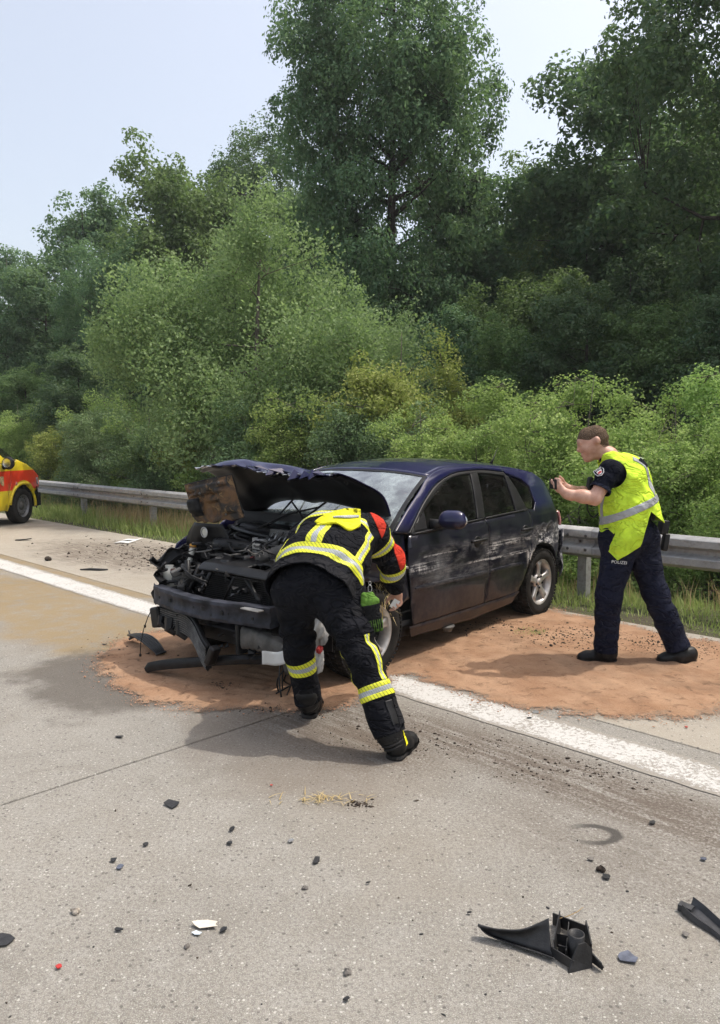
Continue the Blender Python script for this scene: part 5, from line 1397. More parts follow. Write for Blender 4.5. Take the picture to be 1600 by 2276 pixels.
def hand(F, w, d, nrm, lat, curl, sz=1.0, spread=1.0, r=.0085, thumb=None):
    d, nrm, lat = nv(d), nv(nrm), nv(lat); w = np.asarray(w, float)
    F.cone(w - d * .03, w + d * .02 * sz, .026 * sz, .024 * sz, .02, (lat, 1.25))
    F.cone(w + d * .02 * sz, w + d * .082 * sz, .0165 * sz, .0135 * sz, .016, (lat, 2.5))
    tips = []
    for i, (o, L) in enumerate(((.030, .074), (.0105, .082), (-.0100, .077), (-.0285, .060))):
        p = w + d * (.080 - .004 * abs(i - 1)) * sz + lat * o * sz * spread; an = 0.0
        cs = curl[i] if isinstance(curl[0], (list, tuple)) else curl
        for sgm in range(3):
            an += cs[sgm]; dr = d * math.cos(an) + nrm * math.sin(an)
            q = p + dr * L * sz * (.46, .30, .24)[sgm]
            F.cone(p, q, r * sz * (1.0, .93, .84)[sgm], r * sz * (.93, .84, .72)[sgm], .006); p = q
        tips.append(p)
    p = w + d * .022 * sz + lat * .026 * sz
    t1 = thumb if thumb is not None else d * .55 + lat * .75 + nrm * .35
    q = p + nv(t1) * .045 * sz; F.cone(p, q, .0135 * sz, .0105 * sz, .012)
    q2 = q + nv(np.asarray(t1) * .6 + d * .7 + nrm * .2) * .032 * sz; F.cone(q, q2, .0100 * sz, .0075 * sz, .005)
    return tips
def head(F, c, fwd, up, sz=1.0, k=.03):
    fwd, up = nv(fwd), nv(up); up = nv(up - fwd * (up @ fwd)); rt = np.cross(fwd, up); c = np.asarray(c, float)
    g = lambda f, u, r=0: c + (fwd * f + up * u + rt * r) * sz
    F.cone(g(-.020, .030), g(.020, .035), .086 * sz, .080 * sz, k, (rt, .88))
    F.cone(g(.030, -.020), g(.045, -.075), .062 * sz, .040 * sz, .05, (rt, 1.0))
    F.cone(g(.060, -.085), g(.066, -.090), .026 * sz, .024 * sz, .03)
    F.cone(g(.088, .020), g(.108, -.018), .009 * sz, .0135 * sz, .016); F.cone(g(.100, -.020), g(.100, -.022), .015 * sz, .015 * sz, .012, (rt, 1.2))
    F.cone(g(.084, .034, -.03), g(.084, .034, .03), .014 * sz, .014 * sz, .022)
    F.cone(g(.090, -.052, -.016), g(.090, -.052, .016), .0085 * sz, .0085 * sz, .010); F.cone(g(.087, -.066, -.013), g(.087, -.066, .013), .009 * sz, .009 * sz, .010)
    for sg in (-1, 1):
        F.cone(g(-.006, .018, .074 * sg), g(-.018, .020, .086 * sg), .016 * sz, .021 * sz, .012, (fwd * .2 + up, 1.45))
        F.cone(g(.055, -.018, .042 * sg), g(.05, -.03, .04 * sg), .024 * sz, .022 * sz, .03)
    return g
def cloth(name, c, rough=.85, bs=9.0, strength=.35, weave=420.0, c2=None):
    t = NT(name); g = t.obj(); a = t.noise(g, bs, 2, .5, .8); b = t.noise(g, weave, 2, .6); m = t.noise(g, 5, 4, .6)
    lo = tuple(x * .72 for x in c); t.base(t.mix(t.ramp(m, .3, .7), lo, c2 or tuple(min(1, x * 1.2) for x in c)))
    t.rough(rough); t.p.inputs['Specular IOR Level'].default_value = .12
    cr_ = t.math('ABSOLUTE', t.math('SUBTRACT', t.noise(t.scale(g, (1, 1, 1.9)), bs * .62, 2, .5, 1.4), .5))
    a = t.math('ADD', a, t.math('MULTIPLY', t.ramp(cr_, 0.0, .075), .55))
    t.bump(t.math('ADD', t.math('ADD', a, t.math('MULTIPLY', t.noise(g, bs * 1.9, 1, .5, 1.2), .4)), t.math('MULTIPLY', b, .03)), strength * 1.25, .03); return t.m
def hatched(name, c, dark, per=.016, dirv=(.8, .1, .6)):
    t = NT(name); g = t.obj(); nd = t.n('VectorMath', operation='DOT_PRODUCT'); t.t.links.new(g, nd.inputs[0]); nd.inputs[1].default_value = tuple(nv(dirv))
    fr = t.math('FRACT', t.math('DIVIDE', nd.outputs['Value'], per)); l = t.math('MULTIPLY', t.ramp(fr, .74, .80), t.ramp(fr, 1.0, .95))
    m = t.noise(g, 9, 4, .6)
    t.base(t.mix(t.math('MULTIPLY', l, .75), t.mix(m, tuple(x * .82 for x in c), c), dark)); t.rough(.55); t.bump(t.noise(g, 14, 3, .6, .6), .3, .02); return t.m
MAT_SKIN = NT('skin'); _g = MAT_SKIN.obj(); MAT_SKIN.base(MAT_SKIN.mix(MAT_SKIN.ramp(MAT_SKIN.noise(_g, 22, 4, .6), .35, .7), (0.50, 0.27, 0.19), (0.60, 0.36, 0.27))); MAT_SKIN.rough(.5); MAT_SKIN.p.inputs['Subsurface Weight'].default_value = .08; MAT_SKIN.p.inputs['Subsurface Radius'].default_value = (.02, .008, .004); MAT_SKIN.bump(MAT_SKIN.noise(_g, 240, 3, .6), .12, .002); MAT_SKIN = MAT_SKIN.m
MAT_HAIR = simple('brown_hair', (0.115, 0.078, 0.052), .75, 0, .6, 150, 1.0, 300, spec=.1)
MAT_STUB = simple('short_stubble', (0.26, 0.165, 0.115), .7, 0, .4, 200, .5, 300, spec=.1)
MAT_NOMEX = cloth('dark_navy_turnout_cloth', (0.0090, 0.0095, 0.0125), .9, 10, .6)
MAT_NOMEX2 = cloth('worn_charcoal_cloth', (0.016, 0.016, 0.018), .9, 10, .5)
MAT_FRED = cloth('red_turnout_cloth', (0.50, 0.040, 0.022), .85)
MAT_YEL = hatched('yellow_reflective', (0.78, 0.80, 0.035), (0.10, 0.11, 0.03))
MAT_SIL = hatched('silver_reflective', (0.42, 0.45, 0.45), (0.16, 0.17, 0.16), .011)
MAT_YELC = cloth('plain_yellow_cloth', (0.80, 0.76, 0.03), .7)
MAT_SOLE = simple('worn_rubber_sole', (0.030, 0.029, 0.028), .7, 0, .4, 25, .4, 60, spec=.2)
MAT_BOOT = simple('black_boot_leather', (0.0085, 0.0085, 0.009), .5, 0, .4, 20, .6, 30, spec=.3)

# ------------------------------------------------------------ firefighter
FP = {k: at(*v) for k, v in dict(pel=(700, 1298, 4.06), hl=(654, 1322, 4.08), hr=(748, 1335, 4.00), kl=(664, 1436, 4.17), kr=(808, 1462, 3.87), al=(683, 1553, 4.235), ar=(864, 1628, 3.735),
     s1=(722, 1240, 4.20), s2=(748, 1198, 4.38), nk=(782, 1168, 4.55), hd=(800, 1196, 4.66), sr=(822, 1186, 4.38), er=(868, 1246, 4.56), wr=(880, 1310, 4.72), sl=(676, 1205, 4.54), el=(686, 1262, 4.74), wl=(720, 1330, 4.80)).items()}
FO = np.array([-.10, 4.0, 0.0])
fl_ = np.array([.5, .13, 0])
axF = nv(FP['nk'] - FP['pel']); sideF = nv(np.cross(axF, [0, 0, 1])); backF = np.cross(sideF, axF)
heelL = gnd(685, 1599); heelR = gnd(872, 1692)
def foot_pts(heel, dirv): d = nv(dirv); return heel + d * .035 + [0, 0, .05], heel + d * .20 + [0, 0, .042], heel + d * .255 + [0, 0, .035]
dL, dR = (.10, 1, 0), (.42, .90, 0)
lo, hi = np.array([-.85, 3.35, -.03]), np.array([.55, 5.05, 1.45])
B = Fld(lo, hi, .0075)
B.chain([FP['pel'], FP['s1'], FP['s2'], FP['nk']], [.115, .115, .12, .06], .05, (sideF, 1.35))
B.chain([FP['nk'], FP['hd']], [.055, .055], .03)
B.chain([FP['hl'], FP['kl'], FP['al']], [.085, .058, .042], .03); B.chain([FP['hr'], FP['kr'], FP['ar']], [.085, .058, .042], .03)
B.cone(FP['pel'], FP['hl'], .10, .09, .05); B.cone(FP['pel'], FP['hr'], .10, .09, .05)
B.chain([FP['s2'], FP['sr'], FP['er'], FP['wr']], [.08, .06, .042, .030], .03); B.chain([FP['s2'], FP['sl'], FP['el'], FP['wl']], [.08, .06, .042, .030], .03)
for a_, h_, d_ in ((FP['al'], heelL, dL), (FP['ar'], heelR, dR)):
    p, q, r_ = foot_pts(h_, d_); B.chain([a_, p, q - [0, 0, .004], r_ - nv(d_) * .03], [.038, .026, .022, .016], .02)
head(B, FP['hd'], (.25, .55, -.85), (.3, .75, .45))
wdir = nv(at(884, 1336, 4.74) - FP['wr'])
tipsR = hand(B, FP['wr'] + wdir * .02, wdir, (-.75, -.55, -.1), (-.5, .35, -.1), [(.35, .75, .6), (.55, .9, .7), (.7, 1.0, .7), (.8, 1.1, .7)], 1.0)
hand(B, FP['wl'], (.1, .2, -1), (.8, .3, 0), (-.1, 1, 0), (.3, .4, .3))
V, Q = B.nets()
FF = mesh_np('person', V - FO, Q, MAT_SKIN, None, True); FF.location = FO
tag(FF, 'firefighter in black and yellow turnout gear bending over the car front', 'person')
# jacket
J = Fld(lo, hi, .0085)
hem = FP['pel'] - axF * .06
J.cone(hem, FP['s1'], .180, .168, .05, (sideF, 1.48), (.004, 12, 0, 1, 1)); J.cone(FP['s1'], FP['s2'], .168, .165, .05, (sideF, 1.42)); J.cone(FP['s2'], FP['nk'], .155, .085, .06, (sideF, 1.35))
J.chain([FP['s2'] + sideF * .06, FP['sr'], FP['er']], [.13, .098, .080], .05, None, (.006, 16, .3, 1.0, 2)); J.cone(FP['er'], FP['wr'] - wdir * .005, .080, .060, .03, None, (.006, 18, 0, .8, 4))
J.chain([FP['s2'] - sideF * .06, FP['sl'], FP['el'], FP['wl']], [.13, .095, .078, .06], .05)
J.wob(.0036, 19, 5)
V, Q = J.nets()
rel = V - FP['pel']; sF = rel @ axF; qF = rel @ sideF; bF = rel @ backF
tu, du = seg_t(V, FP['sr'], FP['er']); tf, df = seg_t(V, FP['er'], FP['wr'])
tl, dl = seg_t(V, FP['sl'], FP['el']); tl2, dl2 = seg_t(V, FP['el'], FP['wl'])
_, dt = seg_t(V, FP['pel'], FP['s2']); 
armd = np.minimum(du, df); arm = np.clip(np.minimum(dt * .72, seg_t(V, FP['s1'], FP['nk'])[1] * .62) - np.minimum(armd, np.minimum(dl, dl2)), -.2, .2)
armR = np.where(armd < np.minimum(dl, dl2), arm, -.2)
arm_t = np.where(du < df, tu, 1 + tf)
outward = (V - FP['sr']) @ nv([.9, .1, .35])
SK = Skin(V, Q, dict(s=sF, q=qF, b=bF, arm=arm, armR=armR, at=arm_t, out=outward, hemcut=sF + .035 * np.sin(qF * 7) ** 2, th=np.arctan2(qF / 1.45, bF)))
jk = SK.build('jacket', [('hemcut', -.055, None), ('at', None, 1.93)], MAT_NOMEX, FF, FO, 0, .006)
def band3(sk, name, f, c, w, conds, par, org, off=.003):
    """yellow - silver - yellow reflective band"""
    for i, (a, b, m) in enumerate(((-1.5, -.5, MAT_YEL), (-.5, .5, MAT_SIL), (.5, 1.5, MAT_YEL))):
        sk.build(name if i != 1 else 'silver_' + name, [(f, c + a * w, c + b * w)] + conds, m, par, org, off, .002, one=(f == 'th'))
body_only = [('arm', None, .012)]
band3(SK, 'reflective_stripe', 's', .062, .027, body_only, jk, FO)
band3(SK, 'reflective_stripe', 's', .405, .020, body_only + [('b', .0, None)], jk, FO)
band3(SK, 'reflective_stripe', 'th', -.03, .105, body_only + [('s', .1035, .3745)], jk, FO)
band3(SK, 'reflective_stripe', 'th', 1.02, .085, body_only + [('s', .1035, .3745)], jk, FO)
band3(SK, 'reflective_stripe', 'th', -1.02, .085, body_only + [('s', .1035, .3745)], jk, FO)
arm_only = [('armR', .012, None)]
band3(SK, 'sleeve_stripe', 'at', .30, .080, arm_only, jk, FO)
band3(SK, 'sleeve_stripe', 'at', 1.30, .110, arm_only, jk, FO)
SK.build('red_sleeve_panel', [('at', .46, 1.10), ('out', .100, None)] + arm_only, MAT_FRED, jk, FO, .002, .002)
SK.build('red_sleeve_panel', [('at', 1.49, 1.92), ('out', .165, None)] + arm_only, MAT_FRED, jk, FO, .002, .002)
SK.build('red_shoulder_panel', [('at', -.9, -.06), ('out', .045, .10), ('armR', -.04, None)], MAT_FRED, jk, FO, .003, .002)
SK.build('dark_hem', [('hemcut', -.054, .000)] + body_only, MAT_NOMEX2, jk, FO, .002, .002)
# collar folded back over the neck
def ray_hit(objs, px, py):
    bpy.context.view_layer.update()
    o0 = Vector((0, 0, CAM_H)); d0 = Vector(ray(px, py)).normalized(); best = None
    for o in objs:
        mi = o.matrix_world.inverted(); hit, loc, nrm, _ = o.ray_cast(mi @ o0, (mi.to_3x3() @ d0).normalized())
        if hit:
            w = o.matrix_world @ loc
            if best is None or (w - o0).length < (best[0] - o0).length: best = (w, (o.matrix_world.to_3x3() @ nrm).normalized())
    return best
cu_ = [(700, 1163, 0), (728, 1147, 0), (762, 1137, 0), (800, 1134, 0)]; cl_ = [(706, 1168, 0), (745, 1166, 0), (776, 1180, 0), (801, 1172, 0)]
CG = []; lastY = 4.40; nA, nB = 22, 9
for i in range(nA):
    for j in range(nB):
        k = i / (nA - 1); q = 1 - j / (nB - 1); e0, e1 = crom(cu_, k), crom(cl_, k); px_, py_ = e0 * (1 - q) + e1 * q if False else (e0[0] * (1 - q) + e1[0] * q, e0[1] * (1 - q) + e1[1] * q)
        h_ = ray_hit([jk], px_, py_)
        if h_: lastY = h_[0].y
        lift = .010 + .016 * math.sin(math.pi * k) * (1 - q) + .006 * math.sin(9 * k + 5 * q)
        CG.append(at(px_, py_, lastY - lift * 1.2) + np.array([0, 0, lift * .5]) - FO)
cl = mesh('collar', CG, [(i * nB + j, (i + 1) * nB + j, (i + 1) * nB + j + 1, i * nB + j + 1) for i in range(nA - 1) for j in range(nB - 1)], MAT_YELC, FF, True); fix_normals(cl); solid(cl, .012, 0)
st_ = mesh('silver_collar_stripe', [np.array(CG[i * nB + 4 + j]) + [0, -.009, .008] for i in range(8, nA - 1) for j in range(2)], [(i * 2, i * 2 + 2, i * 2 + 3, i * 2 + 1) for i in range(nA - 10)], MAT_SIL, cl, True); solid(st_, .002, 0)
# trousers
TR = Fld(lo, hi, .0085)
TR.cone(FP['hl'] + axF * .06, FP['hr'] + axF * .06, .140, .142, .06); TR.cone(FP['pel'], FP['s1'], .14, .13, .05, (sideF, 1.4))
TR.cone(FP['hl'], FP['kl'], .115, .086, .05, None, (.010, 17, .45, 1.2, 1)); TR.cone(FP['kl'], FP['al'], .086, .078, .03, None, (.006, 14, -.2, .5, 3))
TR.cone(FP['hr'], FP['kr'], .124, .090, .05, None, (.010, 16, .35, 1.2, 6)); TR.cone(FP['kr'], FP['ar'], .090, .084, .03, None, (.006, 15, -.2, .6, 2))
TR.cone(FP['hr'] + np.array([.06, -.03, -.10]), FP['hr'] + np.array([.085, -.03, -.20]), .075, .075, .03, (nv([.2, 1, 0]), 1.3))
TR.wob(.0036, 17, 8)
V, Q = TR.nets()
tL1, dL1 = seg_t(V, FP['hl'], FP['kl']); tL2, dL2 = seg_t(V, FP['kl'], FP['al']); tR1, dR1 = seg_t(V, FP['hr'], FP['kr']); tR2, dR2 = seg_t(V, FP['kr'], FP['ar'])
isL = np.minimum(dL1, dL2) - np.minimum(dR1, dR2)
tL = np.where(dL1 < dL2, np.minimum(tL1, 1), 1 + np.clip(tL2, 0, 2)); tR = np.where(dR1 < dR2, np.minimum(tR1, 1), 1 + np.clip(tR2, 0, 2))
legax = FP['hr'] + np.clip(tR1, 0, 1)[:, None] * (FP['kr'] - FP['hr']); legax = np.where((dR1 < dR2)[:, None], legax, FP['kr'] + np.clip(tR2, 0, 1.2)[:, None] * (FP['ar'] - FP['kr']))
ang = np.arctan2((V - legax) @ nv([-.05, -1, 0]), (V - legax) @ nv([.95, -.05, .35]))
legaxL = np.where((dL1 < dL2)[:, None], FP['hl'] + np.clip(tL1, 0, 1)[:, None] * (FP['kl'] - FP['hl']), FP['kl'] + np.clip(tL2, 0, 1.2)[:, None] * (FP['al'] - FP['kl']))
angL = np.arctan2((V - legaxL) @ nv([0, -1, 0]), (V - legaxL) @ nv([-1, 0, 0]))
endc = np.where(isL < 0, 2.03 - tL, 2.03 - tR)
ST = Skin(V, Q, dict(L=isL, tL=tL, tR=tR, a=ang, aL=angL, end=endc, z=V[:, 2]))
tr_ = ST.build('trousers', [('end', 0, None)], MAT_NOMEX, FF, FO, 0, .006)
band3(ST, 'trouser_stripe', 'tL', 1.34, .075, [('L', None, 0)], tr_, FO)
band3(ST, 'trouser_stripe', 'tR', 1.46, .063, [('L', 0, None)], tr_, FO)
band3(ST, 'side_stripe', 'a', .62, .13, [('L', 0, None), ('tR', .62, 1.36)], tr_, FO)
ST.build('leg_patch', [('tL', 1.70, 2.02), ('L', None, 0), ('aL', 1.2, 2.2)], MAT_NOMEX2, tr_, FO, .003, .003, one=True)
ST.build('velcro_strap', [('tR', 1.62, 1.93), ('L', 0, None), ('a', .55, 1.05)], MAT_TRIM, tr_, FO, .004, .003, one=True)
ST.build('leg_patch', [('tR', 1.60, 1.95), ('L', 0, None), ('a', -.3, .50)], MAT_NOMEX2, tr_, FO, .004, .004, one=True)
ST.build('pocket_flap', [('tR', .27, .43), ('L', 0, None), ('a', .25, .95)], MAT_NOMEX2, tr_, FO, .006, .005, one=True)
ST.build('cargo_pocket', [('tR', .40, .72), ('L', 0, None), ('a', .10, 1.05)], MAT_NOMEX, tr_, FO, .004, .004, one=True)
# boots
def boot(a_, heel, dv, shaft, par, org, label=None, ribs=True, cuff=.074):
    d = nv(dv); p, q, r_ = foot_pts(np.asarray(heel), d); lat = np.cross(d, [0, 0, 1])
    b0 = Fld(np.minimum(a_, heel) - .2, np.maximum(a_, heel) + np.array([.4, .45, .2]), .0065)
    top = a_ + nv(np.asarray(a_) - p) * shaft
    hp = np.asarray(heel) + d * .046 + [0, 0, .050]; mp = np.asarray(heel) + d * .13 + [0, 0, .046]; tp = np.asarray(heel) + d * .215 + [0, 0, .036]; te = np.asarray(heel) + d * .255 + [0, 0, .030]
    b0.chain([top, a_, hp + [0, 0, .03]], [cuff, cuff * .90, .047], .03, None, (.007, 34, .0, 1.6, 1) if ribs else None); b0.chain([hp, mp], [.043, .041], .03); b0.cone(a_ - [0, 0, .02], mp, .045, .036, .04); b0.chain([mp, tp + [0, 0, .002], te + [0, 0, .002]], [.043, .037, .031], .03, (lat, 1.25)); b0.cone(np.asarray(heel) + d * .03 + [0, 0, .012], np.asarray(heel) + d * .25 + [0, 0, .012], .022, .022, .008, (lat, 1.9))
    V, Q = b0.nets(); V[:, 2] = np.maximum(V[:, 2], .004)
    S = Skin(V, Q, dict(z=V[:, 2], f=(V - heel) @ d, w=(V - heel) @ lat)); o = S.build('boot', [], MAT_BOOT, par, org)
    S.build('sole', [('z', None, .028)], MAT_SOLE, o, org, .007)
    if ribs:
        av = nv(hp - top); e1 = nv(np.cross(av, d)); e2 = np.cross(av, e1)
        for k in range(4):
            c0 = a_ + av * (.012 + .020 * k); rr = cuff * (.93 - .055 * k)
            MB().tube([tuple(c0 + (e1 * math.cos(q * math.pi / 10) + e2 * math.sin(q * math.pi / 10)) * rr - org) for q in range(21)], .0062, 6).build('ankle_rib', MAT_SOLE, o, True)
    return o, S
bl, _ = boot(FP['al'], heelL, dL, .05, FF, FO, None, True, .066); br, Sb = boot(FP['ar'], heelR, dR, .05, FF, FO, None, True, .070)
Sb.build('yellow_boot_tab', [('z', .07, .15), ('f', .05, .085), ('w', .02, None)], MAT_YELC, br, FO, .003)
Sb.build('yellow_boot_tab', [('z', .12, .16), ('f', .10, .16)], MAT_YELC, br, FO, .003)
# hair
def hair(hc, fwd, up, par, org, mat, sz=1.0, long=.0):
    fwd, up = nv(fwd), nv(up); up = nv(up - fwd * (up @ fwd)); rt = np.cross(fwd, up); h = Fld(hc - .2, hc + .2, .006)
    g = lambda f, u, r=0: hc + (fwd * f + up * u + rt * r) * sz
    h.cone(g(-.021, .036), g(.018, .040), .0885 * sz, .0815 * sz, .02, (rt, .885)); h.cone(g(-.035, .0), g(-.045, -.03), .070 * sz, .055 * sz, .03, (rt, .95)); h.wob(.0014, 60, 4)
    V, Q = h.nets(); S = Skin(V, Q, dict(line=(V - hc) @ up - .035 - np.interp((V - hc) @ fwd, [-.1, .0, .03, .06, .1], [-.075, -.035, .0, .012, .03])))
    S.build('stubble', [('line', -.024, .001)], MAT_STUB, par, org, -.0015)
    return S.build('hair', [('line', .0, None)], mat, par, org)
hair(FP['hd'], (.25, .55, -.85), (.3, .75, .45), FF, FO, MAT_HAIR)
# slip of white paper in the hand
pc = FP['wr'] + wdir * .085 + np.array([-.02, -.03, -.01])
b = MB(); b.box(tuple(pc), (.045, .002, .06), Matrix.Rotation(.55, 3, 'Y') @ Matrix.Rotation(.3, 3, 'Z'))
MAT_PAPER = simple('white_paper', (0.72, 0.72, 0.70), .7, 0, .05, 6, .2, 12)
o = b.build('paper_slip', MAT_PAPER); tag(o, 'small white paper slip in the firefighter’s hand', 'paper')
# work gloves clipped to the jacket hem
gp = at(822, 1322, 3.93)
MAT_GLOVE = cloth('green_glove_knit', (0.10, 0.205, 0.035), .8); MAT_GLOVEB = cloth('black_glove_palm', (0.014, 0.014, 0.015), .75)
G = Fld(gp - np.array([.15, .15, .30]), gp + np.array([.18, .15, .08]), .0055)
gd = nv([.16, -.05, -1]); glat = nv([1, .15, .16]); gn = nv([.1, -1, .05])
G.cone(gp, gp + gd * .045, .017, .020, .02, (glat, 1.5)); G.cone(gp + gd * .04, gp + gd * .13, .022, .019, .02, (glat, 2.3))
G.cone(gp + glat * -.035 + gd * .0, gp + glat * -.045 + gd * .055, .020, .018, .01)
for i, (o_, L) in enumerate(((-.040, .088), (-.014, .102), (.012, .100), (.036, .082))):
    p0 = gp + gd * .125 + glat * o_; p1 = p0 + gd * L * .55 + gn * .006; p2 = p1 + gd * L * .5 - gn * .012
    G.chain([p0, p1, p2], [.0145, .0140, .0115], .007)
V, Q = G.nets(); gt = (V - gp) @ gd; gl_ = (V - gp) @ glat
SG = Skin(V, Q, dict(t=gt, l=gl_, k=np.abs(((gl_ + .053) / .026) % 1 - .5), f=(V - gp) @ gn))
GL = SG.build('work_glove', [], MAT_GLOVEB, None, gp); GL.location = gp; GL.scale = (.88, .88, .92); tag(GL, 'black and lime green work glove clipped to the firefighter’s jacket', 'glove')
SG.build('green_back', [('t', -.06, .070)], MAT_GLOVE, GL, gp, .002, .002)
SG.build('green_fingertip_trim', [('t', .145, .205), ('k', .19, .36)], MAT_GLOVE, GL, gp, .002, .002)
SG.build('green_fingertip_trim', [('t', .20, .215), ('k', None, .36)], MAT_GLOVE, GL, gp, .002, .002)
SG.build('black_knuckle_band', [('t', .055, .085)], MAT_GLOVEB, GL, gp, .004, .002)
b = MB(); P = [(.016 * math.cos(k / 12 * 6.283), 0, .026 * math.sin(k / 12 * 6.283) + .045) for k in range(13)]; b.tube(P, .0035, 6); P = [(.010 * math.cos(k / 12 * 6.283), .004, .013 * math.sin(k / 12 * 6.283) + .084) for k in range(13)]; b.tube(P, .003, 6); b.tube([(0, 0, .02), (.003, 0, -.01)], .005, 6)
b.v = [(v[0] * .7, v[1], v[2] * .8) for v in b.v]; b.build('carabiner', MAT_ALLOY, GL, True)

# ------------------------------------------------------------ police officer
PO = np.array([2.0, 5.40, 0.0])
PP = {k: at(*v) for k, v in dict(pel=(1402, 1178, 5.42), hl=(1380, 1205, 5.34), hr=(1420, 1200, 5.50), kl=(1352, 1325, 5.33), al=(1346, 1445, 5.40), kr=(1456, 1318, 5.44), ar=(1512, 1450, 5.39),
     s1=(1402, 1120, 5.42), s2=(1388, 1062, 5.44), nk=(1352, 1012, 5.46), hd=(1318, 986, 5.47), sl=(1356, 1046, 5.27), sr=(1372, 1040, 5.62), el=(1322, 1108, 5.20), wl=(1259, 1097, 5.24), er=(1318, 1102, 5.62), wr=(1263, 1087, 5.36)).items()}
fw = nv([-1, .22, 0]); ltP = nv([-.22, -1, 0])
heelPL = gnd(1371, 1472); heelPR = gnd(1548, 1474)
dPL, dPR = nv([-1, .12, 0]), nv([-1, .05, 0])
axP = nv(PP['nk'] - PP['pel']); sideP = ltP; frP = nv(np.cross(axP, sideP)); 
if frP @ fw < 0: frP = -frP
lo, hi = np.array([1.05, 4.95, -.03]), np.array([2.75, 5.95, 1.88])
B = Fld(lo, hi, .0075)
B.chain([PP['pel'], PP['s1'], PP['s2'], PP['nk']], [.11, .11, .115, .06], .05, (sideP, 1.35)); B.chain([PP['nk'], PP['hd'] - [0, 0, .03]], [.058, .056], .03)
for s_ in 'lr':
    B.cone(PP['pel'], PP['h' + s_], .10, .09, .05); B.chain([PP['h' + s_], PP['k' + s_], PP['a' + s_]], [.088, .058, .042], .03)
    B.chain([PP['s2'], PP['s' + s_]], [.08, .065], .03); B.chain([PP['s' + s_], PP['e' + s_]], [.060, .046], .03); B.cone(PP['e' + s_], PP['e' + s_] + .45 * (PP['w' + s_] - PP['e' + s_]), .047, .046, .02); B.cone(PP['e' + s_] + .4 * (PP['w' + s_] - PP['e' + s_]), PP['w' + s_], .046, .029, .02)
for a_, h_, d_ in ((PP['al'], heelPL, dPL), (PP['ar'], heelPR, dPR)):
    p, q, r_ = foot_pts(h_, d_); B.chain([a_, p, q - [0, 0, .004], r_ - nv(d_) * .03], [.038, .026, .022, .016], .02)
hf, hu = (-1, .12, -.28), (-.25, 0, 1)
gH = head(B, PP['hd'], hf, hu, 1.02)
hdl = nv(at(1236, 1083, 5.27) - PP['wl']); hdr = nv(at(1238, 1076, 5.33) - PP['wr'])
hand(B, PP['wl'], hdl, (.15, .85, .15), (-.25, .1, .95), [(.85, 1.2, .8), (1.05, 1.35, .9), (1.15, 1.4, .9), (1.2, 1.4, .9)], 1.1, .88, .0098)
hand(B, PP['wr'], hdr, (.15, -.85, .15), (-.3, -.1, .95), [(.7, 1.1, .7), (1.0, 1.3, .8), (1.1, 1.4, .8), (1.15, 1.4, .8)], 1.1, .88, .0098)
V, Q = B.nets()
PF = mesh_np('person', V - PO, Q, MAT_SKIN, None, True); PF.location = PO
tag(PF, 'police officer in neon yellow vest and navy trousers leaning forward to photograph', 'person')
hair(PP['hd'], hf, hu, PF, PO, MAT_HAIR, 1.03)
MAT_EYE = simple('eye_white', (.6, .58, .55), .2, 0, .05); MAT_IRIS = simple('dark_iris', (.03, .02, .015), .2)
for sg in (-1, 1):
    b = MB(); c = gH(.076, .016, .031 * sg) - PO; b.lathe([(.0005, .011), (.006, .009), (.010, .004), (.011, 0), (.008, -.006)], 14, 'y', (0, 0, 0)); o = b.build('eye', MAT_EYE, PF, True); o.location = c; o.rotation_euler = (0, 0, math.pi / 2)
    b = MB(); b.lathe([(.0005, .0125), (.003, .012), (.0052, .0095)], 12, 'y'); e2 = b.build('iris', MAT_IRIS, o, True)
    b = MB(); b.tube([gH(.090, .040, .018 * sg) - PO, gH(.088, .044, .035 * sg) - PO, gH(.078, .038, .050 * sg) - PO], [.003, .0045, .002], 6); b.build('eyebrow', MAT_HAIR, PF, True)
MAT_PNAVY = cloth('navy_uniform_cloth', (0.0120, 0.0142, 0.0285), .85, 9, .5); MAT_SHIRT = cloth('navy_polo_knit', (0.0060, 0.0072, 0.0140), .9, 12, .4)
MAT_VEST = cloth('neon_vest_cloth', (0.60, 0.84, 0.055), .75, 9, .5); MAT_VSIL = cloth('grey_reflex_tape', (0.36, 0.37, 0.38), .45, 9, .3)
# polo shirt
S_ = Fld(lo, hi, .0085)
S_.chain([PP['pel'], PP['s1'], PP['s2'], PP['nk']], [.135, .135, .135, .075], .05, (sideP, 1.35))
for s_ in 'lr':
    S_.cone(PP['s2'] + (PP['s' + s_] - PP['s2']) * .4, PP['s' + s_], .10, .074, .04); S_.cone(PP['s' + s_], PP['e' + s_], .074, .068, .03, None, (.005, 14, .2, .9, 1))
V, Q = S_.nets(); t1, d1 = seg_t(V, PP['sl'], PP['el']); t2, d2 = seg_t(V, PP['sr'], PP['er']); dT = seg_t(V, PP['pel'], PP['nk'])[1]
ac = np.where(np.minimum(d1, d2) < dT * .62, np.where(d1 < d2, t1, t2), -1)
SS = Skin(V, Q, dict(a=ac, t=(V - PP['pel']) @ axP, l=(V - PP['sl']) @ ltP))
sh = SS.build('polo_shirt', [('a', None, .70), ('t', None, .56)], MAT_SHIRT, PF, PO, 0, .004)
SS.build('sleeve_cuff', [('a', .62, .71)], MAT_PNAVY, sh, PO, .003, .003)
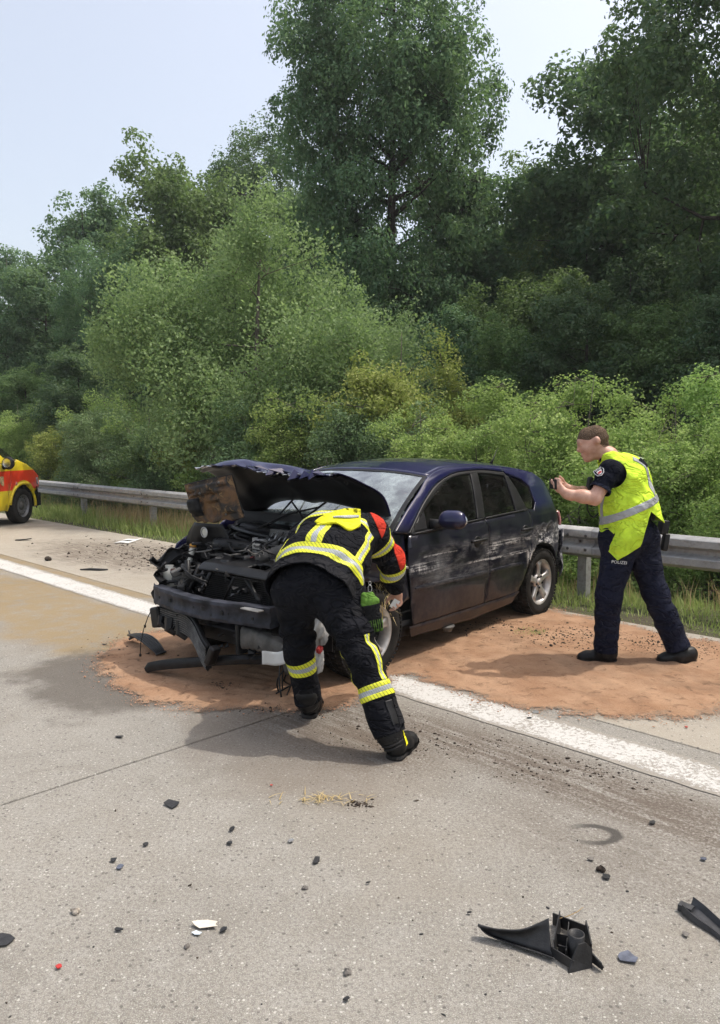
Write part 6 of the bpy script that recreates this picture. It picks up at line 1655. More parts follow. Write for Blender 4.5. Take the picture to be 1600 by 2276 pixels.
# trousers
T_ = Fld(lo, hi, .0085)
T_.cone(PP['hl'] + axP * .03, PP['hr'] + axP * .03, .148, .148, .05); T_.cone(PP['pel'], PP['pel'] + axP * .09, .145, .140, .04, (sideP, 1.25))
T_.cone(PP['hl'], PP['kl'], .128, .088, .05, None, (.003, 13, .5, 1.2, 2)); T_.cone(PP['kl'], PP['al'], .088, .086, .03, None, (.0032, 23, -.1, .9, 5))
T_.cone(PP['hr'], PP['kr'], .128, .090, .05, None, (.003, 12, .5, 1.2, 4)); T_.cone(PP['kr'], PP['ar'], .090, .088, .03, None, (.0036, 24, -.1, .8, 7))
T_.wob(.0026, 16, 12)
V, Q = T_.nets(); a1, b1 = seg_t(V, PP['hl'], PP['kl']); a2, b2 = seg_t(V, PP['kl'], PP['al']); a3, b3 = seg_t(V, PP['hr'], PP['kr']); a4, b4 = seg_t(V, PP['kr'], PP['ar'])
dl_, dr_ = np.minimum(b1, b2), np.minimum(b3, b4)
tL = np.where(b1 < b2, np.minimum(a1, 1), 1 + np.clip(a2, 0, 2)); tR = np.where(b3 < b4, np.minimum(a3, 1), 1 + np.clip(a4, 0, 2))
end = np.where(dl_ < dr_, 1.99 - tL, 1.93 - tR)
lx = PP['hl'] + np.clip(a1, 0, 1)[:, None] * (PP['kl'] - PP['hl']); an = np.arctan2((V - lx) @ fw, (V - lx) @ ltP)
SP = Skin(V, Q, dict(e=end, t=(V - PP['pel']) @ axP, L=dl_ - dr_, tL=tL, an=an, bk=-(V - PP['pel']) @ fw, lt=(V - PP['pel']) @ ltP))
pt = SP.build('trousers', [('e', 0, None), ('t', None, .115)], MAT_PNAVY, PF, PO, 0, .005)
SP.build('cargo_pocket', [('L', None, 0), ('tL', .34, .86), ('an', -.75, .95)], MAT_PNAVY, pt, PO, .007, .006, one=True)
fl = SP.build('pocket_flap', [('L', None, 0), ('tL', .33, .50), ('an', -.80, 1.0)], MAT_PNAVY, pt, PO, .012, .005, one=True)
SP.build('hip_pocket', [('bk', .02, .12), ('t', -.13, .02), ('lt', .06, None)], MAT_PNAVY, pt, PO, .004, .004, one=True)
SP.build('belt', [('t', .075, .112)], MAT_TRIM, PF, PO, .006, .004)
# boots
b1_, _ = boot(PP['al'] - [0, 0, .02], heelPL, dPL, .02, PF, PO, None, False, .058); b2_, _ = boot(PP['ar'] - [0, 0, .02], heelPR, dPR, .02, PF, PO, None, False, .058)
# holster, pouches
for i, (c, d, rz) in enumerate((((1474, 1172, 5.60), (.06, .07, .11), .2), ((1478, 1205, 5.58), (.045, .05, .13), .1), ((1447, 1146, 5.36), (.05, .05, .07), .2), ((1310, 1075, 5.50), (.035, .05, .10), .1))):
    p = at(*c) - PO; rbox(('holster', 'pouch', 'belt_pouch', 'radio')[i], tuple(p), d, MAT_BLACK, PF, (0, .15, rz), .012)
b = MB(); q0, q1, q2, q3 = (at(*c) - PO for c in ((1310, 1090, 5.46), (1305, 1130, 5.46), (1318, 1150, 5.46), (1330, 1140, 5.44))); b.tube([crom([q0, q1, q2, q3], k / 12) for k in range(13)], .005, 6); b.build('radio_cord', MAT_BLACK, PF, True)
# phone held in both hands
ph = at(1229, 1076, 5.30); b = MB(); b.box((0, 0, 0), (.009, .13, .070)); o = b.build('phone', MAT_TRIM); o.location = ph; o.rotation_euler = (0, -.05, .12); bev(o, .004, 2); tag(o, 'black smartphone held up in the police officer’s hands', 'phone')
# vest
Vf = Fld(lo, hi, .0085)
Vf.cone(PP['pel'] - fw * .035 - axP * .06, PP['s1'], .195, .175, .05, (sideP, 1.30)); Vf.cone(PP['s1'], PP['s2'], .170, .162, .05, (sideP, 1.34)); Vf.cone(PP['s2'], PP['nk'] - axP * .02, .155, .085, .06, (sideP, 1.55))
hang0, hang1 = at(1380, 1125, 5.38), at(1384, 1240, 5.36)
Vf.cone(hang0, hang1, .150, .155, .07, (sideP, 1.3), (.005, 10, 0, 1, 3)); Vf.wob(.0030, 15, 21)
V, Q = Vf.nets()
rel = V - PP['pel']; t_ = rel @ axP; fF = rel @ fw; lt_ = rel @ ltP
dsl = seg_t(V, PP['sl'] - np.array([0, 0, .02]), PP['sl'] + ltP * .3)[1]; dsr = seg_t(V, PP['sr'], PP['sr'] - ltP * .3)[1]
dne = np.linalg.norm(V - (PP['nk'] + axP * .045), axis=1)
# lower hem: high at the back, hanging to a point in front
pxl = CX + F_PX * V[:, 0] / V[:, 1]
hemz = np.interp(V[:, 0], [1.62, 1.69, 1.72, 1.785, 1.935, 1.955, 2.01, 2.09, 2.15, 2.3], [1.04, .97, .87, .790, .895, .98, 1.13, 1.075, 1.04, 1.03])
SV = Skin(V, Q, dict(h=V[:, 2] - hemz, sl=np.minimum(dsl, dsr), ne=dne, t=t_, f=fF, l=np.abs(lt_), ll=lt_, bandq=t_ + .12 * fF))
keep = [('h', 0, None), ('sl', .105, None), ('ne', .115, None)]
ve = SV.build('vest', keep, MAT_VEST, PF, PO, 0, .004)
SV.build('reflective_tape', keep + [('bandq', .135, .188)], MAT_VSIL, ve, PO, .003, .002)
for (l0, l1) in ((.105, .150), (-.150, -.105)):
    SV.build('reflective_tape', keep + [('ll', l0, l1), ('bandq', .188, None), ('f', None, .02)], MAT_VSIL, ve, PO, .0035, .002, one=True)
    SV.build('reflective_tape', keep + [('ll', l0, l1), ('bandq', .188, .34), ('f', .05, None)], MAT_VSIL, ve, PO, .0035, .002, one=True)
SV.build('vest_pocket', keep + [('h', .16, None), ('bandq', -.03, .10), ('ll', .08, .23), ('f', .03, None)], MAT_VEST, ve, PO, .008, .005, one=True)
SV.build('back_panel', keep + [('bandq', .40, .475), ('l', None, .13), ('f', None, -.02)], MAT_SHIRT, ve, PO, .005, .003, one=True)
# lettering and badge
MAT_WPRINT = simple('white_print', (0.72, 0.72, 0.72), .6, 0, .05)
def text(name, body, size, loc, xdir, nrm, mat, par, org, off=.006):
    cu = bpy.data.curves.new(name, 'FONT'); cu.body = body; cu.size = size; cu.align_x = 'CENTER'; cu.align_y = 'CENTER'; cu.extrude = .0006
    tmp = bpy.data.objects.new('tmp_text', cu); COL.objects.link(tmp)
    bpy.context.view_layer.update()
    me = bpy.data.meshes.new_from_object(tmp.evaluated_get(bpy.context.evaluated_depsgraph_get())); bpy.data.objects.remove(tmp); bpy.data.curves.remove(cu)
    me.materials.append(mat); o = link(bpy.data.objects.new(name, me), par)
    z = Vector(nrm).normalized(); x = Vector(xdir); x = (x - z * x.dot(z)).normalized(); y = z.cross(x)
    M_ = Matrix((x, y, z)).transposed().to_4x4(); M_.translation = Vector(loc) - Vector(org) + z * off; o.matrix_local = M_
    return o
bpy.context.view_layer.update()
h_ = ray_hit([pt, fl], 1376, 1250)
if h_: text('pocket_lettering', 'POLIZEI', .030, h_[0], (1, .15, -.05), h_[1], MAT_WPRINT, fl, PO, .004)
h_ = ray_hit([ve], 1391, 1008)
if h_: text('back_lettering', 'POLIZEI', .048, h_[0] + Vector((.08, .05, -.035)), (.72, .55, -.42), h_[1] + Vector((.2, .0, .1)), MAT_WPRINT, ve, PO, .012)
h_ = ray_hit([sh], 1333, 1050)
if h_:
    z = h_[1]; x = Vector((1, .0, .12)); x = (x - z * x.dot(z)).normalized(); y = z.cross(x)
    M_ = Matrix((x, y, z)).transposed().to_4x4(); M_.translation = h_[0] - Vector(PO) + z * .004
    def shield(s, d): return MB().prism([(-.036 * s, .042 * s), (.036 * s, .042 * s), (.034 * s, .0), (.024 * s, -.030 * s), (0, -.046 * s), (-.024 * s, -.030 * s), (-.034 * s, 0)], d)
    bd = shield(1.0, .002).build('sleeve_badge', MAT_WPRINT, sh); bd.matrix_local = M_
    b2 = shield(.90, .0028).build('badge_field', MAT_SHIRT, bd); b3 = shield(.52, .0036).build('badge_crest', MAT_WPRINT, bd); b3.location = (0, -.008, 0)
    b = MB(); b.prism([(0, -.016), (.006, -.010), (.016, -.012), (.013, .0), (.017, .010), (.006, .008), (.0, .014), (-.006, .008), (-.017, .010), (-.013, 0), (-.016, -.012), (-.006, -.010)], .0044); o = b.build('badge_eagle', MAT_RED, bd); o.location = (0, -.008, 0)
    text('badge_lettering', 'POLIZEI', .015, (0, .027, 0), (1, 0, 0), (0, 0, 1), MAT_WPRINT, bd, (0, 0, 0), .0032)

# ============================================================ ambulance at the frame edge
VTH = math.radians(79); vl = np.array([-math.sin(VTH), math.cos(VTH)])
vw = gnd(37, 1163)
VAN = empty('ambulance_van', (vw[0] + .83 * vl[0] + .06, vw[1] + .83 * vl[1], 0), VTH, 'yellow ambulance van with a red band, only its front corner in view', 'van')
def vW(x, z):
    w = float(np.interp(z, [.2, .35, .6, .95, 1.1, 1.25, 1.55, 1.9], [.90, .945, .955, .95, .935, .90, .83, .74]))
    if x > .0: w -= .16 * (x / .75) ** 2.2
    return w
def livery():
    t = NT('ambulance_livery'); g = t.obj(); s = t.n('SeparateXYZ'); t.t.links.new(g, s.inputs[0])
    x, z = s.outputs[0], s.outputs[2]
    red = t.math('MULTIPLY', t.ramp(z, .640, .646), t.ramp(z, 1.006, 1.000))
    rr = t.math('SQRT', t.math('ADD', t.math('POWER', x, 2.0), t.math('POWER', t.math('SUBTRACT', z, .34), 2.0)))
    red = t.math('MULTIPLY', red, t.ramp(rr, .470, .476))
    nz = t.noise(g, 8, 4, .6)
    t.base(t.mix(red, t.mix(nz, (0.66, 0.50, 0.02), (0.74, 0.58, 0.03)), t.mix(nz, (0.70, 0.040, 0.012), (0.76, 0.06, 0.018)))); t.rough(.35); t.p.inputs['Coat Weight'].default_value = .5; t.p.inputs['Coat Roughness'].default_value = .08
    return t.m
MAT_LIV = livery(); MAT_VRED = simple('signal_red', (0.66, 0.04, 0.02), .35, 0, .1, 8, coat=.5)
VF = [(-.355, 1.125), (-.12, 1.205), (.15, 1.115), (.45, .975), (.68, .87), (.735, .76), (.72, .66), (.47, .60), (.40, .56), (.33, .64), (.20, .725), (.0, .765), (-.20, .725), (-.33, .64), (-.40, .54), (-.45, .40), (-.47, .27), (-.50, .27), (-.44, .60), (-.365, .80)]
VD = [(-.365, 1.125), (-1.45, 1.16), (-1.45, .28), (-.51, .28), (-.45, .60), (-.375, .80)]
VU = [(-.37, 1.13), (-.62, 1.32), (-1.22, 1.84), (-1.30, 1.84), (-.72, 1.30), (-.72, 1.145)]
VG = [(-.725, 1.15), (-.725, 1.30), (-1.30, 1.82), (-1.45, 1.82), (-1.45, 1.165)]
VS = [(-1.455, .28), (-4.1, .28), (-4.1, 1.92), (-1.455, 1.87)]
for sd_ in (-1, 1):
    f_ = panel('front_wing', VF, MAT_LIV, VAN, sd_, dent=False, wfn=vW); d_ = panel('front_door', VD, MAT_LIV, VAN, sd_, dent=False, wfn=vW, grid=.1)
    panel('screen_pillar', VU, MAT_LIV, VAN, sd_, dent=False, wfn=vW); panel('door_window', VG, MAT_SIDEGLASS, d_, sd_, off=-.008, dent=False, wfn=vW, th=.004); panel('side_wall', VS, MAT_LIV, VAN, sd_, dent=False, wfn=vW, grid=.4)
    b = MB()
    for i in range(15):
        a = math.radians(-12 + 190 * i / 14); 
    P = [(.435 * math.cos(math.radians(-4 + 178 * i / 24)), sd_ * (vW(.2, .6) + .006 - .05 * (math.cos(math.radians(-4 + 178 * i / 24)) > .4)), .335 + .425 * math.sin(math.radians(-4 + 178 * i / 24))) for i in range(25)]
    b.tube(P, .030, 6); b.build('arch_lip', simple('yellow_arch', (0.66, 0.50, 0.02), .4), f_, True)
    # mirror
    m_ = MB(); m_.grid(lambda k, j: (-.60 + .07 * math.sin(math.pi * clampf(k, .03, .97)) ** .5 * math.cos(j * 6.283), sd_ * (.95 + .24 * k), 1.15 + .115 * math.sin(math.pi * clampf(k, .03, .97)) ** .35 * math.sin(j * 6.283)), 13, 21)
    mo = m_.build('mirror', MAT_TRIM, VAN, True)
    MB().tube([(-.56, sd_ * .90, 1.08), (-.58, sd_ * .98, 1.08), (-.60, sd_ * 1.04, 1.10)], [.05, .045, .04], 8).build('mirror_arm', MAT_TRIM, mo, True)
    b = MB(); b.lathe([(.001, 0), (.9, 0), (1, .05)], 24, 'x'); b.v = [(-.672 - v[0] * .1, sd_ * (1.085 + v[1] * .085), 1.155 + v[2] * .080) for v in b.v]; b.build('mirror_glass', MAT_CHROME, mo, True)
    b = MB(); b.lathe([(.001, .012), (.026, .010), (.030, 0)], 14, 'y'); b.v = [(-.22 + v[0], sd_ * (vW(-.22, .76) + v[1]), .76 + v[2]) for v in b.v]; b.build('side_repeater', MAT_LENS, f_, True)
    b = MB(); V_ = []
    for i in range(6):
        for j in range(5):
            x = .50 + .22 * i / 5; z = .72 + .13 * j / 4 - .02 * i / 5; V_.append((x + .03, sd_ * (vW(x, z) + .006 - .01 * i), z))
    b.add(V_, [(i * 5 + j, (i + 1) * 5 + j, (i + 1) * 5 + j + 1, i * 5 + j + 1) for i in range(5) for j in range(4)]); o = b.build('headlamp', simple('lamp_glass', (.35, .37, .38), .1, .3, .2, 9, coat=1), VAN, True); solid(o, .02, 0)
b = MB(); b.prism([(-.02, -.06), (.05, -.09), (.05, .09), (-.05, .09), (-.06, 0)], .004); o = b.build('door_crest', simple('gold_crest', (.55, .42, .22), .5, 0, .6, 60), VAN); o.rotation_euler = (math.pi / 2, 0, 0); o.location = (-.66, -.958, .82)
def hood_v(a, q):
    t_ = q * 2 - 1; x = -.12 + .82 * a + .14 * (1 - t_ * t_) * a; z = float(np.interp(x, [-.12, .15, .45, .70, .9], [1.205, 1.115, .975, .865, .78])) + .05 * (1 - t_ * t_)
    return (x, t_ * vW(min(x, .72), min(z, 1.2)) * .995, z)
o = MB().grid(hood_v, 14, 19).build('hood', MAT_LIV, VAN, True); fix_normals(o); solid(o, .01, -1)
rdp = MB().grid(lambda a, q: (lambda p: (p[0], p[1], p[2] + .006))(hood_v(.10 + .82 * a, .01 + (.05 + .22 * a) * q)), 8, 5).build('red_hood_stripe', MAT_VRED, o, True); MB().grid(lambda a, q: (lambda p: (p[0], p[1], p[2] + .006))(hood_v(.10 + .82 * a, .99 - (.05 + .22 * a) * q)), 8, 5).build('red_hood_stripe', MAT_VRED, o, True)
o = MB().grid(lambda a, q: (-.14 - 1.05 * a + .10 * (1 - (2 * q - 1) ** 2), (2 * q - 1) * (vW(-.2, 1.2 + .62 * a) - .02), 1.20 + .64 * a + .03 * (1 - (2 * q - 1) ** 2)), 8, 15).build('windscreen', MAT_SCREEN, VAN, True)
o = MB().grid(lambda a, q: (-1.18 - 2.95 * a, (2 * q - 1) * .76, 1.84 + .08 * min(1, a * 6) + .06 * (1 - (2 * q - 1) ** 2)), 8, 9).build('roof', MAT_LIV, VAN, True); solid(o, .02, -1)
def vb_pt(a, q):
    t_ = q * 2 - 1; x = .44 + .46 * (1 - abs(t_) ** 3.0); z = .26 + .42 * a
    return (x + .04 * math.sin(math.pi * a), t_ * (.955 - .02 * (1 - a)), z)
o = MB().grid(vb_pt, 10, 31).build('front_bumper', MAT_BLACK, VAN, True); fix_normals(o); solid(o, .02, -1)
b = MB(); b.box((-1.6, 0, .42), (4.6, 1.7, .25)); b.box((-4.1, 0, 1.1), (.03, 1.5, 1.6)); b.box((.55, 0, .72), (.30, 1.3, .3)); b.build('underbody', MAT_BLACK, VAN)
for (x, sd_) in ((0, -1), (0, 1), (-3.1, -1), (-3.1, 1)):
    w = empty('wheel', (x, sd_ * .83, .335)); w.parent = VAN; w.rotation_euler = (0, 0, (math.radians(3) if x == 0 else 0) + (math.pi if sd_ < 0 else 0))
    MB().lathe([(.21, -.10), (.24, -.112), (.29, -.115), (.322, -.10), (.334, -.07), (.335, 0), (.334, .07), (.322, .10), (.29, .115), (.24, .112), (.21, .10)], 44, 'y').build('tyre', MAT_RUBBER, w, True)
    r = MB().lathe([(.205, -.09), (.19, .0), (.205, .07), (.218, .098), (.224, .094), (.205, .06), (.190, .045), (.170, .040), (.150, .062), (.110, .070), (.085, .052)], 40, 'y').build('rim', simple('grey_steel_rim', (.20, .20, .21), .4, .5, .2), w, True)
    MB().lathe([(.001, .085), (.05, .082), (.082, .068), (.088, .045)], 24, 'y').build('hub_cap', MAT_GREYP, r, True)
    for k in range(14):
        a = 2 * math.pi * k / 14; MB().lathe([(.001, .0605), (.014, .0605), (.016, .056)], 10, 'y', (.158 * math.cos(a), 0, .158 * math.sin(a))).build('vent_hole', MAT_TRIM, r, True)

VAN.scale = (1, 1, 1.06)
# ============================================================ absorbent sand
def sand_mat():
    t = NT('orange_absorbent_sand'); g = t.pos(); a = t.noise(g, 3.0, 5, .65); f = t.noise(g, 90, 4, .75); gr = t.noise(g, 380, 2, .7); d = t.noise(g, 11, 5, .7, .6)
    c = t.mix(t.ramp(a, .3, .7), (0.345, 0.198, 0.116), (0.48, 0.305, 0.192)); c = t.mix(t.math('MULTIPLY', t.ramp(f, .5, .72), .45), c, (0.24, 0.11, 0.06)); c = t.mix(t.math('MULTIPLY', t.ramp(gr, .52, .7), .4), c, (0.50, 0.345, 0.24))
    tk = t.n('Attribute', attribute_name='thick').outputs['Fac']
    c = t.mix(t.math('MULTIPLY', t.ramp(t.noise(g, 1.5, 4, .6, .7), .50, .68), .50), c, (0.20, 0.128, 0.085))
    c = t.mix(t.math('MULTIPLY', t.ramp(d, .52, .70), .60), c, (0.11, 0.065, 0.042))
    cov = t.math('ADD', t.math('ADD', tk, t.math('MULTIPLY', t.math('SUBTRACT', gr, .5), .9)), t.math('ADD', t.math('MULTIPLY', t.math('SUBTRACT', f, .5), 1.3), t.math('MULTIPLY', t.math('SUBTRACT', d, .5), 1.1)))
    t.set(t.p.inputs['Alpha'], t.ramp(cov, .02, .12))                 # grains lie apart where the layer runs out
    thin = t.ramp(t.math('ADD', tk, t.math('MULTIPLY', t.math('SUBTRACT', f, .5), .5)), .30, .05)
    c = t.mix(t.math('MULTIPLY', thin, .55), c, (0.30, 0.245, 0.19))
    t.base(c); t.rough(.95); t.p.inputs['Specular IOR Level'].default_value = .15; t.bump(t.math('ADD', t.math('MULTIPLY', f, .6), t.math('ADD', d, t.math('MULTIPLY', gr, .3))), .8, .02)
    return t.m
SPX = [(226, 1430), (195, 1478), (232, 1528), (330, 1562), (430, 1580), (560, 1592), (660, 1590), (760, 1580), (850, 1552), (905, 1508), (985, 1540), (1060, 1562), (1110, 1580), (1180, 1588), (1260, 1594), (1420, 1596), (1640, 1590), (1840, 1560), (1780, 1460), (1600, 1428), (1400, 1392), (1240, 1356), (1140, 1345), (1020, 1352), (900, 1372), (760, 1392), (560, 1396), (400, 1400), (300, 1410)]
SG_ = np.array([gnd(*p)[:2] for p in SPX])
gx, gy = np.meshgrid(np.arange(-2.6, 3.9, .016), np.arange(4.05, 7.6, .016), indexing='ij'); PT = np.c_[gx.ravel(), gy.ravel()]
def sdpoly(P, A):
    d = np.full(len(P), 1e9); ins = np.zeros(len(P), bool); n = len(A)
    for i in range(n):
        a, b = A[i], A[(i + 1) % n]; e = b - a; w = P - a; t = np.clip((w @ e) / (e @ e), 0, 1); d = np.minimum(d, np.linalg.norm(w - t[:, None] * e, axis=1))
        c = ((a[1] <= P[:, 1]) != (b[1] <= P[:, 1])); xx = a[0] + (P[:, 1] - a[1]) / np.where(b[1] == a[1], 1e-9, b[1] - a[1]) * e[0]; ins ^= c & (P[:, 0] < xx)
    return np.where(ins, d, -d)
P3 = np.c_[PT, np.zeros(len(PT))]
nz1, nz2, nz3 = vnoise(P3, 3.2, 3), vnoise(P3, 11, 4), vnoise(P3, 34, 5)
nz4 = vnoise(P3, 80, 7)
sdv = sdpoly(PT, SG_) + .10 * nz1 + .06 * nz2 + .04 * nz3 + .03 * nz4 - .05
thick = np.clip(sdv / .28, 0, 1) ** .8
heap = np.exp(-((PT[:, 0] - 1.2) / .8) ** 2 - ((PT[:, 1] - 5.95) / .6) ** 2) + .3 * np.exp(-((PT[:, 0] - 2.4) / .7) ** 2 - ((PT[:, 1] - 5.5) / .5) ** 2)
dev_ = np.clip(sdpoly(PT, np.array([gnd(*p)[:2] for p in ((640, 1560), (760, 1540), (880, 1520), (905, 1500), (860, 1470), (760, 1500), (660, 1530))])) * -4 + 1, 0, 1)
z = -.006 + thick * (.010 + .016 * heap) + .0045 * nz2 * thick + .003 * nz3 * thick + .012 * np.clip(nz1, 0, 1) * thick * heap
z += .006 * thick * np.sin(PT[:, 0] * 26 + 6 * nz1 + PT[:, 1] * 9) * np.clip(nz1 + .6, 0, 1) * (PT[:, 0] > .5)
z += .010 * thick * np.clip(vnoise(P3, 6, 12) + .1, 0, 1) * (.3 + heap) + .004 * thick * np.sin(PT[:, 1] * 60 + 8 * nz1 + PT[:, 0] * 14) * np.clip(vnoise(P3, 2.5, 9), 0, 1)
z = np.maximum(z, -.004 + .002 * thick) + .0115
z[(PT[:, 0] > 1.2) & (np.hypot(PT[:, 0] - 1.74, PT[:, 1] - 5.39) < .16)] -= .004
n1, n2 = gx.shape; ok = (sdv > -.17).reshape(n1, n2); I = np.arange(n1 * n2).reshape(n1, n2)
m = ok[:-1, :-1] & ok[1:, :-1] & ok[1:, 1:] & ok[:-1, 1:]
Fq = np.stack([I[:-1, :-1][m], I[1:, :-1][m], I[1:, 1:][m], I[:-1, 1:][m]], 1)
us = np.unique(Fq); mp = np.full(n1 * n2, -1); mp[us] = np.arange(len(us))
sand = mesh_np('sand', np.c_[PT, z][us], mp[Fq], sand_mat(), None, True, {'thick': np.clip(sdv / .28, -.7, 1)[us]}); tag(sand, 'orange absorbent sand strewn under and beside the wrecked car', 'sand', kind='stuff')
def ground_z(x, y):
    i = int(round((x + 2.6) / .016)); j = int(round((y - 4.05) / .016))
    if 0 <= i < n1 and 0 <= j < n2 and ok[i, j]: return max(0.0, float(z[i * n2 + j])) if sdv[i * n2 + j] > 0 else 0.0
    return 0.0
# feet and tyres stand in the sand; clods of soil lie on it
rng = np.random.default_rng(5)
def clods(name, P, size, mat, label, cat):
    base = np.array([(1, 0, 0), (-1, 0, 0), (0, 1, 0), (0, -1, 0), (0, 0, 1), (0, 0, -.4), (.6, .6, .5), (-.6, .5, .5), (.5, -.6, .5), (-.6, -.6, .4)], float)
    N = len(P); v = base[None] * (1 + rng.normal(0, .28, (N, 10, 1))) * (size[:, None, None] * rng.uniform(.6, 1.3, (N, 1, 3))); an = rng.uniform(0, 6.28, N); c, s_ = np.cos(an)[:, None], np.sin(an)[:, None]
    x = v[..., 0] * c - v[..., 1] * s_; y = v[..., 0] * s_ + v[..., 1] * c; v = np.stack([x, y, v[..., 2] * .7], -1) + P[:, None]
    f = np.array([(0, 6, 4), (6, 2, 4), (2, 7, 4), (7, 1, 4), (1, 9, 4), (9, 3, 4), (3, 8, 4), (8, 0, 4), (0, 2, 6), (2, 1, 7), (1, 3, 9), (3, 0, 8), (0, 5, 2), (2, 5, 1), (1, 5, 3), (3, 5, 0)])
    o = mesh_np(name, v.reshape(-1, 3), (np.arange(N)[:, None, None] * 10 + f[None]).reshape(-1, 3), mat); tag(o, label, cat, kind='stuff'); return o
MAT_CLOD = simple('dark_soil', (0.040, 0.028, 0.020), .95, 0, .5, 30, .5, 60)
Pc = []
def spread(px, py, sx, sy, N):
    for i in range(int(N * 2.2)):
        g = gnd(rng.normal(px, sx), min(max(rng.normal(py, sy), 1180), 2270)); Pc.append((g[0], g[1], ground_z(g[0], g[1])))
for a in ((1250, 1420, 60, 14, 260), (1440, 1435, 70, 14, 260), (1540, 1450, 50, 16, 160), (1100, 1400, 60, 12, 120), (330, 1235, 60, 16, 260), (400, 1250, 30, 12, 160), (490, 1530, 14, 5, 40), (660, 1580, 60, 10, 70), (1000, 1655, 130, 14, 160), (1300, 1710, 150, 22, 180), (850, 1620, 70, 20, 70), (800, 1788, 14, 5, 40), (250, 1220, 110, 14, 80), (800, 1900, 420, 130, 30), (270, 1450, 60, 30, 30)): spread(*a)
Pc = np.array(Pc); sz = rng.gamma(1.3, .0022, len(Pc)) + .0014; sz *= np.clip(Pc[:, 1] / 6, .75, 2.2)
Pk = np.array([gnd(rng.uniform(0, 1600), rng.uniform(1700, 2270)) for i in range(120)]); clods('plastic_crumbs', Pk, rng.gamma(1.2, .0010, 120) + .0008, simple('black_crumb', (.02, .02, .021), .5), 'tiny black plastic crumbs strewn over the near concrete', 'crumbs')
clods('soil_clods', Pc, np.clip(sz, .002, .03), MAT_CLOD, 'crumbs of dark soil scattered over road and sand', 'soil')
sel = np.where((sdv > -.16) & (sdv < .03))[0]; sel = rng.choice(sel, 6500, p=(lambda w: w / w.sum())(np.exp(sdv[sel] * 22)))
Pg = np.c_[PT[sel] + rng.uniform(-.01, .01, (len(sel), 2)), np.maximum(z[sel], 0)]
clods('sand_grains', Pg, rng.gamma(1.6, .0011, len(sel)) + .001, simple('orange_grain', (0.46, 0.25, 0.15), .95, 0, .3, 60), 'loose grains of orange sand around the edge of the spill', 'sand')
def straw_patch(px, py, sx, sy, N, L, seed):
    r = np.random.default_rng(seed); P = np.array([(lambda g: (g[0], g[1], ground_z(g[0], g[1]) + .004))(gnd(r.normal(px, sx), r.normal(py, sy))) for i in range(N)])
    return P, r
for (px, py, sx, sy, N, L, lab) in ((715, 1778, 40, 5, 60, .08, 'flattened tuft of dry grass torn out onto the concrete'), (400, 1252, 26, 12, 260, .16, 'loose straw and grass dropped on the shoulder beside the car front'), (1180, 1412, 22, 4, 60, .07, 'few green grass blades lying on the orange sand')):
    P, r = straw_patch(px, py, sx, sy, N, L, int(px)); b = blades('straw_litter', P, np.full(N, L) * r.uniform(.4, 1.2, N), r.uniform(.003, .006, N), r.uniform(.9, 1.15, N), MAT_DRY if px != 1180 else MAT_GRASS, r, r.random(N) * .6)
    me = b.data; co = np.empty(len(me.vertices) * 3, np.float32); me.vertices.foreach_get('co', co); co = co.reshape(-1, 3); co[:, 2] = np.repeat(P[:, 2], 5) + (co[:, 2] - np.repeat(P[:, 2], 5)) * .18; me.vertices.foreach_set('co', co.ravel()); me.update(); tag(b, lab, 'grass', kind='stuff')

# ============================================================ debris
MAT_SHARD = simple('broken_black_plastic', (0.017, 0.017, 0.018), .5, 0, .4, 40, .3, 120); MAT_BLUESH = simple('blue_grey_paint_chip', (0.085, 0.095, 0.13), .4, 0, .3, 40, coat=.3); MAT_STONE = simple('pale_stone', (0.33, 0.29, 0.24), .9, 0, .45, 40, .8, 70); MAT_DSTONE = simple('grey_stone', (0.17, 0.155, 0.14), .9, 0, .4, 40, .8, 70)
MAT_FILM = simple('cream_plastic_film', (0.66, 0.60, 0.50), .4, 0, .12, 20); MAT_PALEBL = simple('pale_blue_card', (0.58, 0.66, 0.72), .5, 0, .08, 20)
def shard(name, px, py, w, h, mat, seed, label, cat='plastic shard', curl=.25, th=.003, group=None):
    """broken flat piece, w x h metres on the ground, curled"""
    r = random.Random(seed); c = gnd(px, py); n = r.randint(6, 9); an0 = r.uniform(0, 6.28); V = []; ring = []
    for i in range(n):
        a = 2 * math.pi * i / n + r.uniform(-.25, .25); k = r.uniform(.62, 1.15); ring.append((w / 2 * k * math.cos(a), h / 2 * k * math.sin(a)))
    top = []; rings = [.0, .5, 1.0]
    for q in (.5, 1.0):
        for (x, y) in ring:
            top.append((x * q, y * q, .004 + curl * w * (q ** 2) * (.25 + .3 * math.sin(x / w * 5 + seed)) * abs(x * q / w + .2)))
    V = [(0, 0, .004 + curl * w * .05)] + top
    Fc = [(0, 1 + i, 1 + (i + 1) % n) for i in range(n)] + [(1 + i, 1 + n + i, 1 + n + (i + 1) % n, 1 + (i + 1) % n) for i in range(n)]
    o = mesh(name, V, Fc, mat); o.location = (c[0], c[1], ground_z(c[0], c[1]) + .002); o.rotation_euler = (r.uniform(-.12, .12), r.uniform(-.12, .12), r.uniform(-.5, .5)); solid(o, th, 1); tag(o, label, cat, group); return o
def stone(px, py, s, mat, seed, label):
    r = random.Random(seed); c = gnd(px, py); b = MB(); b.grid(lambda a, q: (lambda k: (s * k * math.sin(a * math.pi) * math.cos(q * 6.283), s * .8 * k * math.sin(a * math.pi) * math.sin(q * 6.283), s * .6 * k * math.cos(a * math.pi)))(1 + .22 * math.sin(3 * q * 6.283 + seed + 4 * a) + .14 * math.sin(5 * q * 6.283 + 7 * a)), 9, 15)
    o = b.build('stone', mat); o.location = (c[0], c[1], s * .45); o.rotation_euler = (0, 0, r.uniform(0, 6)); auto_smooth(o, 30); tag(o, label, 'stone'); return o
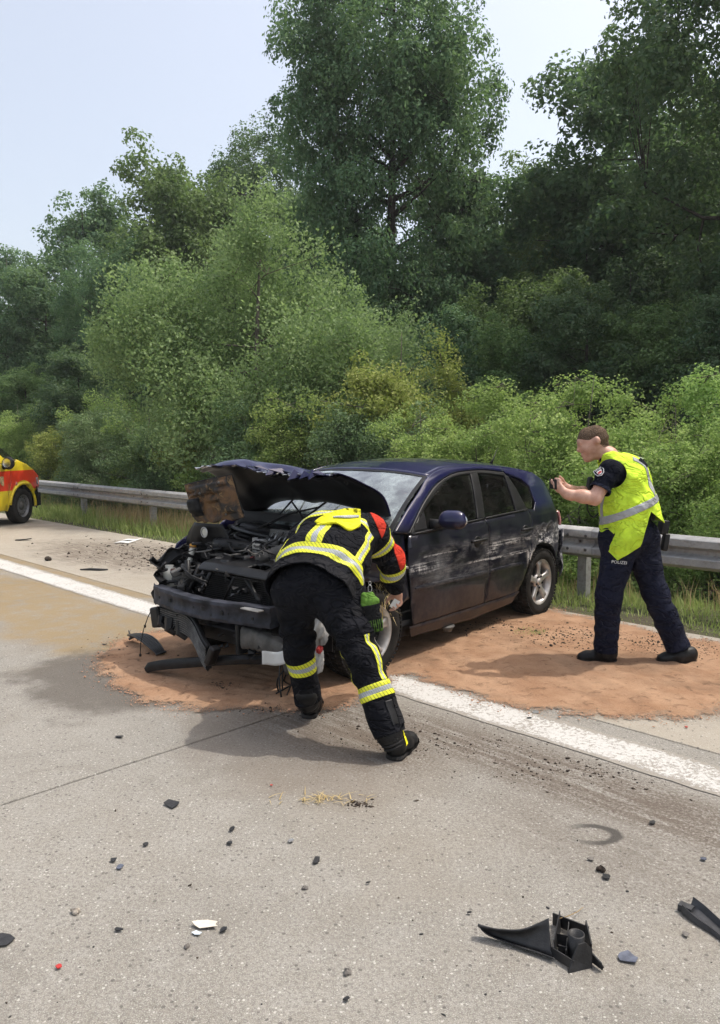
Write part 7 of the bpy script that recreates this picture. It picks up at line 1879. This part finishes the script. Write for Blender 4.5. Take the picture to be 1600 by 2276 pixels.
D = [(383, 1790, .085, .07, MAT_SHARD, 'pointed black plastic shard, largest of those below the slab joint'), (515, 1846, .022, .05, MAT_SHARD, 'upper of two small black splinters below the fallen grass tuft'), (511, 1877, .028, .03, MAT_SHARD, 'lower of two small black splinters below the fallen grass tuft'), (323, 1880, .022, .03, MAT_SHARD, 'tiny black triangle between the pointed shard and a blue grey chip'),
     (253, 1914, .026, .03, MAT_SHARD, 'small black fragment touching a blue grey chip'), (267, 1930, .030, .028, MAT_BLUESH, 'small blue grey chip under a black fragment'), (264, 2070, .030, .022, MAT_SHARD, 'black chip between the pale stone and the cream film'), (496, 2070, .028, .030, MAT_SHARD, 'black chip beside the pale blue card'), (703, 1915, .030, .060, MAT_SHARD, 'upright black splinter in the middle of the concrete'),
     (1450, 1831, .030, .035, MAT_SHARD, 'dark chip above the curved tyre smudge'), (1348, 1952, .035, .035, MAT_SHARD, 'black chip leaning on the soil lump'), (1313, 1912, .03, .025, MAT_DSTONE, 'grey chip above the soil lump'), (1563, 1912, .030, .025, MAT_BLUESH, 'blue grey chip near the frame edge under the white line'), (1043, 2032, .022, .014, MAT_SHARD, 'dark chip above the tip of the broken bumper bracket'), (1524, 2080, .022, .03, MAT_DSTONE, 'curved grey crumb under the grey trim strip'),
     (1395, 2133, .065, .055, MAT_BLUESH, 'flat blue grey paint chip beside the broken bumper bracket'), (-4, 2096, .10, .08, MAT_SHARD, 'black shard cut off by the frame edge'), (264, 1640, .055, .03, MAT_SHARD, 'black crumb above the slab joint, apart from the others'), (130, 2152, .024, .022, MAT_RED, 'red plastic chip on the bare concrete'), (603, 1748, .016, .012, MAT_RED, 'tiny red chip above the fallen grass tuft'), (770, 2225, .022, .016, MAT_SHARD, 'small black chip closest to the bottom edge'), (1190, 1585, .045, .045, MAT_ALLOY, 'silvery chip lying on the white line by the sand'), (1176, 1598, .030, .02, MAT_SHARD, 'black crumb beside the silvery chip on the white line'), (1525, 1618, .03, .02, MAT_RED, 'red crumb on the shoulder concrete beyond the white line'),
     (232, 1434, .045, .03, MAT_SHARD, 'black crumb at the far tip of the orange sand'), (370, 1246, .06, .03, MAT_SHARD, 'dark flake in the soil patch on the shoulder'), (645, 1872, .035, .025, MAT_ALLOY, 'thin clear flake right of the small black splinters'), (818, 1965, .018, .012, MAT_SHARD, 'black speck right of the upright splinter')]
for i, (px, py, w, h, mt, lab) in enumerate(D): shard('plastic_shard' if mt in (MAT_SHARD, MAT_RED) else 'debris_chip', px, py, w, h, mt, 100 + i, lab, 'fragment')
shard('black_fragment', 52, 1201, .30, .12, MAT_SHARD, 301, 'flat black fragment on the shoulder ahead of the ambulance wheel', 'fragment', .1, .012)
stone(168, 2030, .016, MAT_STONE, 2, 'pale crumbly stone above the red chip'); stone(772, 2164, .014, MAT_DSTONE, 4, 'rounded grey pebble left of the bumper bracket'); stone(415, 2106, .010, MAT_DSTONE, 6, 'brown crumb under the pale blue card'); stone(677, 1976, .011, MAT_DSTONE, 9, 'brown crumb below the upright splinter'); stone(1336, 1936, .018, MAT_CLOD, 11, 'lump of dark soil under the curved tyre smudge'); stone(107, 1246, .05, MAT_CLOD, 12, 'clod of soil on the shoulder by the yellow stained edge')
shard('plastic_film', 455, 2058, .105, .045, MAT_FILM, 400, 'torn cream plastic film strip', 'film', .5, .0012); shard('paper_card', 437, 2077, .042, .020, MAT_PALEBL, 401, 'small pale blue card under the cream film', 'card', .02, .001)
c = gnd(208, 1268); b = MB(); b.tube([(c[0] - .17, c[1] - .0, .012), (c[0] - .05, c[1] + .01, .016), (c[0] + .08, c[1] - .01, .012), (c[0] + .18, c[1] + .0, .014)], [.008, .016, .018, .008], 7); o = b.build('rubber_strip', MAT_SHARD, None, True); tag(o, 'long thin black rubber strip on the shoulder', 'strip')
for (px, py, lab) in ((278, 1206, 'nearer of two white papers lying on the shoulder'), (293, 1201, 'farther of two white papers lying on the shoulder')):
    c = gnd(px, py); b = MB(); b.grid(lambda a, q: (c[0] + (a - .5) * .24 + (q - .5) * .08, c[1] + (q - .5) * .22, .008 + .012 * math.sin(3 * a + 2 * q) ** 2), 5, 5); o = b.build('paper_sheet', MAT_PAPER, None, True); solid(o, .001); tag(o, lab, 'paper')
# ribbed grille piece lying left of the hanging spoiler
g0, g1 = gnd(292, 1428), gnd(358, 1462); ax_ = nv(g1 - g0); pr2 = np.array([-ax_[1], ax_[0], 0]); b = MB(); L_ = np.linalg.norm(g1 - g0)
for i in range(6): 
    o_ = (i - 2.5) * .022; b.tube([tuple(g0 + ax_ * (L_ * k / 6) + pr2 * o_ * (.5 + .5 * math.sin(k / 6 * 3.1)) + np.array([0, 0, .035 + .045 * math.sin(k / 6 * 3.14) - .0 * i + .03 * (1 - k / 6)])) for k in range(7)], .008, 6)
for k in (0, .33, .66, 1.0): p = g0 + ax_ * L_ * k; b.tube([tuple(p - pr2 * .05 * (.4 + k * .4) + np.array([0, 0, .03 + .04 * math.sin(k * 3.1)])), tuple(p + pr2 * .05 * (.4 + k * .4) + np.array([0, 0, .04 + .04 * math.sin(k * 3.1)]))], .009, 6)
b.tube([tuple(g0 + [0, 0, .03]), tuple(g0 - ax_ * .05 + [0, 0, .09])], [.012, .004], 6)
o = b.build('grille_fragment', MAT_SHARD, None, True); tag(o, 'ribbed black grille fragment on the sand before the bent intercooler', 'fragment')
# white card leaning under the duct, crumpled white liner behind the leg
c = at(609, 1463, 4.50); b = MB(); b.grid(lambda a, q: (c[0] + (a - .5) * .145, c[1] + .02 * math.sin(4 * a), c[2] + (q - .5) * .085 + .01 * math.sin(5 * a + 2) + .012 * (a - .5)), 9, 6); o = b.build('white_card', MAT_PAPER, None, True); solid(o, .002); tag(o, 'stiff white card sticking out under the car front beside the firefighter’s leg', 'card')
def crumple_bag(name, c, r, seed, mat, lab):
    def fn(a, q):
        th, ph = a * math.pi, q * 6.283; k = 1 + .20 * math.sin(3 * ph + seed) * math.sin(2 * th) + .13 * math.sin(7 * ph + 6 * th + seed) + .07 * math.sin(15 * ph - 9 * th)
        return (c[0] + r[0] * k * math.sin(th) * math.cos(ph), c[1] + r[1] * k * math.sin(th) * math.sin(ph), c[2] + r[2] * k * math.cos(th))
    o = MB().grid(fn, 20, 34).build(name, mat); auto_smooth(o, 40); tag(o, lab, 'sheet'); return o
MAT_LINER = simple('dirty_white_sheet', (0.46, 0.45, 0.43), .7, 0, .3, 14, .4, 25)
crumple_bag('crumpled_sheet', at(712, 1400, 4.52), (.055, .05, .085), 1, MAT_LINER, 'crumpled dirty white sheet wedged before the front wheel'); crumple_bag('crumpled_sheet', at(708, 1466, 4.50), (.03, .03, .075), 3, MAT_LINER, 'narrow crumpled white sheet hanging below the wedged one'); crumple_bag('red_cloth', at(710, 1444, 4.48), (.020, .02, .022), 2, MAT_RED, 'small red scrap between the two crumpled sheets')
# broken bumper bracket in the foreground
BR = empty('bumper_bracket', tuple(gnd(1210, 2120)), 0, 'broken black bumper bracket with a round socket lying on the concrete', 'car part')
bo = np.array(BR.location)
def G(px, py, z=0.0): return gnd(px, py, z) - bo
# curved blade
b = MB(); n = 18
lowp = [G(1065, 2060, .035), G(1085, 2078, .008), G(1140, 2098, .004), G(1200, 2118, .004), G(1228, 2130, .004)]; topp = [G(1062, 2058, .045), G(1110, 2066, .050), G(1160, 2066, .062), G(1200, 2050, .080), G(1220, 2040, .095)]
b.grid(lambda a, q: tuple(crom(lowp, a) * (1 - q) + crom(topp, a) * q + np.array([0, .012 * math.sin(q * 3.14), 0])), n, 7); o = b.build('blade', MAT_SHARD, BR, True); solid(o, .005, 0)
b = MB(); b.grid(lambda a, q: tuple(crom(lowp, .08 + .92 * a) * (1 - q) + (crom(topp, .08 + .92 * a) * .15 + crom(lowp, .08 + .92 * a) * .85 + np.array([.0, -.030 * math.sin(1.5 * a), .0])) * q), n, 3); o = b.build('lower_lip', MAT_SHARD, BR, True); solid(o, .004, 0)
b = MB(); cs = G(1280, 2105, .03); b.lathe([(.024, -.03), (.026, .045), (.021, .046), (.019, .0), (.001, -.005)], 26, 'z', tuple(cs)); b.build('socket', MAT_SHARD, BR, True)
b = MB()
for (p, q, w, h) in (((1228, 2056), (1308, 2088), .004, .042), ((1225, 2126), (1275, 2158), .004, .030), ((1235, 2105), (1300, 2120), .003, .045), ((1245, 2060), (1232, 2128), .003, .055), ((1300, 2085), (1312, 2140), .004, .060), ((1262, 2075), (1256, 2140), .003, .04), ((1280, 2130), (1240, 2120), .003, .03)):
    a_, c_ = G(*p), G(*q); d = c_ - a_; L_ = np.linalg.norm(d); mid = (a_ + c_) / 2 + np.array([0, 0, h / 2 + .002]); b.box(tuple(mid), (L_, w, h), Matrix.Rotation(math.atan2(d[1], d[0]), 3, 'Z') @ Matrix.Rotation(.12 * math.sin(p[0]), 3, 'X'))
b.build('rib', MAT_SHARD, BR)
b = MB(); a0, a1 = G(1262, 2162), G(1315, 2150); d = a1 - a0
b.add([tuple(a0), tuple(a1), tuple(a1 + [.002, .01, .055]), tuple(a0 + d * .75 + [0, .01, .078]), tuple(a0 + d * .45 + [0, .012, .076]), tuple(a0 + d * .2 + [0, .01, .035])], [(0, 1, 2, 3, 4, 5)]); o = b.build('end_plate', MAT_SHARD, BR); solid(o, .006, 0)
b = MB(); b.grid(lambda a, q: tuple(G(1312, 2140) * (1 - a) + G(1338, 2160) * a + np.array([.004 * math.sin(5 * q), .0, .006 + .036 * q * (1 - .35 * a)])), 6, 4); o = b.build('tab', MAT_SHARD, BR, True); solid(o, .005, 0)
b = MB(); b.tube([tuple(G(1240, 2042, .05)), tuple(G(1262, 2036, .03)), tuple(G(1284, 2026, .015)), tuple(G(1296, 2016, .01))], [.0012, .0015, .0015, .0008], 5); o = b.build('straw', MAT_DRY, None, True); o.location = bo; tag(o, 'dry straw leaning on the broken bumper bracket', 'straw')
# grey trim strip at the right frame edge
p0, p1 = gnd(1528, 2026), gnd(1620, 2092); d = nv(p1 - p0); pr3 = np.array([-d[1], d[0], 0]); b = MB(); V = []
for i in range(16):
    k = i / 15; p = p0 + (p1 - p0) * k; tw = .02 * math.sin(3 * k)
    for (o_, zz) in ((-.030, .004), (-.026, .018), (-.005, .010), (.016, .012), (.024, .034), (.029, .030), (.020, .003)): V.append(tuple(p + pr3 * o_ * (1 + .15 * math.sin(6 * k)) + np.array([0, 0, zz + (.014 * (1 - k) ** 2 if zz > .01 else 0)])))
b.add(V, [(i * 7 + j, (i + 1) * 7 + j, (i + 1) * 7 + (j + 1) % 7, i * 7 + (j + 1) % 7) for i in range(15) for j in range(7)]); b.add(V[:7], [tuple(range(7))]); b.add(V[-7:], [tuple(range(6, -1, -1))])
q0, q1 = gnd(1516, 2018), gnd(1532, 2036); b.box(tuple((q0 + q1) / 2 + [0, 0, .014]), (.045, .03, .022), Matrix.Rotation(math.atan2(d[1], d[0]) + .4, 3, 'Z'))
o = b.build('trim_strip', simple('dark_grey_trim', (0.035, 0.036, 0.040), .5, 0, .3, 30, .2, 80)); fix_normals(o); auto_smooth(o, 40); tag(o, 'dark grey trim strip running out of the right frame edge', 'trim')

HAZE_D = 0.0008
# ============================================================ summer haze
hz = MB().box((0, 0, 9.1), (720, 720, 21.8)).build('haze', None); hz['kind'] = 'stuff'; hz['label'] = 'thin pale summer haze filling the air over road and wood'; hz['category'] = 'haze'
hm = bpy.data.materials.new('thin_haze'); hm.use_nodes = True; ht = hm.node_tree; ht.nodes.clear(); ho = ht.nodes.new('ShaderNodeOutputMaterial'); hv = ht.nodes.new('ShaderNodeVolumePrincipled'); hv.inputs['Color'].default_value = (0.92, 0.96, 1.0, 1); hv.inputs['Density'].default_value = HAZE_D; hv.inputs['Anisotropy'].default_value = 0.2; ht.links.new(hv.outputs[0], ho.inputs['Volume']); hz.data.materials.append(hm)
